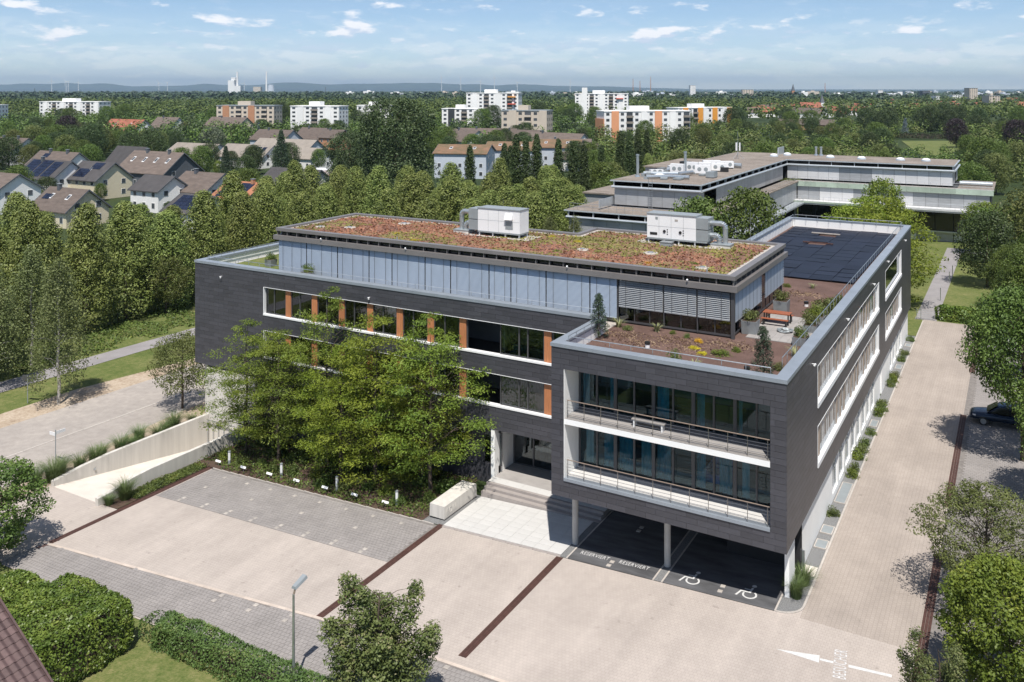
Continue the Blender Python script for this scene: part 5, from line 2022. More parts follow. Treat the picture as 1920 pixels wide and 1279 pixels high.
# bollard lights and bay number plates along the planting bed
where = ['leftmost, next to the ramp', 'second from the left', 'third from the left', 'rightmost, near the stone block']
for i, x in enumerate((-42.65, -37.15, -31.75, -26.4)):
    t = thing('bollard_light', 'round bollard light with white lens in the bed, ' + where[i], 'bollard light', (x, 1.35, gz(x)), 0, 'bollard lights in the bed')
    MB().tube((0, 0, -.05), (0, 0, .38), .10, .10, 14).build('post', M['acgrey'], t)
    MB().tube((0, 0, .38), (0, 0, .98), .098, .098, 14).build('lens', M['acwhite'], t)
    MB().tube((0, 0, .98), (0, 0, 1.06), .11, .11, 14).build('cap', M['acgrey'], t)
for i in range(7):
    x = -43.3 + 2.72 * i
    t = thing('bay_plate', 'small white parking plate on a stake, number %s from the ramp' % ['one', 'two', 'three', 'four', 'five', 'six', 'seven'][i], 'sign', (x, .85, gz(x)), 0, 'parking plates along the bed')
    MB().tube((0, 0, -.1), (0, 0, .38), .015, .015, 5).build('stake', M['acgrey'], t)
    b = MB().hexa([(-.28, -.07, .30), (.28, -.07, .30), (.28, -.05, .30), (-.28, -.05, .30)], [(-.28, .0, .43), (.28, .0, .43), (.28, .02, .43), (-.28, .02, .43)])
    b.build('plate', M['whitepaint'], t)

# planting bed: soil, uncountable ground cover, single shrubs
struct(world_sheet('planting_bed', [(-45.4, .36), (-23.55, .36), (-23.55, 7.3), (-45.4, 7.3)], M['bed'], .02))
struct(world_sheet('planting_bed', [(-45.4, -7.6), (-43.85, -7.6), (-43.85, .36), (-45.4, .36)], M['bed'], .02))
for k in range(22):
    x = -43.3 + .94 * k
    struct(MB().box(0, .93, .29, .36, -.1, .03).build('edging_stone', M['kerb'], None, (x, 0, gz(x + .4))))


def cover(n, x0, x1, y0, y1, h, size, m, seed, name='ground_cover', lab=None, keep=None, patch=.6):
    rs = np.random.RandomState(seed)
    P = np.stack([rs.uniform(x0, x1, n), rs.uniform(y0, y1, n), np.zeros(n)], 1)
    f = nfield(P, patch, seed)
    ok = f > -.15
    if keep is not None:
        ok &= keep(P)
    P, f = P[ok], f[ok]
    P[:, 2] = np.array([gz(x) for x in P[:, 0]]) + .03 + rs.rand(len(P)) * h * np.clip(.35 + f * 1.6, .2, 1.2)
    Nm = unit(np.array([0, 0, .9]) + rs.normal(size=P.shape) * .6)
    o = link(name, leaf_mesh(name, P, Nm, size * (.7 + .6 * rs.rand(len(P))), rs, L[m], .6))
    return stuff(o, lab or 'low ground cover plants in the bed', 'ground cover')


cover(9000, -45.3, -23.6, .42, 7.2, .45, .17, 'cover', 61, lab='mixed low ground cover under the feathery trees')
cover(6000, -45.3, -23.6, .42, 7.2, .38, .15, 'broad', 62, lab='dark green ground cover under the feathery trees')
cover(900, -45.3, -23.6, .42, 3.0, .3, .12, 'purple', 63, lab='purplish ground cover along the bed edge')
cover(5000, -45.3, -43.9, -6.0, .3, .22, .13, 'cover', 64, lab='moss green ground cover beside the ramp wall', patch=.3)
cover(14000, -88, -78, -6, 60, .5, .32, 'cover', 65, 'tall_grass', 'tall grass along the foot of the tree belt', patch=.2)
cover(4000, -44, -30, -26, -17.5, .1, .12, 'cover', 66, 'lawn_grass', 'short lawn beside the low hedge')
rngs = random.Random(17)
SPOT = ['beside the leftmost bollard', 'between the first two bollards', 'left of the second bollard', 'right of the second bollard', 'between the middle bollards', 'left of the third bollard', 'right of the third bollard', 'between the last two bollards', 'left of the rightmost bollard', 'right of the rightmost bollard', 'next to the stone block', 'under the rightmost tree']
for i in range(12):
    x = -43.6 + 1.72 * i
    y = 1.6 + 1.1 * rngs.random()
    key = ['bright', 'green', 'dark', 'green', 'dark', 'bright', 'dark', 'olive', 'dark', 'bright', 'green', 'dark'][i]
    shrub(key, '%s bed shrub %s' % ({'bright': 'yellow green', 'green': 'mid green', 'dark': 'dark green', 'olive': 'olive'}[key], SPOT[i]), (x, y, gz(x)), .7 + .5 * rngs.random(), .9 + .5 * rngs.random(), 'shrubs in the planting bed')
for i in range(9):
    x = -42.8 + 2.3 * i
    shrub('dark' if i % 3 else 'green', 'dark shrub in the shade behind the feathery trees', (x, 4.3 + 1.6 * rngs.random(), gz(x)), 1.2 + .6 * rngs.random(), 1.5, 'shaded shrubs below the facade')


def tuft(x, y, s, lab, i):
    t = thing('grass_clump', lab, 'grass clump', (x, y, gz(x)), i * 1.7, 'ornamental grass clumps')
    t.scale = (s, s, s)
    link('blades', GRASS[i % 2], t)


tuft(-44.75, -6.3, 1.5, 'large round grass clump at the front of the ramp wall', 0)
tuft(-45.0, -7.4, .9, 'small grass clump at the corner of the ramp wall', 1)
tuft(.05, 2.0, 1.15, 'grass clump at the rounded kerb, nearest the corner pier', 2)
tuft(.12, 3.5, 1.15, 'grass clump at the rounded kerb beside the grey stele', 3)
for i in range(13):
    tuft(-52.4 + .5 * math.sin(i * 2.2), -8.2 + 1.15 * i, 1.15 + .4 * math.sin(i * 1.3) ** 2 + (.35 if i < 2 else 0), 'ornamental grass clump in the row behind the ramp wall', i)
shrub('green', 'small green shrub at the end of the ramp grass row', (-54.0, -8.0, gz(-54)), .7, .8)

# street signs
sg = thing('street_sign', 'street sign post with two white plates beside the ramp', 'sign', (-54.5, -5.3, gz(-54)))
MB().tube((0, 0, 0), (0, 0, 2.75), .035, .035, 8).build('post', M['acgrey'], sg)
MB().box(-.75, -.06, -.02, .02, 2.25, 2.5).build('plate', M['acwhite'], sg)
MB().box(-.02, .02, .06, .8, 2.38, 2.62).build('plate', M['acwhite'], sg)
sg2 = thing('notice_board', 'dark notice board on a post left of the birch', 'sign', (-69.6, 1.6, gz(-60)), .3)
MB().tube((0, 0, 0), (0, 0, 2.6), .04, .04, 8).build('post', M['acgrey'], sg2)
MB().box(-.55, .55, -.03, .03, 2.0, 2.6).build('board', M['frame'], sg2)
st = thing('grey_stele', 'grey metal stele with a small box beside the corner pier', 'stele', (-.05, 4.35, -1.0))
MB().box(-.07, .07, -.05, .05, 0, 1.45).build('post', M['steel'], st)
MB().box(-.16, -.07, -.07, .07, .85, 1.5).build('panel', M['frame'], st)

# light shafts along the side wall
for i, (x, y, w, l) in enumerate(((.17, 8.4, .36, .55), (.15, 10.4, .36, .55), (.17, 16.2, .36, 1.7), (.17, 30.5, .3, .8), (.17, 47.5, .3, .8), (.17, 56.0, .3, .6))):
    t = thing('light_shaft', 'framed grey light shaft cover along the side wall, ' + ['nearest the corner', 'second from the corner', 'long one below the first window', 'midway along', 'beyond the side door', 'at the far end'][i], 'light shaft', (x, y, -.985), 0, 'light shafts along the wall')
    b = MB()
    b.box(-w, w, -l, -l + .06, 0, .06).box(-w, w, l - .06, l, 0, .06).box(-w, -w + .06, -l + .06, l - .06, 0, .06).box(w - .06, w, -l + .06, l - .06, 0, .06)
    b.build('frame', M['kerb'], t)
    MB().box(-w + .06, w - .06, -l + .06, l - .06, 0, .04).build('cover', M['acgrey'], t)
rngs = random.Random(4)
ys = [12.6, 19.2, 20.4, 22.6, 24.0, 25.6, 28.0, 32.6, 34.0, 35.4, 41.0, 42.6, 44.0, 50.0, 52.2, 58.0]
for i, y in enumerate(ys):
    shrub(['green', 'bright', 'green', 'bright', 'olive', 'green', 'green', 'bright', 'green', 'olive', 'green', 'bright', 'olive', 'green', 'olive', 'dark'][i],
          'small shrub beside the white side wall, ' + ('before the long light shaft' if i == 0 else 'past the long light shaft'), (.18, y, -.99), .7 + .25 * rngs.random(), .9 + .4 * rngs.random(), 'shrubs along the side wall')

# gate, posts on the footpath
gt = thing('garden_gate', 'galvanised swing gate across the footpath', 'gate', (.75, 68.6, -1.0))
for x in (-.9, -.45, 1.05):
    MB().box(x - .03, x + .03, -.03, .03, 0, 1.45 if x == -.45 else 1.2).build('post', M['steel'], gt)
for k in range(5):
    MB().tube((-.9, 0, .2 + .22 * k), (1.05, 0, .2 + .22 * k), .016, .016, 5).build('bar', M['steel'], gt)
for i, (x, y, lab) in enumerate(((1.6, 80, 'nearest the gate'), (1.9, 92, 'second along the path'), (2.0, 97, 'third along the path'), (2.1, 106, 'fourth along the path'), (3.4, 121, 'at the far junction'))):
    o = MB().tube((0, 0, 0), (0, 0, 1.6), .05, .05, 8).tube((0, 0, 1.6), (0, 0, 1.66), .06, .06, 8).build('path_post', M['steel'], None, (x, y, -1.0))
    tag(o, 'thin grey post beside the footpath, ' + lab, 'post', 'posts along the footpath')


def leafy_block(name, label, cat, boxes, n, size, m, seed, group=None):
    """Clipped hedge: leaves over a rounded block with a twiggy core."""
    rs = np.random.RandomState(seed)
    t = thing(name, label, cat, (0, 0, 0), 0, group)
    Ps, Ns = [], []
    core = MB()
    for (x0, x1, y0, y1, z0, z1, share) in boxes:
        k = int(n * share)
        d = unit(rs.normal(size=(k, 3)))
        d[:, 2] = np.where(rs.rand(k) < .7, np.abs(d[:, 2]), d[:, 2])
        c = np.array([(x0 + x1) / 2, (y0 + y1) / 2, (z0 + z1) / 2])
        h = np.array([(x1 - x0) / 2, (y1 - y0) / 2, (z1 - z0) / 2])
        # points on the block surface, even per area
        ar = np.array([h[1] * h[2], h[0] * h[2], h[0] * h[1]])
        ax = rs.choice(3, k, p=ar / ar.sum())
        P = rs.uniform(-1, 1, (k, 3))
        sg_ = np.where(rs.rand(k) < .5, -1, 1)
        sg_[(ax == 2) & (rs.rand(k) < .9)] = 1
        P[np.arange(k), ax] = sg_
        Nn = np.zeros((k, 3))
        Nn[np.arange(k), ax] = sg_
        rr = (np.abs(P) ** 6).sum(1, keepdims=True) ** (1 / 6)
        P = P / rr * 1.06
        bump = np.array([mnoise.noise((p[0] * h[0] * 1.1 + seed, p[1] * h[1] * 1.1, p[2] * h[2] * 1.1)) for p in P])[:, None]
        W = c + P * h + Nn * (bump * .22 + rs.normal(size=(k, 1)) * .06)
        Ps.append(W)
        Ns.append(unit(Nn * .9 + np.array([0, 0, .25]) + rs.normal(size=(k, 3)) * .65))
        core.box(x0 + .55, x1 - .55, y0 + .45, y1 - .45, z0, z1 - .5)
    P, Nn = np.concatenate(Ps), np.concatenate(Ns)
    link('foliage', leaf_mesh('foliage', P, Nn, size * (.65 + .7 * rs.rand(len(P))), rs, L[m], .62), t)
    core.build('twig_core', M['bark'], t)
    return t


leafy_block('clipped_hedge', 'low clipped green hedge along the near parking strip', 'hedge', [(-28.6, -8, -17.1, -15.75, -2.3, -.85, 1)], 34000, .11, 'hedge', 71)
leafy_block('large_shrub', 'large dense glossy green shrub next to the tiled roof', 'shrub', [(-34.2, -28.9, -22.6, -17.35, -2.3, .3, .45), (-37.2, -33.6, -22.6, -18.5, -2.3, .3, .3), (-41.0, -36.4, -22.8, -19.9, -2.3, .3, .25)], 60000, .14, 'privet', 72)
leafy_block('clipped_hedge', 'square clipped hedge behind the footpath gate', 'hedge', [(2.0, 9.5, 69.1, 70.6, -1.1, .55, 1)], 9000, .2, 'privet', 73)
leafy_block('clipped_hedge', 'long dark hedge at the back of the distant lawn', 'hedge', [(D(1735, 514).x - 20, D(1735, 514).x + 20, D(1735, 514).y - 1.2, D(1735, 514).y + 1.2, -2.2, 1.2, 1)], 4000, .5, 'dark', 74)

# neighbouring house: only its tiled roof corner shows
nh = thing('tiled_house', 'house with brown interlocking roof tiles, only its roof corner in view', 'house', (-25.85, -26, -2.0))
pitch = math.atan2(2.19, 3.53)
ez = 5.43 + 2.0
MB().hexa([(-7.4, -11.4, 0), (4.3, -11.4, 0), (4.3, -.4, 0), (-7.4, -.4, 0)], [(-7.4, -11.4, 4.4), (4.3, -11.4, 4.4), (4.3, -.4, 4.4), (-7.4, -.4, 4.4)]).build('wall', M['white'], nh)
rf = thing('roof', '', '', (0, 0, 0))
bpy.data.objects.remove(rf)
rd = MB()
ux, uz = math.cos(pitch), -math.sin(pitch)
rd.hexa([(-4.0, -12, ez + 2.48 - .25), (5.2, -12, ez - 3.22 - .25), (5.2, -.02, ez - 3.22 - .25), (-4.0, -.02, ez + 2.48 - .25)],
        [(-4.0, -12, ez + 2.48 - .1), (5.2, -12, ez - 3.22 - .1), (5.2, -.02, ez - 3.22 - .1), (-4.0, -.02, ez + 2.48 - .1)])
rdo = rd.build('roof', M['rust'], nh)
M['tile'] = mat('roof_tile', (0.112, 0.070, 0.066), .75, var=.14, vs=2.5, rand=.22, bump=.3, bs=25)
tl = MB()
tw_, tl_ = .31, .36
nseg = 6
for k in range(nseg):
    a0, a1 = -tw_ / 2 + tw_ * k / nseg, -tw_ / 2 + tw_ * (k + 1) / nseg
    z = lambda a: .028 * math.cos((a / tw_) * 2 * math.pi)
    # length runs down the slope (x), profile across (y)
    tl.poly([(0, a0, z(a0)), (tl_ + .04, a0, z(a0) + .03), (tl_ + .04, a1, z(a1) + .03), (0, a1, z(a1))][::-1])
    tl.poly([(tl_ + .04, a0, z(a0) + .03), (tl_ + .04, a0, z(a0) + .0), (tl_ + .04, a1, z(a1) + .0), (tl_ + .04, a1, z(a1) + .03)][::-1])
to = tl.build('roof_tile', M['tile'], None)
TILE = to.data
bpy.data.objects.remove(to)
nt = 0
for i in range(26):
    for j in range(36):
        s0 = -4.6 + tl_ * i
        x, y = s0 * ux, -.16 - tw_ * j
        zc_ = ez + s0 * uz - .06
        wx, wy = -25.85 + x, -26 + y
        if nt < 296 and in_view(wx, wy, zc_ - 2.0, 40):
            o = link('roof_tile', TILE, nh, (x, y, zc_))
            o.rotation_euler = (0, pitch, 0)
            nt += 1
MB().hexa([(-4.6 * ux, -.02, ez + 4.6 * .53 - .22), (5.0, -.02, ez - 3.1 - .22), (5.0, .06, ez - 3.1 - .22), (-4.6 * ux, .06, ez + 4.6 * .53 - .22)],
          [(-4.6 * ux, -.02, ez + 4.6 * .53 + .0), (5.0, -.02, ez - 3.1 + .0), (5.0, .06, ez - 3.1 + .0), (-4.6 * ux, .06, ez + 4.6 * .53 + .0)]).build('verge_trim', M['tile'], nh)


# ---- cars
def loft(sections, name, m, parent, close=True, smooth=True, sub=1):
    b = MB()
    k = len(sections[0])
    for s in sections:
        b.v += [tuple(p) for p in s]
    for i in range(len(sections) - 1):
        for j in range(k if close else k - 1):
            j2 = (j + 1) % k
            b.f.append((i * k + j, i * k + j2, (i + 1) * k + j2, (i + 1) * k + j))
            b.m.append(0)
    b.f.append(tuple(reversed(range(k))))
    b.f.append(tuple((len(sections) - 1) * k + j for j in range(k)))
    b.m += [0, 0]
    o = b.build(name, m, parent, smooth=smooth)
    if sub:
        md = o.modifiers.new('round', 'SUBSURF')
        md.levels = sub
        md.render_levels = sub
    return o


def car(label, loc, rz, paint, Lc=4.75, W=1.88, H=1.68):
    t = thing('parked_car', label, 'car', loc, rz)
    h, w = H, W / 2
    # x forward from the rear (0) to the front (Lc)
    f = Lc / 4.75

    def sec(x, zb, zt, wb, wt):
        zm = zb + (zt - zb) * .55
        return [(x, -wb, zb), (x, -wb * 1.03, zm), (x, -wt, zt - .03), (x, -wt * .8, zt), (x, wt * .8, zt), (x, wt, zt - .03), (x, wb * 1.03, zm), (x, wb, zb)]

    body = [sec(0.0, .42, .92, w * .86, w * .80), sec(.08, .34, 1.0, w * .95, w * .88), sec(.6 * f, .30, 1.06, w, w * .94), sec(1.6 * f, .28, 1.04, w, w * .95),
            sec(2.8 * f, .28, 1.03, w, w * .95), sec(3.35 * f, .28, 1.03, w, w * .93), sec(3.6 * f, .28, 1.00, w, w * .9), sec(4.3 * f, .30, .93, w * .97, w * .84), sec(4.62 * f, .34, .84, w * .9, w * .75), sec(4.75 * f, .42, .72, w * .78, w * .65)]
    loft(body, 'body', paint, t)

    def csec(x, zt, wt, zb=1.0, wb=None):
        wb = wb or w * .9
        return [(x, -wb, zb), (x, -wt, zt - .06), (x, -wt * .82, zt), (x, wt * .82, zt), (x, wt, zt - .06), (x, wb, zb)]

    cab = [csec(.12, 1.12, w * .84), csec(.30, 1.45, w * .76), csec(.62, h - .03, w * .73), csec(1.3, h, w * .74), csec(2.3 * f, h - .01, w * .74), csec(2.75 * f, h - .08, w * .74), csec(3.15 * f, 1.36, w * .8), csec(3.62 * f, 1.04, w * .86)]
    loft(cab, 'cabin', paint, t)
    # glazing set just proud of the cabin
    gl = M['blackglass']
    def quad4(name, a, b_, c, d, m=gl):
        MB().poly([a, b_, c, d]).build(name, m, t)
    e = .012
    quad4('windscreen', (3.56 * f, -w * .78, 1.10 + e * 2), (3.56 * f, w * .78, 1.10 + e * 2), (2.84 * f, w * .66, h - .10 + e), (2.84 * f, -w * .66, h - .10 + e))
    for s in (-1, 1):
        quad4('side_window', (3.30 * f, s * (w * .895 + e), 1.09), (2.05 * f, s * (w * .895 + e), 1.09), (2.05 * f, s * (w * .765 + e * 2), h - .14), (2.72 * f, s * (w * .765 + e * 2), h - .17))
        quad4('side_window', (1.97 * f, s * (w * .895 + e), 1.09), (1.05 * f, s * (w * .895 + e), 1.10), (1.05 * f, s * (w * .765 + e * 2), h - .14), (1.97 * f, s * (w * .765 + e * 2), h - .14))
        quad4('side_window', (.97 * f, s * (w * .895 + e), 1.12), (.45 * f, s * (w * .87 + e), 1.16), (.62 * f, s * (w * .765 + e * 2), h - .16), (.97 * f, s * (w * .765 + e * 2), h - .14))
        MB().box(.7, 2.4, s * w * .66 - .02, s * w * .66 + .02, h + .02, h + .05).build('roof_rail', M['steel'], t)
        MB().hexa([(3.05, s * w * 1.0, 1.0), (3.22, s * w * 1.0, 1.0), (3.22, s * (w + .17), 1.0), (3.05, s * (w + .17), 1.0)][::s], [(3.05, s * w * 1.0, 1.14), (3.2, s * w * 1.0, 1.14), (3.2, s * (w + .17), 1.14), (3.05, s * (w + .17), 1.14)][::s]).build('mirror', paint, t)
        MB().hexa([(4.42 * f, s * w * .55, .64), (4.66 * f, s * w * .55, .64), (4.5 * f, s * w * .88, .64), (4.3 * f, s * w * .93, .64)][::s], [(4.40 * f, s * w * .55, .79), (4.64 * f, s * w * .55, .77), (4.48 * f, s * w * .88, .78), (4.28 * f, s * w * .94, .80)][::s]).build('headlight', M['acwhite'], t)
        for x in (.92, 3.78 * f):
            wl_ = MB().tube((x, s * (w - .2), .35), (x, s * (w + .02), .35), .35, .35, 20).build('wheel', M['black'], t)
            rb = MB().tube((x, s * (w + .0), .35), (x, s * (w + .032), .35), .22, .22, 16).build('rim', M['steel'], wl_)
    MB().box(4.62 * f, 4.74 * f, -w * .45, w * .45, .5, .7).build('grille', M['black'], t)
    MB().box(4.70 * f, 4.765 * f, -.26, .26, .38, .49).build('number_plate', M['acwhite'], t)
    return t


M['bluepaint'] = mat('dark_blue_car_paint', (0.006, 0.020, 0.048), .22, .3, var=.02, spec=.6)
M['whitecar'] = mat('white_car_paint', (0.78, 0.78, 0.78), .25, .0, var=.01, spec=.6)
car('dark blue estate car parked nose to the access road', (12.0, 35.6, -1.0), R(180), M['bluepaint'], 5.1, 1.98, 1.78)
car('white car half hidden under the tree beside the far drain', (11.35, 57.6, -1.0), R(180), M['whitecar'], 4.4, 1.8, 1.5)

# ================================================================== TREES NEAR THE BUILDING
lab_h = ['leftmost feathery tree beside the ramp, thin crown', 'second feathery tree from the ramp', 'tallest feathery tree before the dark facade', 'bright green feathery tree in the middle of the bed', 'feathery tree nearest the stone block', 'feathery tree half hidden behind the bright one', 'shorter feathery tree behind the two leftmost ones', 'shorter feathery tree close to the facade, middle', 'shorter feathery tree close to the facade near the entrance']
for i, (x, y, k, s, sz) in enumerate(((-43.2, 3.6, 0, .86, .80), (-39.6, 3.5, 2, .88, .76), (-35.4, 4.4, 0, .80, 1.0), (-30.1, 3.7, 1, 1.05, .90), (-25.6, 4.2, 2, 1.0, .90), (-33.0, 3.2, 1, .85, .72), (-41.6, 4.9, 0, .92, .70), (-32.2, 5.3, 0, .8, .66), (-27.0, 5.2, 1, .75, .62))):
    plant('honey_locust', 'honey%d' % k, lab_h[i], 'tree', (x, y, gz(x)), s, 1.1 * i, 'feathery trees before the facade', sz)
plant('birch_tree', 'birch0', 'white stemmed birch with drooping twigs on the left lawn', 'tree', (-66.9, 2.9, gz(-60)), 1.0, 1, 'birches', 1.0)
plant('birch_tree', 'birch1', 'birch at the left picture edge behind the footpath', 'tree', (-76.0, 2.0, gz(-60)), 1.1, 2, 'birches', 1.05)
plant('birch_tree', 'birch1', 'slim birch right behind the first birch, darker', 'tree', (-79.5, 8.0, gz(-60)), 1.1, 3, 'birches')
plant('street_tree', 'small', 'small olive green tree at the roadside by the dark corner', 'tree', (-56.0, 7.9, gz(-56)), 1.0, 2)
plant('maple_tree', 'edgemaple', 'bushy green maple cut by the left picture edge', 'tree', (-45.3, -15.6, gz(-45)), 1.15, 2, None, .92)
plant('street_tree', 'small', 'loose leafed tree at the left picture edge over the road', 'tree', (-55.3, -13.8, gz(-50)), .95, 3)
plant('pear_tree', 'pear', 'pear tree with several upright leaders at the bottom middle', 'tree', (-14.9, -15.0, gz(-15)), 1.12, R(30), 'pear trees', .78)
plant('pear_tree', 'pearshrub', 'pear tree with reddish leaf tips at the bottom right', 'tree', (7.6, -6.2, -1.0), .8, 2.6, 'pear trees', .64)
plant('maple_tree', 'brightmaple', 'bright yellow green maple at the right picture edge, lower corner', 'tree', (10.1, -1.6, -1.0), 1.0, 4, None, .95)
plant('cherry_tree', 'cherry', 'spreading cherry tree with thin branches over the right strip', 'tree', (9.0, 6.2, -1.0), .92, .6)
plant('maple_tree', 'maple_high', 'large maple at the right edge shading the white car', 'tree', (10.7, 28.3, -1.0), 1.0, .3, 'maples on the right', 1.3)
plant('maple_tree', 'maple', 'maple at the right edge beyond the white car', 'tree', (12.4, 64.5, -1.0), 1.0, 2.3, 'maples on the right', 1.05)
plant('yew_tree', 'dark0', 'dark round tree beside the far footpath', 'tree', (6.6, 92, -1.0), .62, 1, None, .66)
plant('maple_tree', 'maple', 'rounded tree behind the square hedge', 'tree', (10.4, 78, -1.0), .85, 1.3)
plant('leafy_tree', 'olive1', 'tall yellowish tree at the right edge behind the rounded tree', 'tree', (12.5, 103, -1.0), .95, 2)
plant('leafy_tree', 'broad2', 'green tree before the right end of the glass building', 'tree', (6.5, 112, -1.0), .55, 1, None, .55)
plant('leafy_tree', 'bright0', 'yellow green tree at the end of the footpath', 'tree', (5.2, 118, -1.0), .8, 3, None, .85)
plant('leafy_tree', 'broad1', 'leafy tree at the right edge, in line with the glass building', 'tree', (17, 118, -1.0), .9, 4)
plant('honey_locust', 'gold', 'large yellow green tree behind the rear corner', 'tree', (-4.2, 74.5, -1.0), 1.1, 3, 'yellow green trees behind the building', 1.12)
plant('honey_locust', 'gold', 'yellow green tree beside the glass courtyard', 'tree', (-8.5, 86, -1.0), 1.1, 5, 'yellow green trees behind the building', 1.0)
plant('leafy_tree', 'bright1', 'slender light tree rising before the pale second floor', 'tree', (-9.5, 112, -1.0), .8, 2, None, 1.2)
plant('leafy_tree', 'broad0', 'dense round tree between the two buildings, right half', 'tree', (-19.5, 66, -1.3), .82, 1, 'trees between the buildings', .96)
plant('leafy_tree', 'broad3', 'dense round tree between the two buildings, left half', 'tree', (-25.5, 63, -1.5), .72, 3, 'trees between the buildings', .9)
plant('birch_tree', 'birch1', 'pale stemmed birch behind the roof step', 'tree', tuple(D(1078, 126)), .95, 3, 'birches behind the roof')
plant('birch_tree', 'birch0', 'birch left of the pale birch behind the roof', 'tree', tuple(D(1030, 128)), .8, 1, 'birches behind the roof')
plant('birch_tree', 'birch0', 'birch touching the glass building corner', 'tree', tuple(D(1112, 112)), .78, 2, 'birches behind the roof')

for i, (x, y, k, s) in enumerate(((-83, -4, 'dark1', .6), (-80.5, 1.5, 'broad2', .55), (-84, 6, 'olive0', .6), (-86.0, 30, 'small', 1.1), (-85.5, 41, 'small', .9))):
    plant('edge_tree', k, ['dark bushy tree at the left picture edge', 'broad bushy tree beside the left picture edge', 'olive bushy tree behind the birches', 'low leafy tree at the foot of the lime belt', 'small leafy tree behind the dark building corner'][i], 'tree', (x, y, gz(x)), s, i)

for i, (x, y, k, s_, sz_) in enumerate(((13.6, 21.0, 'maple', .8, .95), (16.5, 33.5, 'maple', .85, .9), (13.4, 48.0, 'maple', .9, .95), (15.0, 72.0, 'maple', .9, 1.0))):  # thickens the right edge; off-frame crowns added to shade the car
    plant('maple_tree', k, 'maple in the dense row at the right edge, ' + ['nearest, below the dark car', 'unseen, added to shade the dark car', 'between the dark and the white car', 'behind the white car'][i], 'tree', (x, y, -1.0), s_, i * 1.4, 'maples in the right row', sz_)

# ================================================================== GLASS AND ALUMINIUM BUILDING BEHIND
M['alu'] = mat('aluminium_panel', (0.42, 0.43, 0.44), .45, .3, var=.06, vs=.8, rand=.10, stretch=(1, 1, 6))
M['alulight'] = mat('pale_aluminium_panel', (0.66, 0.66, 0.66), .5, .1, var=.03, vs=.8, rand=.06)
M['alubeam'] = mat('aluminium_beam', (0.56, 0.60, 0.63), .35, .4, var=.05)
M['greenband'] = mat('pale_green_glass_band', (0.42, 0.50, 0.41), .4, 0, var=.1, vs=.5, rand=.14)
M['roofgravel'] = mix_mat('brown_roof_gravel', [(0.15, 0.125, 0.105), (0.235, 0.20, 0.17), (0.31, 0.27, 0.235)], (.25, 3), bump=.4, bs=10)
GB = thing('glass_building', 'low aluminium and glass office building with flat brown roofs behind the dark one', 'building', (0, 0, 0))
rga = random.Random(8)


def alu_facade(axis, pos, a0, a1, z0, z1, parent=GB, w=2.0, light=.35, dark=.06, sgn=1, band=True):
    """Shutter panels side by side, a clerestory strip of dark glass and a projecting gutter beam."""
    zc_ = z1 - (.85 if band else 0)
    n = max(1, round((a1 - a0) / w))
    ww = (a1 - a0) / n
    run = None
    for k in range(n):
        a, c = a0 + ww * k, a0 + ww * (k + 1)
        r = rga.random()
        if run is None or rga.random() < .55:
            run = 'glass' if r < dark else ('alulight' if r < dark + light else 'alu')
        m = M['blackglass'] if run == 'glass' else M[run]
        t = 0 if run != 'glass' else .1
        b = MB()
        if axis == 'y':
            b.box(a + .02, c - .02, pos + t, pos + t + .06, z0, zc_ - .05)
        else:
            b.box(pos - sgn * (t + .06) if sgn > 0 else pos + t, pos - t if sgn > 0 else pos + t + .06, a + .02, c - .02, z0, zc_ - .05)
        b.build('shutter_panel' if run != 'glass' else 'window', m, parent)
    if band:
        m2 = max(1, round((a1 - a0) / 4))
        for k in range(m2):
            a, c = a0 + (a1 - a0) * k / m2, a0 + (a1 - a0) * (k + 1) / m2
            b = MB()
            if axis == 'y':
                b.box(a + .05, c - .05, pos + .1, pos + .14, zc_ + .12, z1)
            else:
                b.box(pos - .14, pos - .1, a + .05, c - .05, zc_ + .12, z1)
            b.build('clerestory_pane', M['blackglass'], parent)
            q = MB()
            if axis == 'y':
                q.box(a - .05, a + .05, pos - .28, pos + .09, zc_ + .1, z1)
            else:
                q.box(pos - .09, pos + .28, a - .05, a + .05, zc_ + .1, z1)
            q.build('roof_bracket', M['alulight'], parent)
        b = MB()
        if axis == 'y':
            b.tube((a0 - .3, pos - .35, zc_ + .02), (a1 + .3, pos - .35, zc_ + .02), .19, .19, 8)
            b.box(a0, a1, pos - .2, pos + .1, zc_ - .02, zc_ + .08)
        else:
            b.tube((pos + .35, a0 - .3, zc_ + .02), (pos + .35, a1 + .3, zc_ + .02), .19, .19, 8)
            b.box(pos - .1, pos + .2, a0, a1, zc_ - .02, zc_ + .08)
        b.build('gutter_beam', M['alubeam'], parent)


def block(x0, x1, y0, y1, z0, z1, m=None, name='core_wall'):
    return MB().box(x0, x1, y0, y1, z0, z1).build(name, m or M['joint'], GB)


def flat_roof(x0, x1, y0, y1, z):
    MB().box(x0 - .35, x1 + .35, y0 - .35, y1 + .35, z, z + .16).build('roof_slab', M['alubeam'], GB)
    MB().box(x0 - .15, x1 + .15, y0 - .15, y1 + .15, z + .161, z + .2).build('roof_gravel', M['roofgravel'], GB)


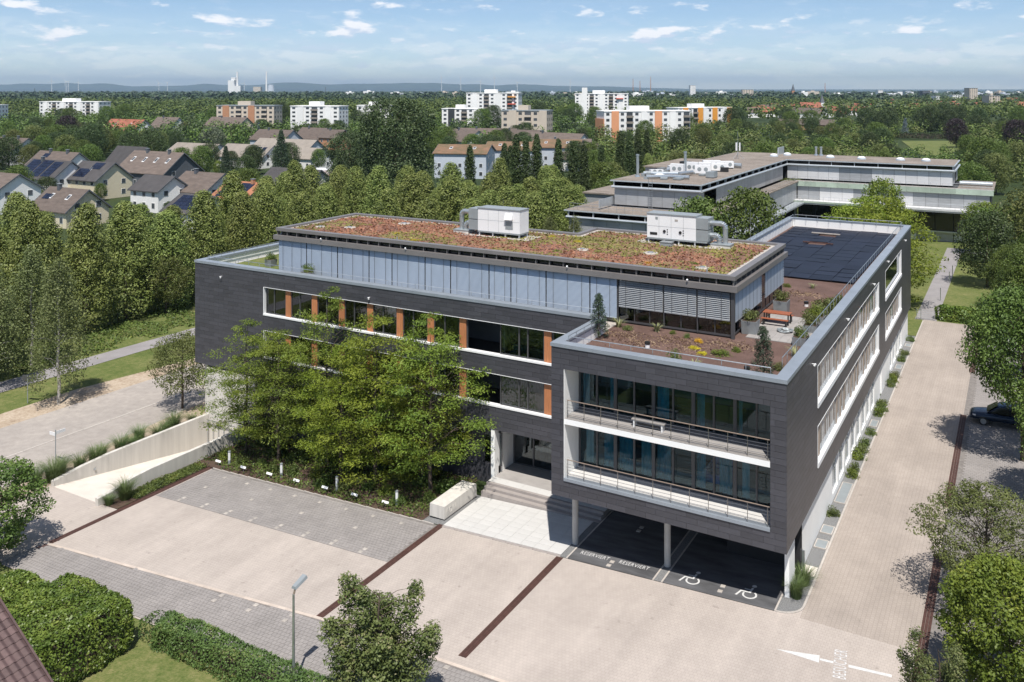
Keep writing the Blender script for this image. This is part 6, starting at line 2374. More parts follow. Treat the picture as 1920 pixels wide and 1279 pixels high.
# top storey
ZA, ZT2 = 8.95, 12.5
block(-43.0, -29.75, 77.2, 145.6, ZA, ZT2 - .02)
block(-29.74, -.2, 131.3, 145.6, ZA, ZT2 - .02)
flat_roof(-43.2, -29.5, 77, 146, ZT2)
MB().box(-29.14, .45, 130.65, 146.3, ZT2, ZT2 + .16).build('roof_slab', M['alubeam'], GB)
MB().box(-29.34, .25, 130.85, 146.1, ZT2 + .161, ZT2 + .2).build('roof_gravel', M['roofgravel'], GB)
alu_facade('y', 77.1, -43.0, -29.6, ZA, ZT2, light=.1, dark=.0)
alu_facade('x', -29.65, 77.3, 130.9, ZA, ZT2, light=.02, dark=.1)
alu_facade('y', 131.15, -29.3, 0.0, ZA, ZT2, light=.5, dark=.04)
alu_facade('x', 0.0, 131.3, 145.8, ZA, ZT2, light=.3)
# middle storey, wider
ZM = 5.3
block(-47.5, -27.2, 70.5, 100.0, ZM - .4, ZA - .5)
block(-43.0, -27.2, 100.0, 129.6, ZM - .4, ZA - .5)
block(-27.2, 6.0, 129.75, 146, ZM - .4, ZA - .5)
flat_roof(-47.7, -27.0, 70.3, 76.9, ZA - .49)
MB().box(-47.9, -43.4, 77.3, 110, ZA - .49, ZA - .3).build('roof_gravel', M['roofgravel'], GB)
MB().box(-29.4, -26.7, 77.3, 129.3, ZA - .49, ZA - .3).build('roof_gravel', M['roofgravel'], GB)
MB().box(-27.6, 6.6, 129.35, 131.0, ZA - .49, ZA - .3).build('roof_terrace', M['slab'], GB)
MB().box(.8, 6.6, 131.05, 146.5, ZA - .49, ZA - .28).build('roof_gravel', M['roofgravel'], GB)
for k in range(17):
    a = -27.6 + 34.2 * k / 17
    MB().box(a + .01, a + 2.0, 129.2, 129.33, ZA - 1.25, ZA - .3).build('fascia_pane', M['greenband'], GB)
alu_facade('y', 70.4, -47.4, -27.3, ZM - .4, ZA - .5, light=.1, dark=.0)
alu_facade('x', -27.1, 70.6, 129.2, ZM - .4, ZA - .5, light=.02, dark=.02, band=False)
alu_facade('y', 129.6, -27.0, 6.0, ZM - .1, ZA - 1.2, light=.5, dark=.08, band=False)
# balcony slab and lower storeys
MB().box(-27.6, 6.6, 126.9, 129.6, ZM - .75, ZM - .15).build('balcony_slab', M['alulight'], GB)
MB().box(-26.9, -25.2, 76, 127.2, ZM - .75, ZM - .45).build('balcony_slab', M['alubeam'], GB)
for k in range(17):
    a = -27.5 + 34 * k / 17
    MB().box(a + .01, a + 1.98, 126.8, 126.88, ZM - .5, ZM - .15).build('fascia_pane', M['greenband'] if k < 7 else M['alulight'], GB)
b = MB()
for k in range(36):
    x = -27.5 + 34 * k / 35
    b.tube((x, 127.0, ZM - .15), (x, 127.0, ZM + .75), .02, .02, 4)
b.tube((-27.5, 127, ZM + .75), (6.5, 127, ZM + .75), .03, .03, 5).build('balcony_railing', M['steel'], GB)
for (xa, ya, xb, yb, zz, n) in ((-27.5, 129.4, 6.5, 129.4, ZA - .3, 34), (-27.0, 77, -27.0, 129, ZA - .3, 40), (-47.4, 70.6, -27.3, 70.6, ZA - .28, 16), (-25.3, 76, -25.3, 127, ZM - .45, 40)):
    b = MB()
    for k in range(n + 1):
        x, y = xa + (xb - xa) * k / n, ya + (yb - ya) * k / n
        b.tube((x, y, zz), (x, y, zz + .95), .02, .02, 4)
    for q in (.5, .95):
        b.tube((xa, ya, zz + q), (xb, yb, zz + q), .025, .025, 5)
    b.build('terrace_railing', M['steel'], GB)
block(-27.0, 6.0, 130.2, 146, -1.2, ZM - .8, M['joint'])
block(-47.2, -27.2, 70.8, 130, -1.6, ZM - .42, M['joint'])
for k in range(11):
    a = -26.8 + 3.0 * k
    MB().box(a + .06, a + 2.94, 130.05, 130.12, .9, ZM - .85).build('window', M['blackglass'], GB)
    MB().box(a + .06, a + 2.94, 129.95, 130.1, -1.1, .6).build('shutter_panel', M['alu'] if k % 3 else M['alulight'], GB)
MB().box(-27, 6.4, 129.5, 129.95, .6, .85).build('sill_beam', M['alubeam'], GB)
alu_facade('x', -27.05, 71, 129, .4, ZM - .5, light=.05, dark=.35, band=False)
alu_facade('y', 70.6, -47.0, -27.3, -1.4, ZM - .5, light=.1, dark=.2, band=False)
# left annexes
block(-56.5, -47.8, 95, 118, 3, 8.0, M['alu'])
MB().box(-56.8, -47.7, 94.7, 118.3, 8.01, 8.25).build('roof_gravel', M['roofgravel'], GB)
block(-54, -43.3, 118, 140, 6, 11.0, M['alu'])
MB().box(-54.3, -43.3, 117.7, 140.3, 11.01, 11.25).build('roof_gravel', M['roofgravel'], GB)
MB().box(-43.3, -43.22, 72, 92, ZA, ZA + 1.2).build('glass_balustrade', M['alubeam'], GB)
MB().box(-33.5, -33.3, 141, 146, ZT2 + .2, ZT2 + 1.7).build('screen_wall', M['alubeam'], GB)
b = MB().tube((1.0, 134, ZA + .35), (6.3, 134, ZA + .35), .42, .42, 12)
b.build('roof_duct', M['duct'], GB)
# roof domes, vents and machinery
ZRF = ZT2 + .2
for i, (x, y) in enumerate(((-33.2, 136.5), (-31.5, 141), (-22.5, 138.5), (-16.5, 138.0), (-9.5, 138.5), (-5.0, 138.8), (-38.5, 84.5), (-36.2, 98))):
    t = thing('roof_dome', 'white skylight dome on the glass building roof, ' + ['first at the wing corner', 'second at the wing corner', 'right wing, first', 'right wing, second', 'right wing, third', 'right wing, last', 'at the front of the left wing', 'among the machinery'][i], 'skylight', (x, y, ZRF), 0, 'skylight domes')
    b = MB()
    for a in range(5):
        z0_, z1_ = .25 + .35 * math.sin(R(18 * a)), .25 + .35 * math.sin(R(18 * (a + 1)))
        b.tube((0, 0, z0_), (0, 0, z1_), .75 * math.cos(R(18 * a)), max(.01, .75 * math.cos(R(18 * (a + 1)))), 16, a == 4)
    b.build('dome', M['acwhite'], t, smooth=True)
    MB().tube((0, 0, 0), (0, 0, .26), .85, .8, 16).build('kerb_ring', M['alubeam'], t)
for i, (x, y, w, l, h) in enumerate(((-37.5, 90, 1.1, .9, 1.7), (-36.2, 93.5, 1.0, .8, 1.8), (-35.0, 96.5, 1.0, 1.0, 1.6), (-34.0, 92, 1.2, .7, 1.5), (-33.2, 98, 1.3, .9, 1.4), (-35.6, 102, 1.5, 1.1, 1.5), (-33.6, 104, 1.2, .9, 1.3), (-39.6, 96, 1.6, 1.1, .9), (-40.4, 88, 1.1, .8, .8))):
    t = thing('cooling_unit', 'white cooling box in the machinery group on the glass building roof', 'cooling unit', (x, y, ZRF), .1 * i, 'cooling boxes on the far roof')
    MB().box(-w, w, -l / 2, l / 2, .2, h).build('housing', M['acwhite'], t)
    MB().box(-w, -w + .12, -l / 2, l / 2, 0, .2).box(w - .12, w, -l / 2, l / 2, 0, .2).build('feet', M['acgrey'], t)
    MB().tube((-w * .4, -l / 2 - .02, .2 + (h - .2) * .5), (-w * .4, -l / 2, .2 + (h - .2) * .5), .33, .33, 12).build('fan', M['acgrey'], t)
    MB().tube((w * .45, -l / 2 - .02, .2 + (h - .2) * .5), (w * .45, -l / 2, .2 + (h - .2) * .5), .33, .33, 12).build('fan', M['acgrey'], t)
for i, (pts, r) in enumerate((([(-41, 84, .5), (-36, 86, .5), (-35, 90, .5)], .3), ([(-39, 80, .4), (-36, 82.5, .4), (-33, 82.5, .4)], .28), ([(-34, 106, .5), (-31.5, 106, .5)], .4), ([(-40, 92, .5), (-38, 92.5, .8)], .35))):
    t = thing('roof_duct', 'silver ventilation duct on the left wing roof, ' + ['longest', 'nearest the front', 'behind the white boxes', 'left of the white boxes'][i], 'duct', (0, 0, ZRF), 0, 'ducts on the far roof')
    MB().path(pts, r, 10).build('pipe', M['duct'], t)
    MB().box(pts[0][0] - .3, pts[0][0] + .3, pts[0][1] - .3, pts[0][1] + .3, 0, pts[0][2]).build('support', M['acgrey'], t)
for i, (x, y, h) in enumerate(((-41.6, 83, 3.3), (-36.6, 91.2, 3.4), (-26.2, 143.5, 1.6), (-25.2, 143.5, 1.6))):
    o = MB().tube((0, 0, 0), (0, 0, h), .22, .22, 12).tube((0, 0, h), (0, 0, h + .25), .28, .28, 12).tube((0, 0, 0), (0, 0, .3), .4, .35, 12).build('flue_pipe', M['duct'], None, (x, y, ZRF))
    tag(o, 'silver flue pipe on the glass building roof, ' + ['tall one at the left', 'tall one beside the white boxes', 'short left one of the pair', 'short right one of the pair'][i], 'flue', 'flue pipes on the far roof')
ms = thing('antenna_mast', 'antenna mast with white panel aerials on the glass building roof', 'antenna', (-38.0, 127, ZRF))
MB().tube((0, 0, 0), (0, 0, 5.5), .06, .03, 6).build('mast', M['steel'], ms)
for a in range(3):
    q = R(120 * a)
    MB().box(-.12, .12, -.06, .06, 1.6, 3.2).build('aerial', M['acwhite'], ms, (.4 * math.cos(q), .4 * math.sin(q), 0))
    MB().tube((0, 0, 2.4), (.4 * math.cos(q), .4 * math.sin(q), 2.4), .03, .03, 5).build('bracket', M['steel'], ms)
    MB().tube((0, 0, 1.2), (1.2 * math.cos(q), 1.2 * math.sin(q), 0), .03, .03, 5).build('stay', M['steel'], ms)
ld = thing('roof_ladder', 'steel ladder against the front of the glass building top floor', 'ladder', (-37.0, 76.6, ZA - .3))
for s in (-.28, .28):
    MB().tube((s, 0, 0), (s, 0, 4.6), .03, .03, 6).build('rail', M['steel'], ld)
for k in range(13):
    MB().tube((-.28, 0, .25 + .3 * k), (.28, 0, .25 + .3 * k), .018, .018, 5).build('rung', M['steel'], ld)

rgc = random.Random(77)
for i in range(16):
    x, y = -42.0 + 11.0 * rgc.random(), 80 + 30 * rgc.random()
    w, l, h = rgc.uniform(.3, .9), rgc.uniform(.3, .8), rgc.uniform(.25, .9)
    t = thing('roof_cabinet', 'small grey or dark cabinet among the machinery on the far roof', 'cabinet', (x, y, ZRF), rgc.uniform(-.3, .3), 'small cabinets on the far roof')
    m = M[rgc.choice(('acgrey', 'black', 'acwhite', 'zinc', 'acgrey'))]
    MB().box(-w, w, -l, l, .08, h).build('housing', m, t)
    MB().box(-w, w, -l, -l + .1, 0, .08).box(-w, w, l - .1, l, 0, .08).build('feet', M['black'], t)

# ================================================================== BACKGROUND
# lime belt behind the dark building
spots = []
rl = random.Random(12)
for i in range(20):
    for j in range(34):
        x = -88.5 - 7.2 * i + (0 if j % 2 else 1.2) + rl.uniform(-.8, .8)
        y = -6 + 6.3 * j + rl.uniform(-.8, .8)
        px, py, d = proj(x, y, 10.5)
        if not (-70 < px < 1110) or d < 92 or y < -2:
            continue
        if px < 420 and d > 112 + 18 * max(0, px) / 300:
            continue
        if x < -118 and px < 560:
            continue
        if d > 168:
            continue
        spots.append((x, y))
for i in range(8):
    for j in range(14):
        x = -81.5 + 7.2 * i + rl.uniform(-.8, .8)
        y = 62 + 6.6 * j + rl.uniform(-.8, .8)
        px, py, d = proj(x, y, 10.5)
        if 560 < px < 1090 and d < 168 and x < -50 and y > 62:
            spots.append((x, y))
for i, (x, y) in enumerate(spots):
    first = x > -93 and y < 60
    plant('linden_tree', 'lime%d' % rl.randrange(4), 'yellow green conical lime tree in the front row along the meadow' if first else 'yellow green conical lime tree inside the dense belt behind the dark building', 'tree', (x, y, gz(x)), rl.uniform(.88, 1.1), rl.uniform(0, 6.28), 'lime trees in the belt, front row' if first else 'lime trees in the belt', rl.uniform(.80, 1.12))

foot = []        # footprints kept free of trees: (x, y, r)

M['roofbrown'] = mat('brown_roof', (0.135, 0.105, 0.088), .85, var=.14, vs=.5, rand=.14, stretch=(1, 3, 3))
M['roofdark'] = mat('dark_roof', (0.065, 0.06, 0.06), .8, var=.12, vs=.5, rand=.12)
M['roofred'] = mat('red_roof', (0.31, 0.105, 0.065), .8, var=.12, vs=.4, rand=.12)
M['rooforange'] = mat('orange_roof', (0.36, 0.15, 0.08), .8, var=.15, vs=.5, rand=.15)
M['rooflight'] = mat('light_roof', (0.27, 0.235, 0.20), .85, var=.08, vs=.4, rand=.06)
M['wallwhite'] = mat('house_wall', (0.84, 0.83, 0.81), .85, var=.03, vs=.5, rand=.05)
M['wallyellow'] = mat('yellowish_wall', (0.66, 0.58, 0.42), .85, var=.03, vs=.5)
M['wallblue'] = mat('bluish_wall', (0.50, 0.54, 0.60), .85, var=.03, vs=.5)
M['walldark'] = mat('slate_wall', (0.10, 0.11, 0.125), .7, var=.08, vs=1)
M['wallbeige'] = mat('beige_wall', (0.58, 0.50, 0.41), .85, var=.04, vs=.3, rand=.04)
M['wallorange'] = mat('salmon_wall', (0.72, 0.33, 0.17), .85, var=.03, vs=.3)
M['brickred'] = mat('terracotta_wall', (0.46, 0.23, 0.13), .85, var=.05, vs=.4)
M['farpane'] = mat('far_window', (0.07, 0.078, 0.088), .15, var=.1, rand=.3)
M['solar'] = mat('solar_module', (0.012, 0.016, 0.035), .2, var=.1, rand=.3, spec=.6)
M['awning'] = mat('orange_awning', (0.75, 0.32, 0.05), .8, var=.05)
M['awningred'] = mat('red_awning', (0.62, 0.10, 0.06), .8, var=.05)


def gable_house(label, px, d, Lx, Wy, eave, ridge, roof, wallm='wallwhite', group=None, win=True, solar=None, sky=0, chim=1, rz=0.0, name='house', far=False):
    """Gabled house, ridge along its own x."""
    p = D(px, d)
    foot.append((p.x, p.y, .55 * math.hypot(Lx, Wy)))
    t = thing(name, label, 'house', (p.x, p.y, p.z), rz, group)
    a, c = Lx / 2, Wy / 2
    w = MB()
    w.v += [(-a, -c, 0), (a, -c, 0), (a, c, 0), (-a, c, 0), (-a, -c, eave), (a, -c, eave), (a, c, eave), (-a, c, eave), (-a, 0, ridge - .12), (a, 0, ridge - .12)]
    w.f += [(0, 1, 5, 4), (2, 3, 7, 6), (1, 2, 6, 9, 5), (3, 0, 4, 8, 7)]
    w.m += [0] * 4
    w.build('wall', M[wallm], t)
    o_ = .5
    sl = (ridge - eave) / c
    r = MB()
    for s in (-1, 1):
        b0 = [(-a - o_, s * (c + o_), eave - sl * o_), (a + o_, s * (c + o_), eave - sl * o_), (a + o_, 0, ridge), (-a - o_, 0, ridge)]
        if s > 0:
            b0 = b0[::-1]
        r.hexa([(x, y, z - .02) for x, y, z in b0], [(x, y, z + .2) for x, y, z in b0])
    ro = r.build('roof', M[roof], t)
    if far:
        return t
    v = MB()
    for sx in (-1, 1):
        for s in (-1, 1):
            x = sx * (a + o_)
            pts = [(x - .03, s * (c + o_ + .02), eave - sl * o_ - .1), (x + .03, s * (c + o_ + .02), eave - sl * o_ - .1), (x + .03, 0, ridge - .1), (x - .03, 0, ridge - .1)]
            v.hexa(pts if s < 0 else pts[::-1], [(q[0], q[1], q[2] + .36) for q in (pts if s < 0 else pts[::-1])])
    v.build('verge_board', M['walldark'], t)
    for k in range(chim):
        x = -a * .4 + k * a * .9
        co = MB().box(x - .4, x + .4, -.9, -.2, ridge - 1.0, ridge + .9).build('chimney', M['brickred' if roof == 'rooforange' else 'walldark'], t)
        MB().box(x - .48, x + .48, -.98, -.12, ridge + .9, ridge + 1.02).build('chimney_cap', M['acgrey'], co)
    if win:
        n = max(1, int(Lx / 3.2))
        for k in range(n):
            x = -a + Lx * (k + .5) / n
            for z in ([1.0, 3.7] if eave > 4.6 else [1.0]):
                if z + 1.3 < eave:
                    wo = MB().box(x - .6, x + .6, -c - .05, -c + .02, z, z + 1.35).build('window', M['wallwhite'], t)
                    MB().box(x - .52, x + .52, -c - .07, -c - .052, z + .08, z + 1.27).build('pane', M['farpane'], wo)
        for s in ([-.25, .25] if Wy > 8 else [0]):
            for z in (1.0, 3.8, 6.4):
                hgt = eave + (ridge - eave) * (1 - abs(s * Wy) / c)
                if z + 1.6 < hgt:
                    y = s * Wy
                    wo = MB().box(a - .02, a + .05, y - .65, y + .65, z, z + 1.35).build('window', M['wallwhite'], t)
                    MB().box(a + .052, a + .07, y - .57, y + .57, z + .08, z + 1.27).build('pane', M['farpane'], wo)

    def on_roof(x0, x1, t0, t1, lift, thick, nm, m):
        # t runs from eave (0) to ridge (1) on the front slope
        def q(x, tt, dz):
            return (x, -c * (1 - tt), eave + (ridge - eave) * tt + .2 + dz)
        pts = [q(x0, t0, lift), q(x1, t0, lift), q(x1, t1, lift), q(x0, t1, lift)]
        return MB().hexa(pts, [(x, y, z + thick) for x, y, z in pts]).build(nm, m, t)

    if solar:
        for (x0, x1, t0, t1, nx, ny) in solar:
            for i in range(nx):
                for j in range(ny):
                    u0, u1 = x0 + (x1 - x0) * i / nx, x0 + (x1 - x0) * (i + 1) / nx
                    v0, v1 = t0 + (t1 - t0) * j / ny, t0 + (t1 - t0) * (j + 1) / ny
                    on_roof(u0 + .03, u1 - .03, v0 + .006, v1 - .006, .06, .04, 'solar_module', M['solar'])
    for k in range(sky):
        x = -a + Lx * (k + .6) / (sky + .2)
        so_ = on_roof(x - .5, x + .5, .45, .68, .03, .06, 'roof_window', M['acwhite'])
        o2 = on_roof(x - .4, x + .4, .48, .65, .1, .02, 'roof_pane', M['farpane'])
    return t


gable_house('white gabled house at the left edge with twin flues and roof terrace', 22, 350, 22, 13, 5.5, 10.0, 'roofbrown', chim=2, sky=1)
gable_house('house with long reddish brown roof behind the solar row', 112, 285, 20, 10, 5, 9.0, 'roofbrown', chim=2, sky=0, solar=[(-6, -3, .5, .8, 2, 1)])
gable_house('row house roof packed with solar modules and grey dividers', 98, 243, 17, 11, 5.2, 9.6, 'roofdark', solar=[(-8, -3.2, .08, .95, 3, 6), (-2.8, 1.6, .05, .95, 3, 5), (2.2, 6.2, .08, .9, 4, 5)], sky=0, chim=1)
gable_house('pale gabled house with solar strip and dark verge', 186, 240, 13, 11, 5.2, 9.4, 'roofdark', 'wallyellow', solar=[(-4.5, .5, .08, .55, 4, 4), (-.5, 3.6, .55, .92, 3, 2)], sky=1, chim=0)
gable_house('plain white gabled house at the left picture edge', 8, 212, 12, 11, 5.4, 9.0, 'roofbrown', chim=1)
gable_house('low brown roofed house with balcony niche just behind the lime tops', 130, 192, 13, 10, 3.6, 7.6, 'roofbrown', 'wallyellow', sky=2, chim=1, solar=[(-5.5, -3, .4, .65, 2, 1)])
gable_house('large brown roofed house with four roof windows', 298, 268, 22, 14, 4.6, 10.2, 'roofbrown', 'walldark', sky=4, chim=2)
gable_house('dark slate roof peeping behind the large brown roof', 248, 292, 14, 10, 5, 10.2, 'roofdark', chim=0)
gable_house('white end wall house with dark roof below the large brown roof', 300, 214, 10, 9, 5.2, 8.2, 'roofdark', chim=0)
gable_house('brown roofed house with tall dark chimney', 385, 218, 13, 12, 4.6, 8.6, 'roofbrown', chim=1)
gable_house('low roof covered by a bright grid of solar modules', 372, 188, 10, 10, 3.6, 6.6, 'roofdark', solar=[(-4, 4, .1, .9, 6, 4)], chim=0)
gable_house('orange tiled roof with blue solar modules', 462, 205, 11, 12, 4.2, 7.6, 'rooforange', solar=[(-4.5, -1.0, .1, .75, 2, 3), (-.4, 3.6, .4, .9, 3, 2)], chim=2)
gable_house('dark brown roof house left of the grey flat roofed house', 556, 226, 16, 14, 4.2, 8.8, 'roofdark', chim=0, sky=1)
gable_house('bright red roofed house with two glazed dormers', 240, 520, 30, 16, 5.0, 11.5, 'roofred', chim=0, sky=2)
gable_house('brown roofed house right of the red roof', 316, 560, 20, 14, 5, 11.5, 'roofbrown', chim=1)
gable_house('yellowish gabled house with grey brown roof', 430, 545, 30, 16, 6, 12.0, 'roofbrown', 'wallyellow', chim=1)
gable_house('long pale grey roof at the left of the middle rows', 372, 352, 24, 12, 4, 7.6, 'rooflight', chim=0)
gable_house('long pale roof with dark solar blocks in the middle rows', 470, 335, 24, 12, 4, 8.2, 'rooflight', solar=[(1, 3.4, .2, .75, 2, 4), (4.2, 7.6, .5, .8, 3, 2), (8.2, 10.2, .3, .8, 2, 4)], chim=0)
gable_house('long pale roof behind the solar blocks, with white gable', 540, 372, 32, 12, 4, 8.2, 'rooflight', 'wallblue', chim=0)
gable_house('long pale roof at the right of the middle rows', 566, 330, 20, 12, 4, 7.4, 'rooflight', chim=0)
gable_house('brown roof cluster house behind the pale rows, left', 518, 430, 22, 13, 5, 9.5, 'roofbrown', 'wallblue', chim=1)
gable_house('yellow gabled house behind the pale rows, right', 590, 440, 16, 12, 5, 10, 'roofbrown', 'wallyellow', chim=1)
gable_house('terracotta walled house left of the big dark tree', 628, 430, 12, 10, 6, 9.5, 'roofbrown', 'brickred', chim=1)
for i, (px, d, l) in enumerate(((872, 430, 24), (915, 445, 30), (972, 430, 24), (1040, 400, 34), (1060, 350, 20), (1085, 320, 14))):
    gable_house('brown roofed house among the roofs below the white tower, ' + ['far left', 'second', 'third', 'widest one', 'nearer one', 'with white side, rightmost'][i], px, d, l, 13, 4.5, 9.5, 'roofbrown', chim=1, group='brown roofs below the white tower', rz=R((i * 37) % 50 - 25))
# terraced white houses with orange green roofs
M['roofplant'] = mat('brown_planted_roof', (0.19, 0.105, 0.065), .9, var=.2, vs=.4, c2=(0.12, 0.095, 0.05))
for i, (px, d) in enumerate(((872, 296), (962, 312), (1046, 326))):
    gable_house('white terraced house with rusty planted roof, ' + ['nearest', 'middle one', 'farthest'][i], px, d, 17.5, 15, 8.2, 10.6, 'roofplant', 'wallblue', chim=0, sky=2, group='white terraced houses', rz=R(20))
for i, (px, d) in enumerate(((806, 330), (822, 380), (838, 420), (812, 445))):
    plant('broadleaf_tree', 'broad%d' % i, 'green tree just right of the huge dark tree', 'tree', tuple(D(px, d)), .8, i, 'trees right of the huge tree', .75)
# grey flat house
p = D(612, 232)
foot.append((p.x, p.y, 10))
fh = thing('flat_house', 'dark grey flat roofed house with glazed corner and orange roof', 'house', tuple(p))
MB().box(-6, 7, -6, 6, 0, 6.4).build('wall', M['walldark'], fh)
MB().box(-6.3, 7.3, -6.3, 6.3, 6.4, 6.9).build('roof_edge', M['acgrey'], fh)
MB().box(-5.8, 6.8, -5.8, 5.8, 6.9, 7.0).build('roof', M['rooforange'], fh)
MB().box(-4, 2, -3, 2, 7.0, 8.3).build('roof_hut', M['acwhite'], fh)
for k in range(4):
    MB().box(-5.6 + 3.1 * k, -3.0 + 3.1 * k, -6.06, -6.0, 3.4, 6.0).build('window', M['blackglass'], fh)


def slab_block(label, px0, px1, d, ytop, floors, wallm, depth=14, name='apartment_block', rz=0.0, bays=None, balc=True, accent=None, roofhut=True, group=None, parts=True, winm='farpane', base=None, cat='building'):
    """Flat-roofed apartment block: storeys of windows, balconies, roof edge, lift hut."""
    pc = D((px0 + px1) / 2, d)
    Lx = (px1 - px0) * d / FPX
    H = ZY(ytop, d) - pc.z
    foot.append((pc.x, pc.y, .55 * Lx))
    t = thing(name, label, cat, (pc.x, pc.y, pc.z), YAW + rz, group)
    a, c = Lx / 2, depth / 2
    MB().box(-a, a, -c, c, 0, H - .5).build('wall', M[wallm], t)
    MB().box(-a - .3, a + .3, -c - .3, c + .3, H - .5, H).build('roof_edge', M['acgrey' if wallm != 'wallwhite' else 'wallwhite'], t)
    if roofhut:
        MB().box(-a * .35, a * .1, -c * .4, c * .5, H, H + 2.6).build('lift_hut', M[wallm], t)
    fh_ = (H - 1.0) / floors
    n = bays or max(3, int(Lx / 4.2))
    wm = pm2 = bm = None
    for f in range(floors):
        z = .5 + fh_ * f
        for k in range(n):
            x = -a + Lx * (k + .5) / n
            w = Lx / n
            if accent and k % accent[1] == 1:
                if f == 0:
                    MB().box(x - w / 2, x + w / 2, -c - .5, -c - .002, 0, H - .2).build('stair_bay', M[accent[0]], t)
                continue
            if balc and k % 4 == 1 and wallm == 'wallwhite':
                if f == 0:
                    MB().box(x - w * .42, x + w * .42, -c - .6, -c - .002, 0, H - .9).build('wall_bay', M[wallm], t)
                continue
            if balc and k % 4 == 3:
                o = MB().box(x - w * .45, x + w * .45, -c - 1.2, -c - .01, z - .1, z + 1.0).build('balcony', M['rooflight' if wallm != 'wallbeige' else 'wallbeige'], t)
                MB().box(x - w * .42, x + w * .42, -c - .05, -c - .005, z + 1.0, z + fh_ * .9).build('window', M['farpane'], t)
            else:
                ww = w * .22
                if wm is None:
                    o = MB().box(-ww, ww, -.06, .0, 0, fh_ * .45).build('window', M['farpane'], t)
                    wm = o.data
                else:
                    o = link('window', wm, t)
                o.location = (x, -c - .006, z + fh_ * .35)
        m = max(2, int(depth / 4.5))
        for k in range(m):
            y = -c + depth * (k + .5) / m
            if pm2 is None:
                o = MB().box(0, .06, -.7, .7, 0, fh_ * .45).build('window', M['farpane'], t)
                pm2 = o.data
            else:
                o = link('window', pm2, t)
            o.location = (a + .004, y, z + fh_ * .35)
    return t


slab_block('white apartment block with pale green roof among trees at the left', 78, 204, 780, 190, 6, 'wallwhite', 16, rz=R(-12))
slab_block('beige apartment block with terracotta stair bays', 412, 524, 590, 197, 6, 'wallbeige', 14, accent=('brickred', 4), rz=R(-8))
slab_block('white apartment block with stacked balconies, right of the beige one', 550, 648, 560, 198, 7, 'wallwhite', 14, rz=R(-14))
slab_block('low white apartment block left of the tall white tower', 832, 905, 640, 203, 5, 'wallwhite', 14, rz=R(-10), accent=('farpane', 5))
tw1 = slab_block('tall white apartment tower with orange awnings in the middle', 878, 976, 690, 174, 9, 'wallwhite', 18, 'apartment_tower', rz=R(-10))
tw2 = slab_block('tall white apartment tower with a chimney slab, right of centre', 1080, 1178, 780, 175, 9, 'wallwhite', 18, 'apartment_tower', rz=R(-10))
H2 = ZY(175, 780) + 2.8
MB().box(-17, -12.5, -10, -6, 0, H2 + 5).build('chimney_slab', M['wallwhite'], tw2)
H1 = ZY(174, 690) + 2.8
for k, (z, m) in enumerate(((H1 - 3.5, 'awning'), (H1 - 9, 'awningred'))):
    MB().box(12.5, 18.5, -10.8, -9.1, z, z + .8).build('awning', M[m], tw1)
MB().box(13, 19, -10.8, -9.1, H2 - 5, H2 - 4.2).build('awning', M['awningred'], tw2)
slab_block('beige mid-rise block with light brown stair bays before the tower', 945, 1032, 505, 206, 5, 'wallbeige', 14, accent=('wallbeige', 4), rz=R(-16))
ob = slab_block('long white and salmon housing block with rows of windows', 1122, 1290, 500, 207, 5, 'wallwhite', 14, accent=('wallorange', 6), rz=R(12))
MB().box(-26.2, -25.75, -8.2, 7.2, 0, 13).build('end_wall', M['wallorange'], ob)
slab_block('receding white and yellow housing block behind the salmon one', 1250, 1372, 640, 201, 4, 'wallwhite', 14, accent=('awning', 3), rz=R(25))
slab_block('grey office block with flat roof, far left edge', -20, 6, 700, 196, 5, 'wallwhite', 14)
slab_block('low white building behind the big dark tree', 672, 735, 700, 197, 4, 'wallwhite', 14)
# towers on the right skyline
for i, (x0, x1, d, yt, fl, m) in enumerate(((1293, 1303, 2600, 160, 14, 'wallwhite'), (1391, 1411, 2500, 168, 9, 'wallbeige'), (1813, 1828, 1500, 165, 14, 'wallbeige'), (1848, 1868, 1150, 179, 10, 'wallbeige'), (1750, 1757, 1400, 180, 8, 'wallwhite'), (1695, 1706, 2300, 170, 9, 'wallblue'), (1727, 1741, 2300, 170, 8, 'walldark'), (1782, 1800, 1700, 178, 6, 'wallwhite'), (1644, 1653, 2400, 169, 9, 'wallwhite'))):
    slab_block('distant tower block on the right skyline, ' + ['slim pale one left of the spire', 'wide beige one beside the spire', 'tallest beige one', 'nearest stepped one at the right', 'thin white one before the tallest', 'bluish grey one', 'dark grey one', 'low white office', 'slim white one in the middle'][i], x0, x1, d, yt, fl, m, 18, 'tower_block', bays=4, balc=False, roofhut=i in (3,), group='tower blocks on the skyline')
# barn on the meadow
gable_house('long dark barn at the meadow edge on the right', 1510, 640, 40, 14, 4, 7.5, 'roofbrown', 'brickred', chim=0)
# small town houses on the right
rt_ = random.Random(21)
k = 0
for px in range(1412, 1640, 8):
    for rep in range(1):
        d = rt_.uniform(850, 1250)
        gable_house('small white walled house with %s roof in the distant village' % ('red' if k % 3 else 'brown'), px + rt_.uniform(-4, 4), d, rt_.uniform(9, 14), 9, 5.5, 10.5, 'roofred' if k % 3 else 'roofbrown', group='distant village houses, red' if k % 3 else 'distant village houses, brown', far=True, rz=R(rt_.uniform(-40, 70)))
        k += 1
for px in list(range(1660, 1915, 9)):
    d = rt_.uniform(1100, 1700)
    gable_house('small house with red roof among the trees at the far right', px, d, rt_.uniform(10, 16), 10, 6, 11.5, 'roofred', group='red roofs at the far right', far=True, rz=R(rt_.uniform(-40, 70)))
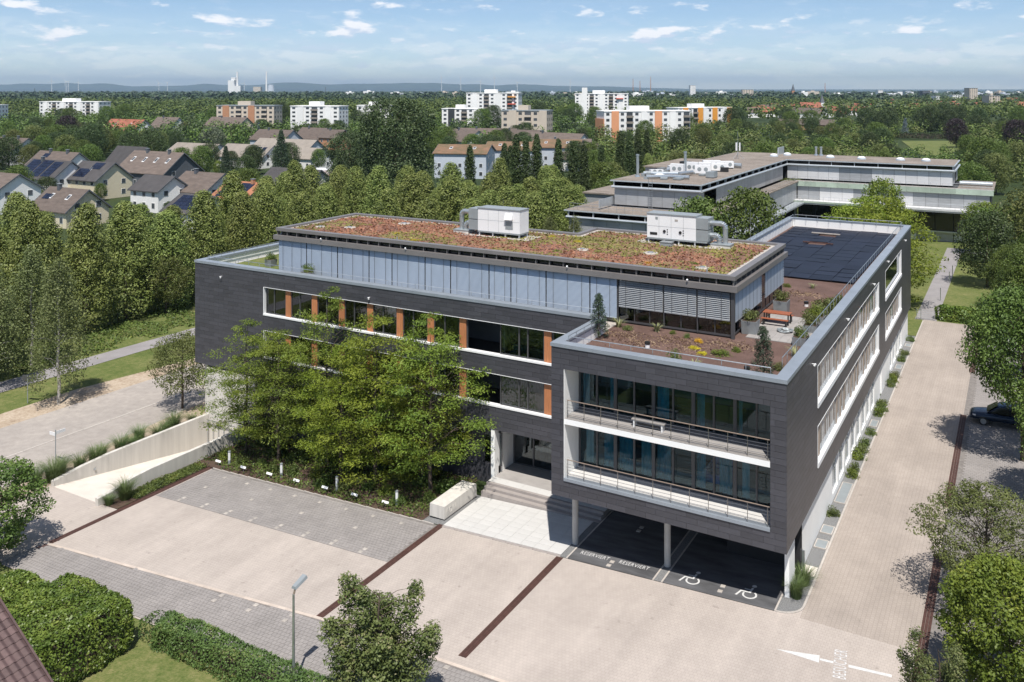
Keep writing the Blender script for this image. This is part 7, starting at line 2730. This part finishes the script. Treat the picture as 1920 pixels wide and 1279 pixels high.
# church
ch = thing('church', 'white church with red roof and dark spire in the distant village', 'church', tuple(D(1524, 980)), YAW)
MB().box(-14, 8, -6, 6, 0, 9).build('nave', M['wallwhite'], ch)
MB().hexa([(-14.5, -6.6, 9), (8.3, -6.6, 9), (8.3, 6.6, 9), (-14.5, 6.6, 9)], [(-14.5, -.1, 15), (8.3, -.1, 15), (8.3, .1, 15), (-14.5, .1, 15)]).build('roof', M['roofred'], ch)
MB().box(8.3, 12, -2.5, 2.5, 0, 15).build('tower', M['wallwhite'], ch)
MB().hexa([(8, -2.8, 15), (12.3, -2.8, 15), (12.3, 2.8, 15), (8, 2.8, 15)], [(10.1, -.05, 24), (10.2, -.05, 24), (10.2, .05, 24), (10.1, .05, 24)]).build('spire', M['walldark'], ch)
sp = thing('church_spire', 'thin dark church spire on the skyline', 'church', tuple(D(1487, 2500)), YAW)
MB().box(-4, 4, -4, 4, 0, 26).build('tower', M['brickred'], sp)
MB().hexa([(-4.2, -4.2, 26), (4.2, -4.2, 26), (4.2, 4.2, 26), (-4.2, 4.2, 26)], [(-.1, -.1, 46), (.1, -.1, 46), (.1, .1, 46), (-.1, .1, 46)]).build('spire', M['walldark'], sp)
# far city: pale blocks on the horizon
for i in range(70):
    px = rt_.choice((rt_.uniform(1250, 1920), rt_.uniform(1250, 1920), rt_.uniform(640, 1250)))
    d = rt_.uniform(2300, 4200)
    p = D(px, d)
    w, h, dp = rt_.uniform(14, 45), rt_.uniform(9, 24), rt_.uniform(14, 25)
    o = MB().box(-w / 2, w / 2, -dp / 2, dp / 2, 0, h).box(-w / 6, w / 8, -dp / 4, dp / 4, h, h + 3).build('city_building', M[rt_.choice(('wallwhite', 'wallwhite', 'wallbeige', 'wallblue'))], None, tuple(p))
    o.rotation_euler = (0, 0, YAW + rt_.uniform(-.4, .4))
    tag(o, 'pale flat block of the distant city on the horizon', 'building', 'distant city blocks')
# power station
pw = thing('power_station', 'distant white power station with a tall stack, left one', 'power station', tuple(D(441, 6000)), YAW)
MB().box(-40, 0, -30, 30, 0, 92).build('boiler_house', M['wallwhite'], pw)
MB().box(0, 45, -30, 30, 0, 55).build('turbine_hall', M['wallwhite'], pw)
MB().box(-20, 10, -25, 25, 92, 112).build('upper_house', M['wallwhite'], pw)
MB().tube((14, 0, 0), (14, 0, 150), 8, 6, 12).build('chimney', M['wallwhite'], pw)
pw2 = thing('power_station', 'distant cooling block with a tall thin stack, right one', 'power station', tuple(D(501, 6000)), YAW)
MB().tube((-5, 0, 0), (-5, 0, 152), 7, 5, 12).build('chimney', M['wallwhite'], pw2)
MB().tube((26, 0, 0), (26, 0, 62), 26, 17, 16).build('cooling_tower', M['wallblue'], pw2)
MB().box(-90, -40, -20, 20, 0, 48).build('boiler_house', M['wallbeige'], pw2)
# wind turbines and masts
for i, (px, ht) in enumerate(((97, 100), (124, 92), (128, 90), (147, 88), (298, 80), (314, 84), (458, 80), (828, 128), (864, 125), (901, 95), (927, 128), (970, 85), (1069, 105))):
    wt = thing('wind_turbine', 'thin white wind turbine far away before the hills, %s' % ('left group' if px < 500 else 'middle group'), 'wind turbine', tuple(D(px, 7000)), YAW, 'wind turbines, left group' if px < 500 else 'wind turbines, middle group')
    MB().tube((0, 0, 0), (0, 0, ht), 2.4, 1.5, 6).build('tower', M['acwhite'], wt)
    hub = MB().tube((0, -5, ht), (0, 2, ht), 2, 2, 6).build('hub', M['acwhite'], wt)
    for q in range(3):
        an = R(90 + 120 * q + 37 * i)
        MB().tube((0, -4, ht), (36 * math.cos(an), -4, ht + 36 * math.sin(an)), 1.5, .5, 4).build('blade', M['acwhite'], wt)
for i, (px, ht) in enumerate(((1187, 150), (1200, 130), (1220, 170), (1547, 110), (65, 60), (610, 70))):
    o = MB().tube((0, 0, 0), (0, 0, ht * .62), 3.0, 1.4, 6).build('mast', M['brickred'] if i < 4 else M['walldark'], None, tuple(D(px, 5200)))
    tag(o, 'thin distant chimney or mast on the horizon', 'mast', 'masts on the horizon')

# ---- single trees that stand out
plant('ash_tree', 'bigash', 'huge dark green tree towering over the lime belt', 'tree', tuple(D(742, 200)), 1.12, 1, None, 1.06)
plant('ash_tree', 'bigash', 'dark tree leaning out left of the huge dark tree', 'tree', tuple(D(655, 215)), .72, 2, None, .74)
plant('copper_beech', 'purple', 'dark purple copper beech before the white block at the left', 'tree', tuple(D(126, 460)), 1.15, 1)
plant('copper_beech', 'purple', 'dark purple tree in the park on the right', 'tree', tuple(D(1793, 425)), 1.05, 2)
plant('copper_beech', 'purple', 'dark purple tree at the right picture edge', 'tree', tuple(D(1905, 390)), 1.05, 3)
plant('blue_spruce', 'bluespruce', 'pale blue spruce in the park on the right', 'tree', tuple(D(1697, 528)), .95, 1, None, .86)
plant('blue_spruce', 'bluespruce', 'small bluish spruce behind the beige block', 'tree', tuple(D(485, 480)), .8, 2)
plant('silver_willow', 'silver', 'silver grey willow below the yellowish house', 'tree', tuple(D(398, 420)), 1.2, 1)
plant('spruce_tree', 'spruce0', 'dark spruce among the gardens, before the solar roof rows', 'tree', tuple(D(423, 262)), .95, 1, 'spruces')
plant('spruce_tree', 'spruce1', 'tall dark spruce right of the solar roof rows', 'tree', tuple(D(527, 280)), 1.25, 2, 'spruces')
for i, (px, d, s) in enumerate(((881, 178, .92), (946, 186, .92), (968, 192, 1.0), (986, 190, .96), (1006, 193, 1.0), (1047, 192, .95), (1075, 196, .9), (1095, 190, .9), (1128, 200, .85), (1163, 215, .98), (1180, 222, .95), (1196, 228, .98), (1213, 235, .95), (957, 200, .85))):
    plant('columnar_poplar', 'column%d' % (i % 2), 'slim dark columnar tree behind the lime belt, ' + ('standing alone before the white terraces' if i == 0 else 'in the left group' if i < 8 or i == 13 else 'in the right group'), 'tree', tuple(D(px, d)), s, i * 1.1, 'columnar trees, lone' if i == 0 else 'columnar trees, left group' if i < 8 or i == 13 else 'columnar trees, right group')

# ---- scattered trees one can tell apart
rtz = random.Random(33)
placed = []


def scatter(n, px0, px1, d0, d1, keys, s0, s1, label, group, gap=5.5, name='broadleaf_tree', free=None):
    got = tries = 0
    while got < n and tries < n * 40:
        tries += 1
        px = rtz.uniform(px0, px1)
        d = d0 + (d1 - d0) * rtz.random()
        p = D(px, d)
        if any((p.x - x) ** 2 + (p.y - y) ** 2 < r * r for x, y, r in foot):
            continue
        if any((p.x - x) ** 2 + (p.y - y) ** 2 < gap * gap for x, y in placed):
            continue
        if free and not free(p, px, d):
            continue
        placed.append((p.x, p.y))
        s = rtz.uniform(s0, s1)
        plant(name, rtz.choice(keys), label, 'tree', tuple(p), s, rtz.uniform(0, 6.28), group, s * rtz.uniform(.9, 1.15))
        got += 1


B4 = ['broad0', 'broad1', 'broad2', 'broad3']
D4 = ['dark0', 'dark1', 'dark2', 'dark3']
O4 = ['olive0', 'olive1', 'olive2', 'olive3']
scatter(30, -20, 330, 300, 420, B4 + D4 + D4 + O4, .62, .88, 'garden tree among the houses on the left, dense green', 'garden trees on the left', 8)
scatter(20, 60, 620, 285, 330, B4 + D4 + ['bright0', 'bright1'], .42, .7, 'small garden tree before the pale roof rows', 'small garden trees', 6)
scatter(16, 10, 600, 200, 300, ['bright1', 'broad0', 'dark1', 'olive2', 'small'], .22, .36, 'garden bush or small tree between the houses', 'garden bushes', 4)
scatter(5, 20, 640, 196, 240, ['bright0', 'broad1', 'dark2', 'olive1', 'small'], .4, .65, 'low garden tree between the nearest houses', 'low garden trees', 5)
scatter(34, -20, 640, 430, 560, B4 + D4 + O4, .5, .78, 'tree in the green belt before the apartment blocks', 'trees before the apartment blocks', 8)
scatter(16, 840, 1110, 290, 480, B4 + D4, .5, .8, 'tree between the brown roofs below the tower', 'trees between the brown roofs', 8)
inpark = lambda p, px, d: not (1680 < px < 1810 and 225 < d < 525) and not (-60 < p.x < 8 and 60 < p.y < 150) and p.y > 70
scatter(36, 1110, 1480, 170, 260, O4 + ['lime0', 'lime1', 'lime2'] + B4[:1], .62, .85, 'yellow green tree in the belt behind the glass building', 'trees behind the glass building', 6.5, free=inpark)
scatter(40, 1300, 1930, 195, 330, O4 + B4 + D4[:2] + ['lime3'], .5, .76, 'tree in the park belt on the right', 'park trees on the right', 7, free=inpark)
scatter(40, 1130, 1930, 330, 560, B4 + D4 + O4, .55, .85, 'tree in the wooded strip below the village', 'trees below the village', 9, free=inpark)
scatter(14, 1600, 1850, 545, 620, D4, .9, 1.15, 'dark tree in the group behind the blue spruce', 'dark trees behind the blue spruce', 9)
struct(pix_sheet('lawn', [(1690, 264), (1802, 264), (1812, 276), (1770, 292), (1725, 290)], M['grass'], .05))
scatter(8, 1870, 1990, 95, 170, B4 + ['olive1', 'maple'], .42, .62, 'leafy tree at the right picture edge', 'trees at the right edge', 6, free=inpark)
scatter(36, -20, 1920, 560, 740, D4 + B4, .9, 1.15, 'dark tree at the edge of the far woods', 'trees at the woods edge', 14)

# ---- far woods: one mass
rs = np.random.RandomState(99)
def woods(n, d0, d1, px0, px1, h, m, name, lab, sz, kq=26, power=1.6, bare=True):
    u = rs.rand(n)
    dd = d0 * (d1 / d0) ** (u ** (1 / power))
    px = rs.uniform(px0, px1, n)
    a = (px - CPX) / FPX
    X = CAM[0] + dd * (FW[0] + a * RT[0])
    Y = CAM[1] + dd * (FW[1] + a * RT[1])
    ok = ~meadow(px, dd) if bare else np.ones(n, bool)
    ok &= ~((px > 1395) & (px < 1660) & (dd > 700) & (dd < 1350) & (rs.rand(n) < .35))
    ok &= ~((X > -62) & (X < 12) & (Y < 152))
    for (fx, fy, fr) in foot:
        ok &= (X - fx) ** 2 + (Y - fy) ** 2 > (fr * .8 + 3) ** 2
    X, Y, dd = X[ok], Y[ok], dd[ok]
    k = len(X)
    hh = h * (.5 + .45 * rs.rand(k) + .35 * np.clip(np.array([mnoise.noise((x * .006, y * .006, h)) for x, y in zip(X, Y)]) + .5, 0, 1.2))
    C = np.stack([X, Y, -2.8 + hh * .62], 1)
    Rd = np.stack([hh * .42, hh * .42, hh * .40], 1)
    P, Nm, S = puff(rs, C, Rd, kq, sz, .6, .9, .45, .32)
    S = S * np.repeat(.8 + dd / 2600 if d0 > 700 else .7 + dd / 1500, kq)
    o = link(name, leaf_mesh(name, P, Nm, S, rs, L[m], .75))
    return stuff(o, lab, 'wood')


for px_, d_, r_ in ((1508, 590, 40), (1508, 520, 34), (1508, 455, 28), (1793, 380, 14),):
    q_ = D(px_, d_)
    foot.append((q_.x, q_.y, r_))
meadow = lambda px, d: (px > 1680) & (px < 1812) & (d > 225) & (d < 525)
woods(520, 245, 640, 1120, 1990, 9.6, 'broad', 'park_wood', 'dense canopy of the park behind the glass building', .95, 110, 1.3)
woods(90, 232, 400, 1675, 1815, 4.6, 'broad', 'park_bushes', 'low bushes at the near edge of the meadow', .7, 90, 1.0, False)
woods(420, 240, 640, 1120, 1990, 9.2, 'olive', 'park_wood', 'yellowish canopy of the park behind the glass building', .95, 110, 1.3)
woods(500, 400, 800, -60, 1130, 10.5, 'broad', 'garden_wood', 'green canopy between the houses and the blocks', 1.1, 90, 1.3)
woods(400, 430, 900, -60, 1130, 11, 'dark', 'garden_wood', 'dark canopy between the houses and the blocks', 1.2, 90, 1.3)
woods(3000, 720, 1500, -60, 1980, 15, 'broad', 'far_wood', 'far green wood between the blocks and the horizon', 2.3, 40)
woods(1500, 900, 2200, -60, 1980, 16, 'dark', 'far_wood', 'far dark wood behind the apartment blocks', 2.6, 40)
woods(2600, 1700, 4800, -80, 2000, 19, 'spruce', 'far_forest', 'dark forest belt along the horizon', 4.6, 28, 1.0)

# ---- hills on the horizon
hb = MB()
DH = 24000.0
prev = None
for px in range(-400, 2400, 10):
    base = 14 if px < 900 else 14 * max(0.0, 1 - (px - 900) / 420) + .4
    yy = base * (.72 + .5 * mnoise.noise((px * .006, 3.3, 0)) + .22 * mnoise.noise((px * .022, 7.7, 0)))
    z = max(3.0, yy * DH / FPX) + 29
    p = D(px, DH, 0)
    f = D(px, DH - 1200, 0)
    e = D(px, DH + 1500, 0)
    cur = [(f.x, f.y, -5), (p.x, p.y, z - 3), (e.x, e.y, -5)]
    if prev:
        n = len(hb.v)
        hb.v += prev + cur
        hb.f += [(n, n + 3, n + 4, n + 1), (n + 1, n + 4, n + 5, n + 2), (n, n + 2, n + 5, n + 3)]
        hb.m += [0, 0, 0]
    prev = cur
struct(hb.build('hills', M['field'], smooth=True))

# ---- haze
hm = bpy.data.materials.new('haze_air')
hm.use_nodes = True
hn = hm.node_tree.nodes
hn.clear()
ho = hn.new('ShaderNodeOutputMaterial')
pv = hn.new('ShaderNodeVolumePrincipled')
pv.inputs['Color'].default_value = (0.60, 0.80, 1.0, 1)
pv.inputs['Density'].default_value = 0.00005
pv.inputs['Anisotropy'].default_value = 0.25
hm.node_tree.links.new(pv.outputs[0], ho.inputs['Volume'])
hz_ = MB().box(-29500, 25000, -2500, 29500, -9, 420).build('haze', hm)
hz_['kind'] = 'stuff'
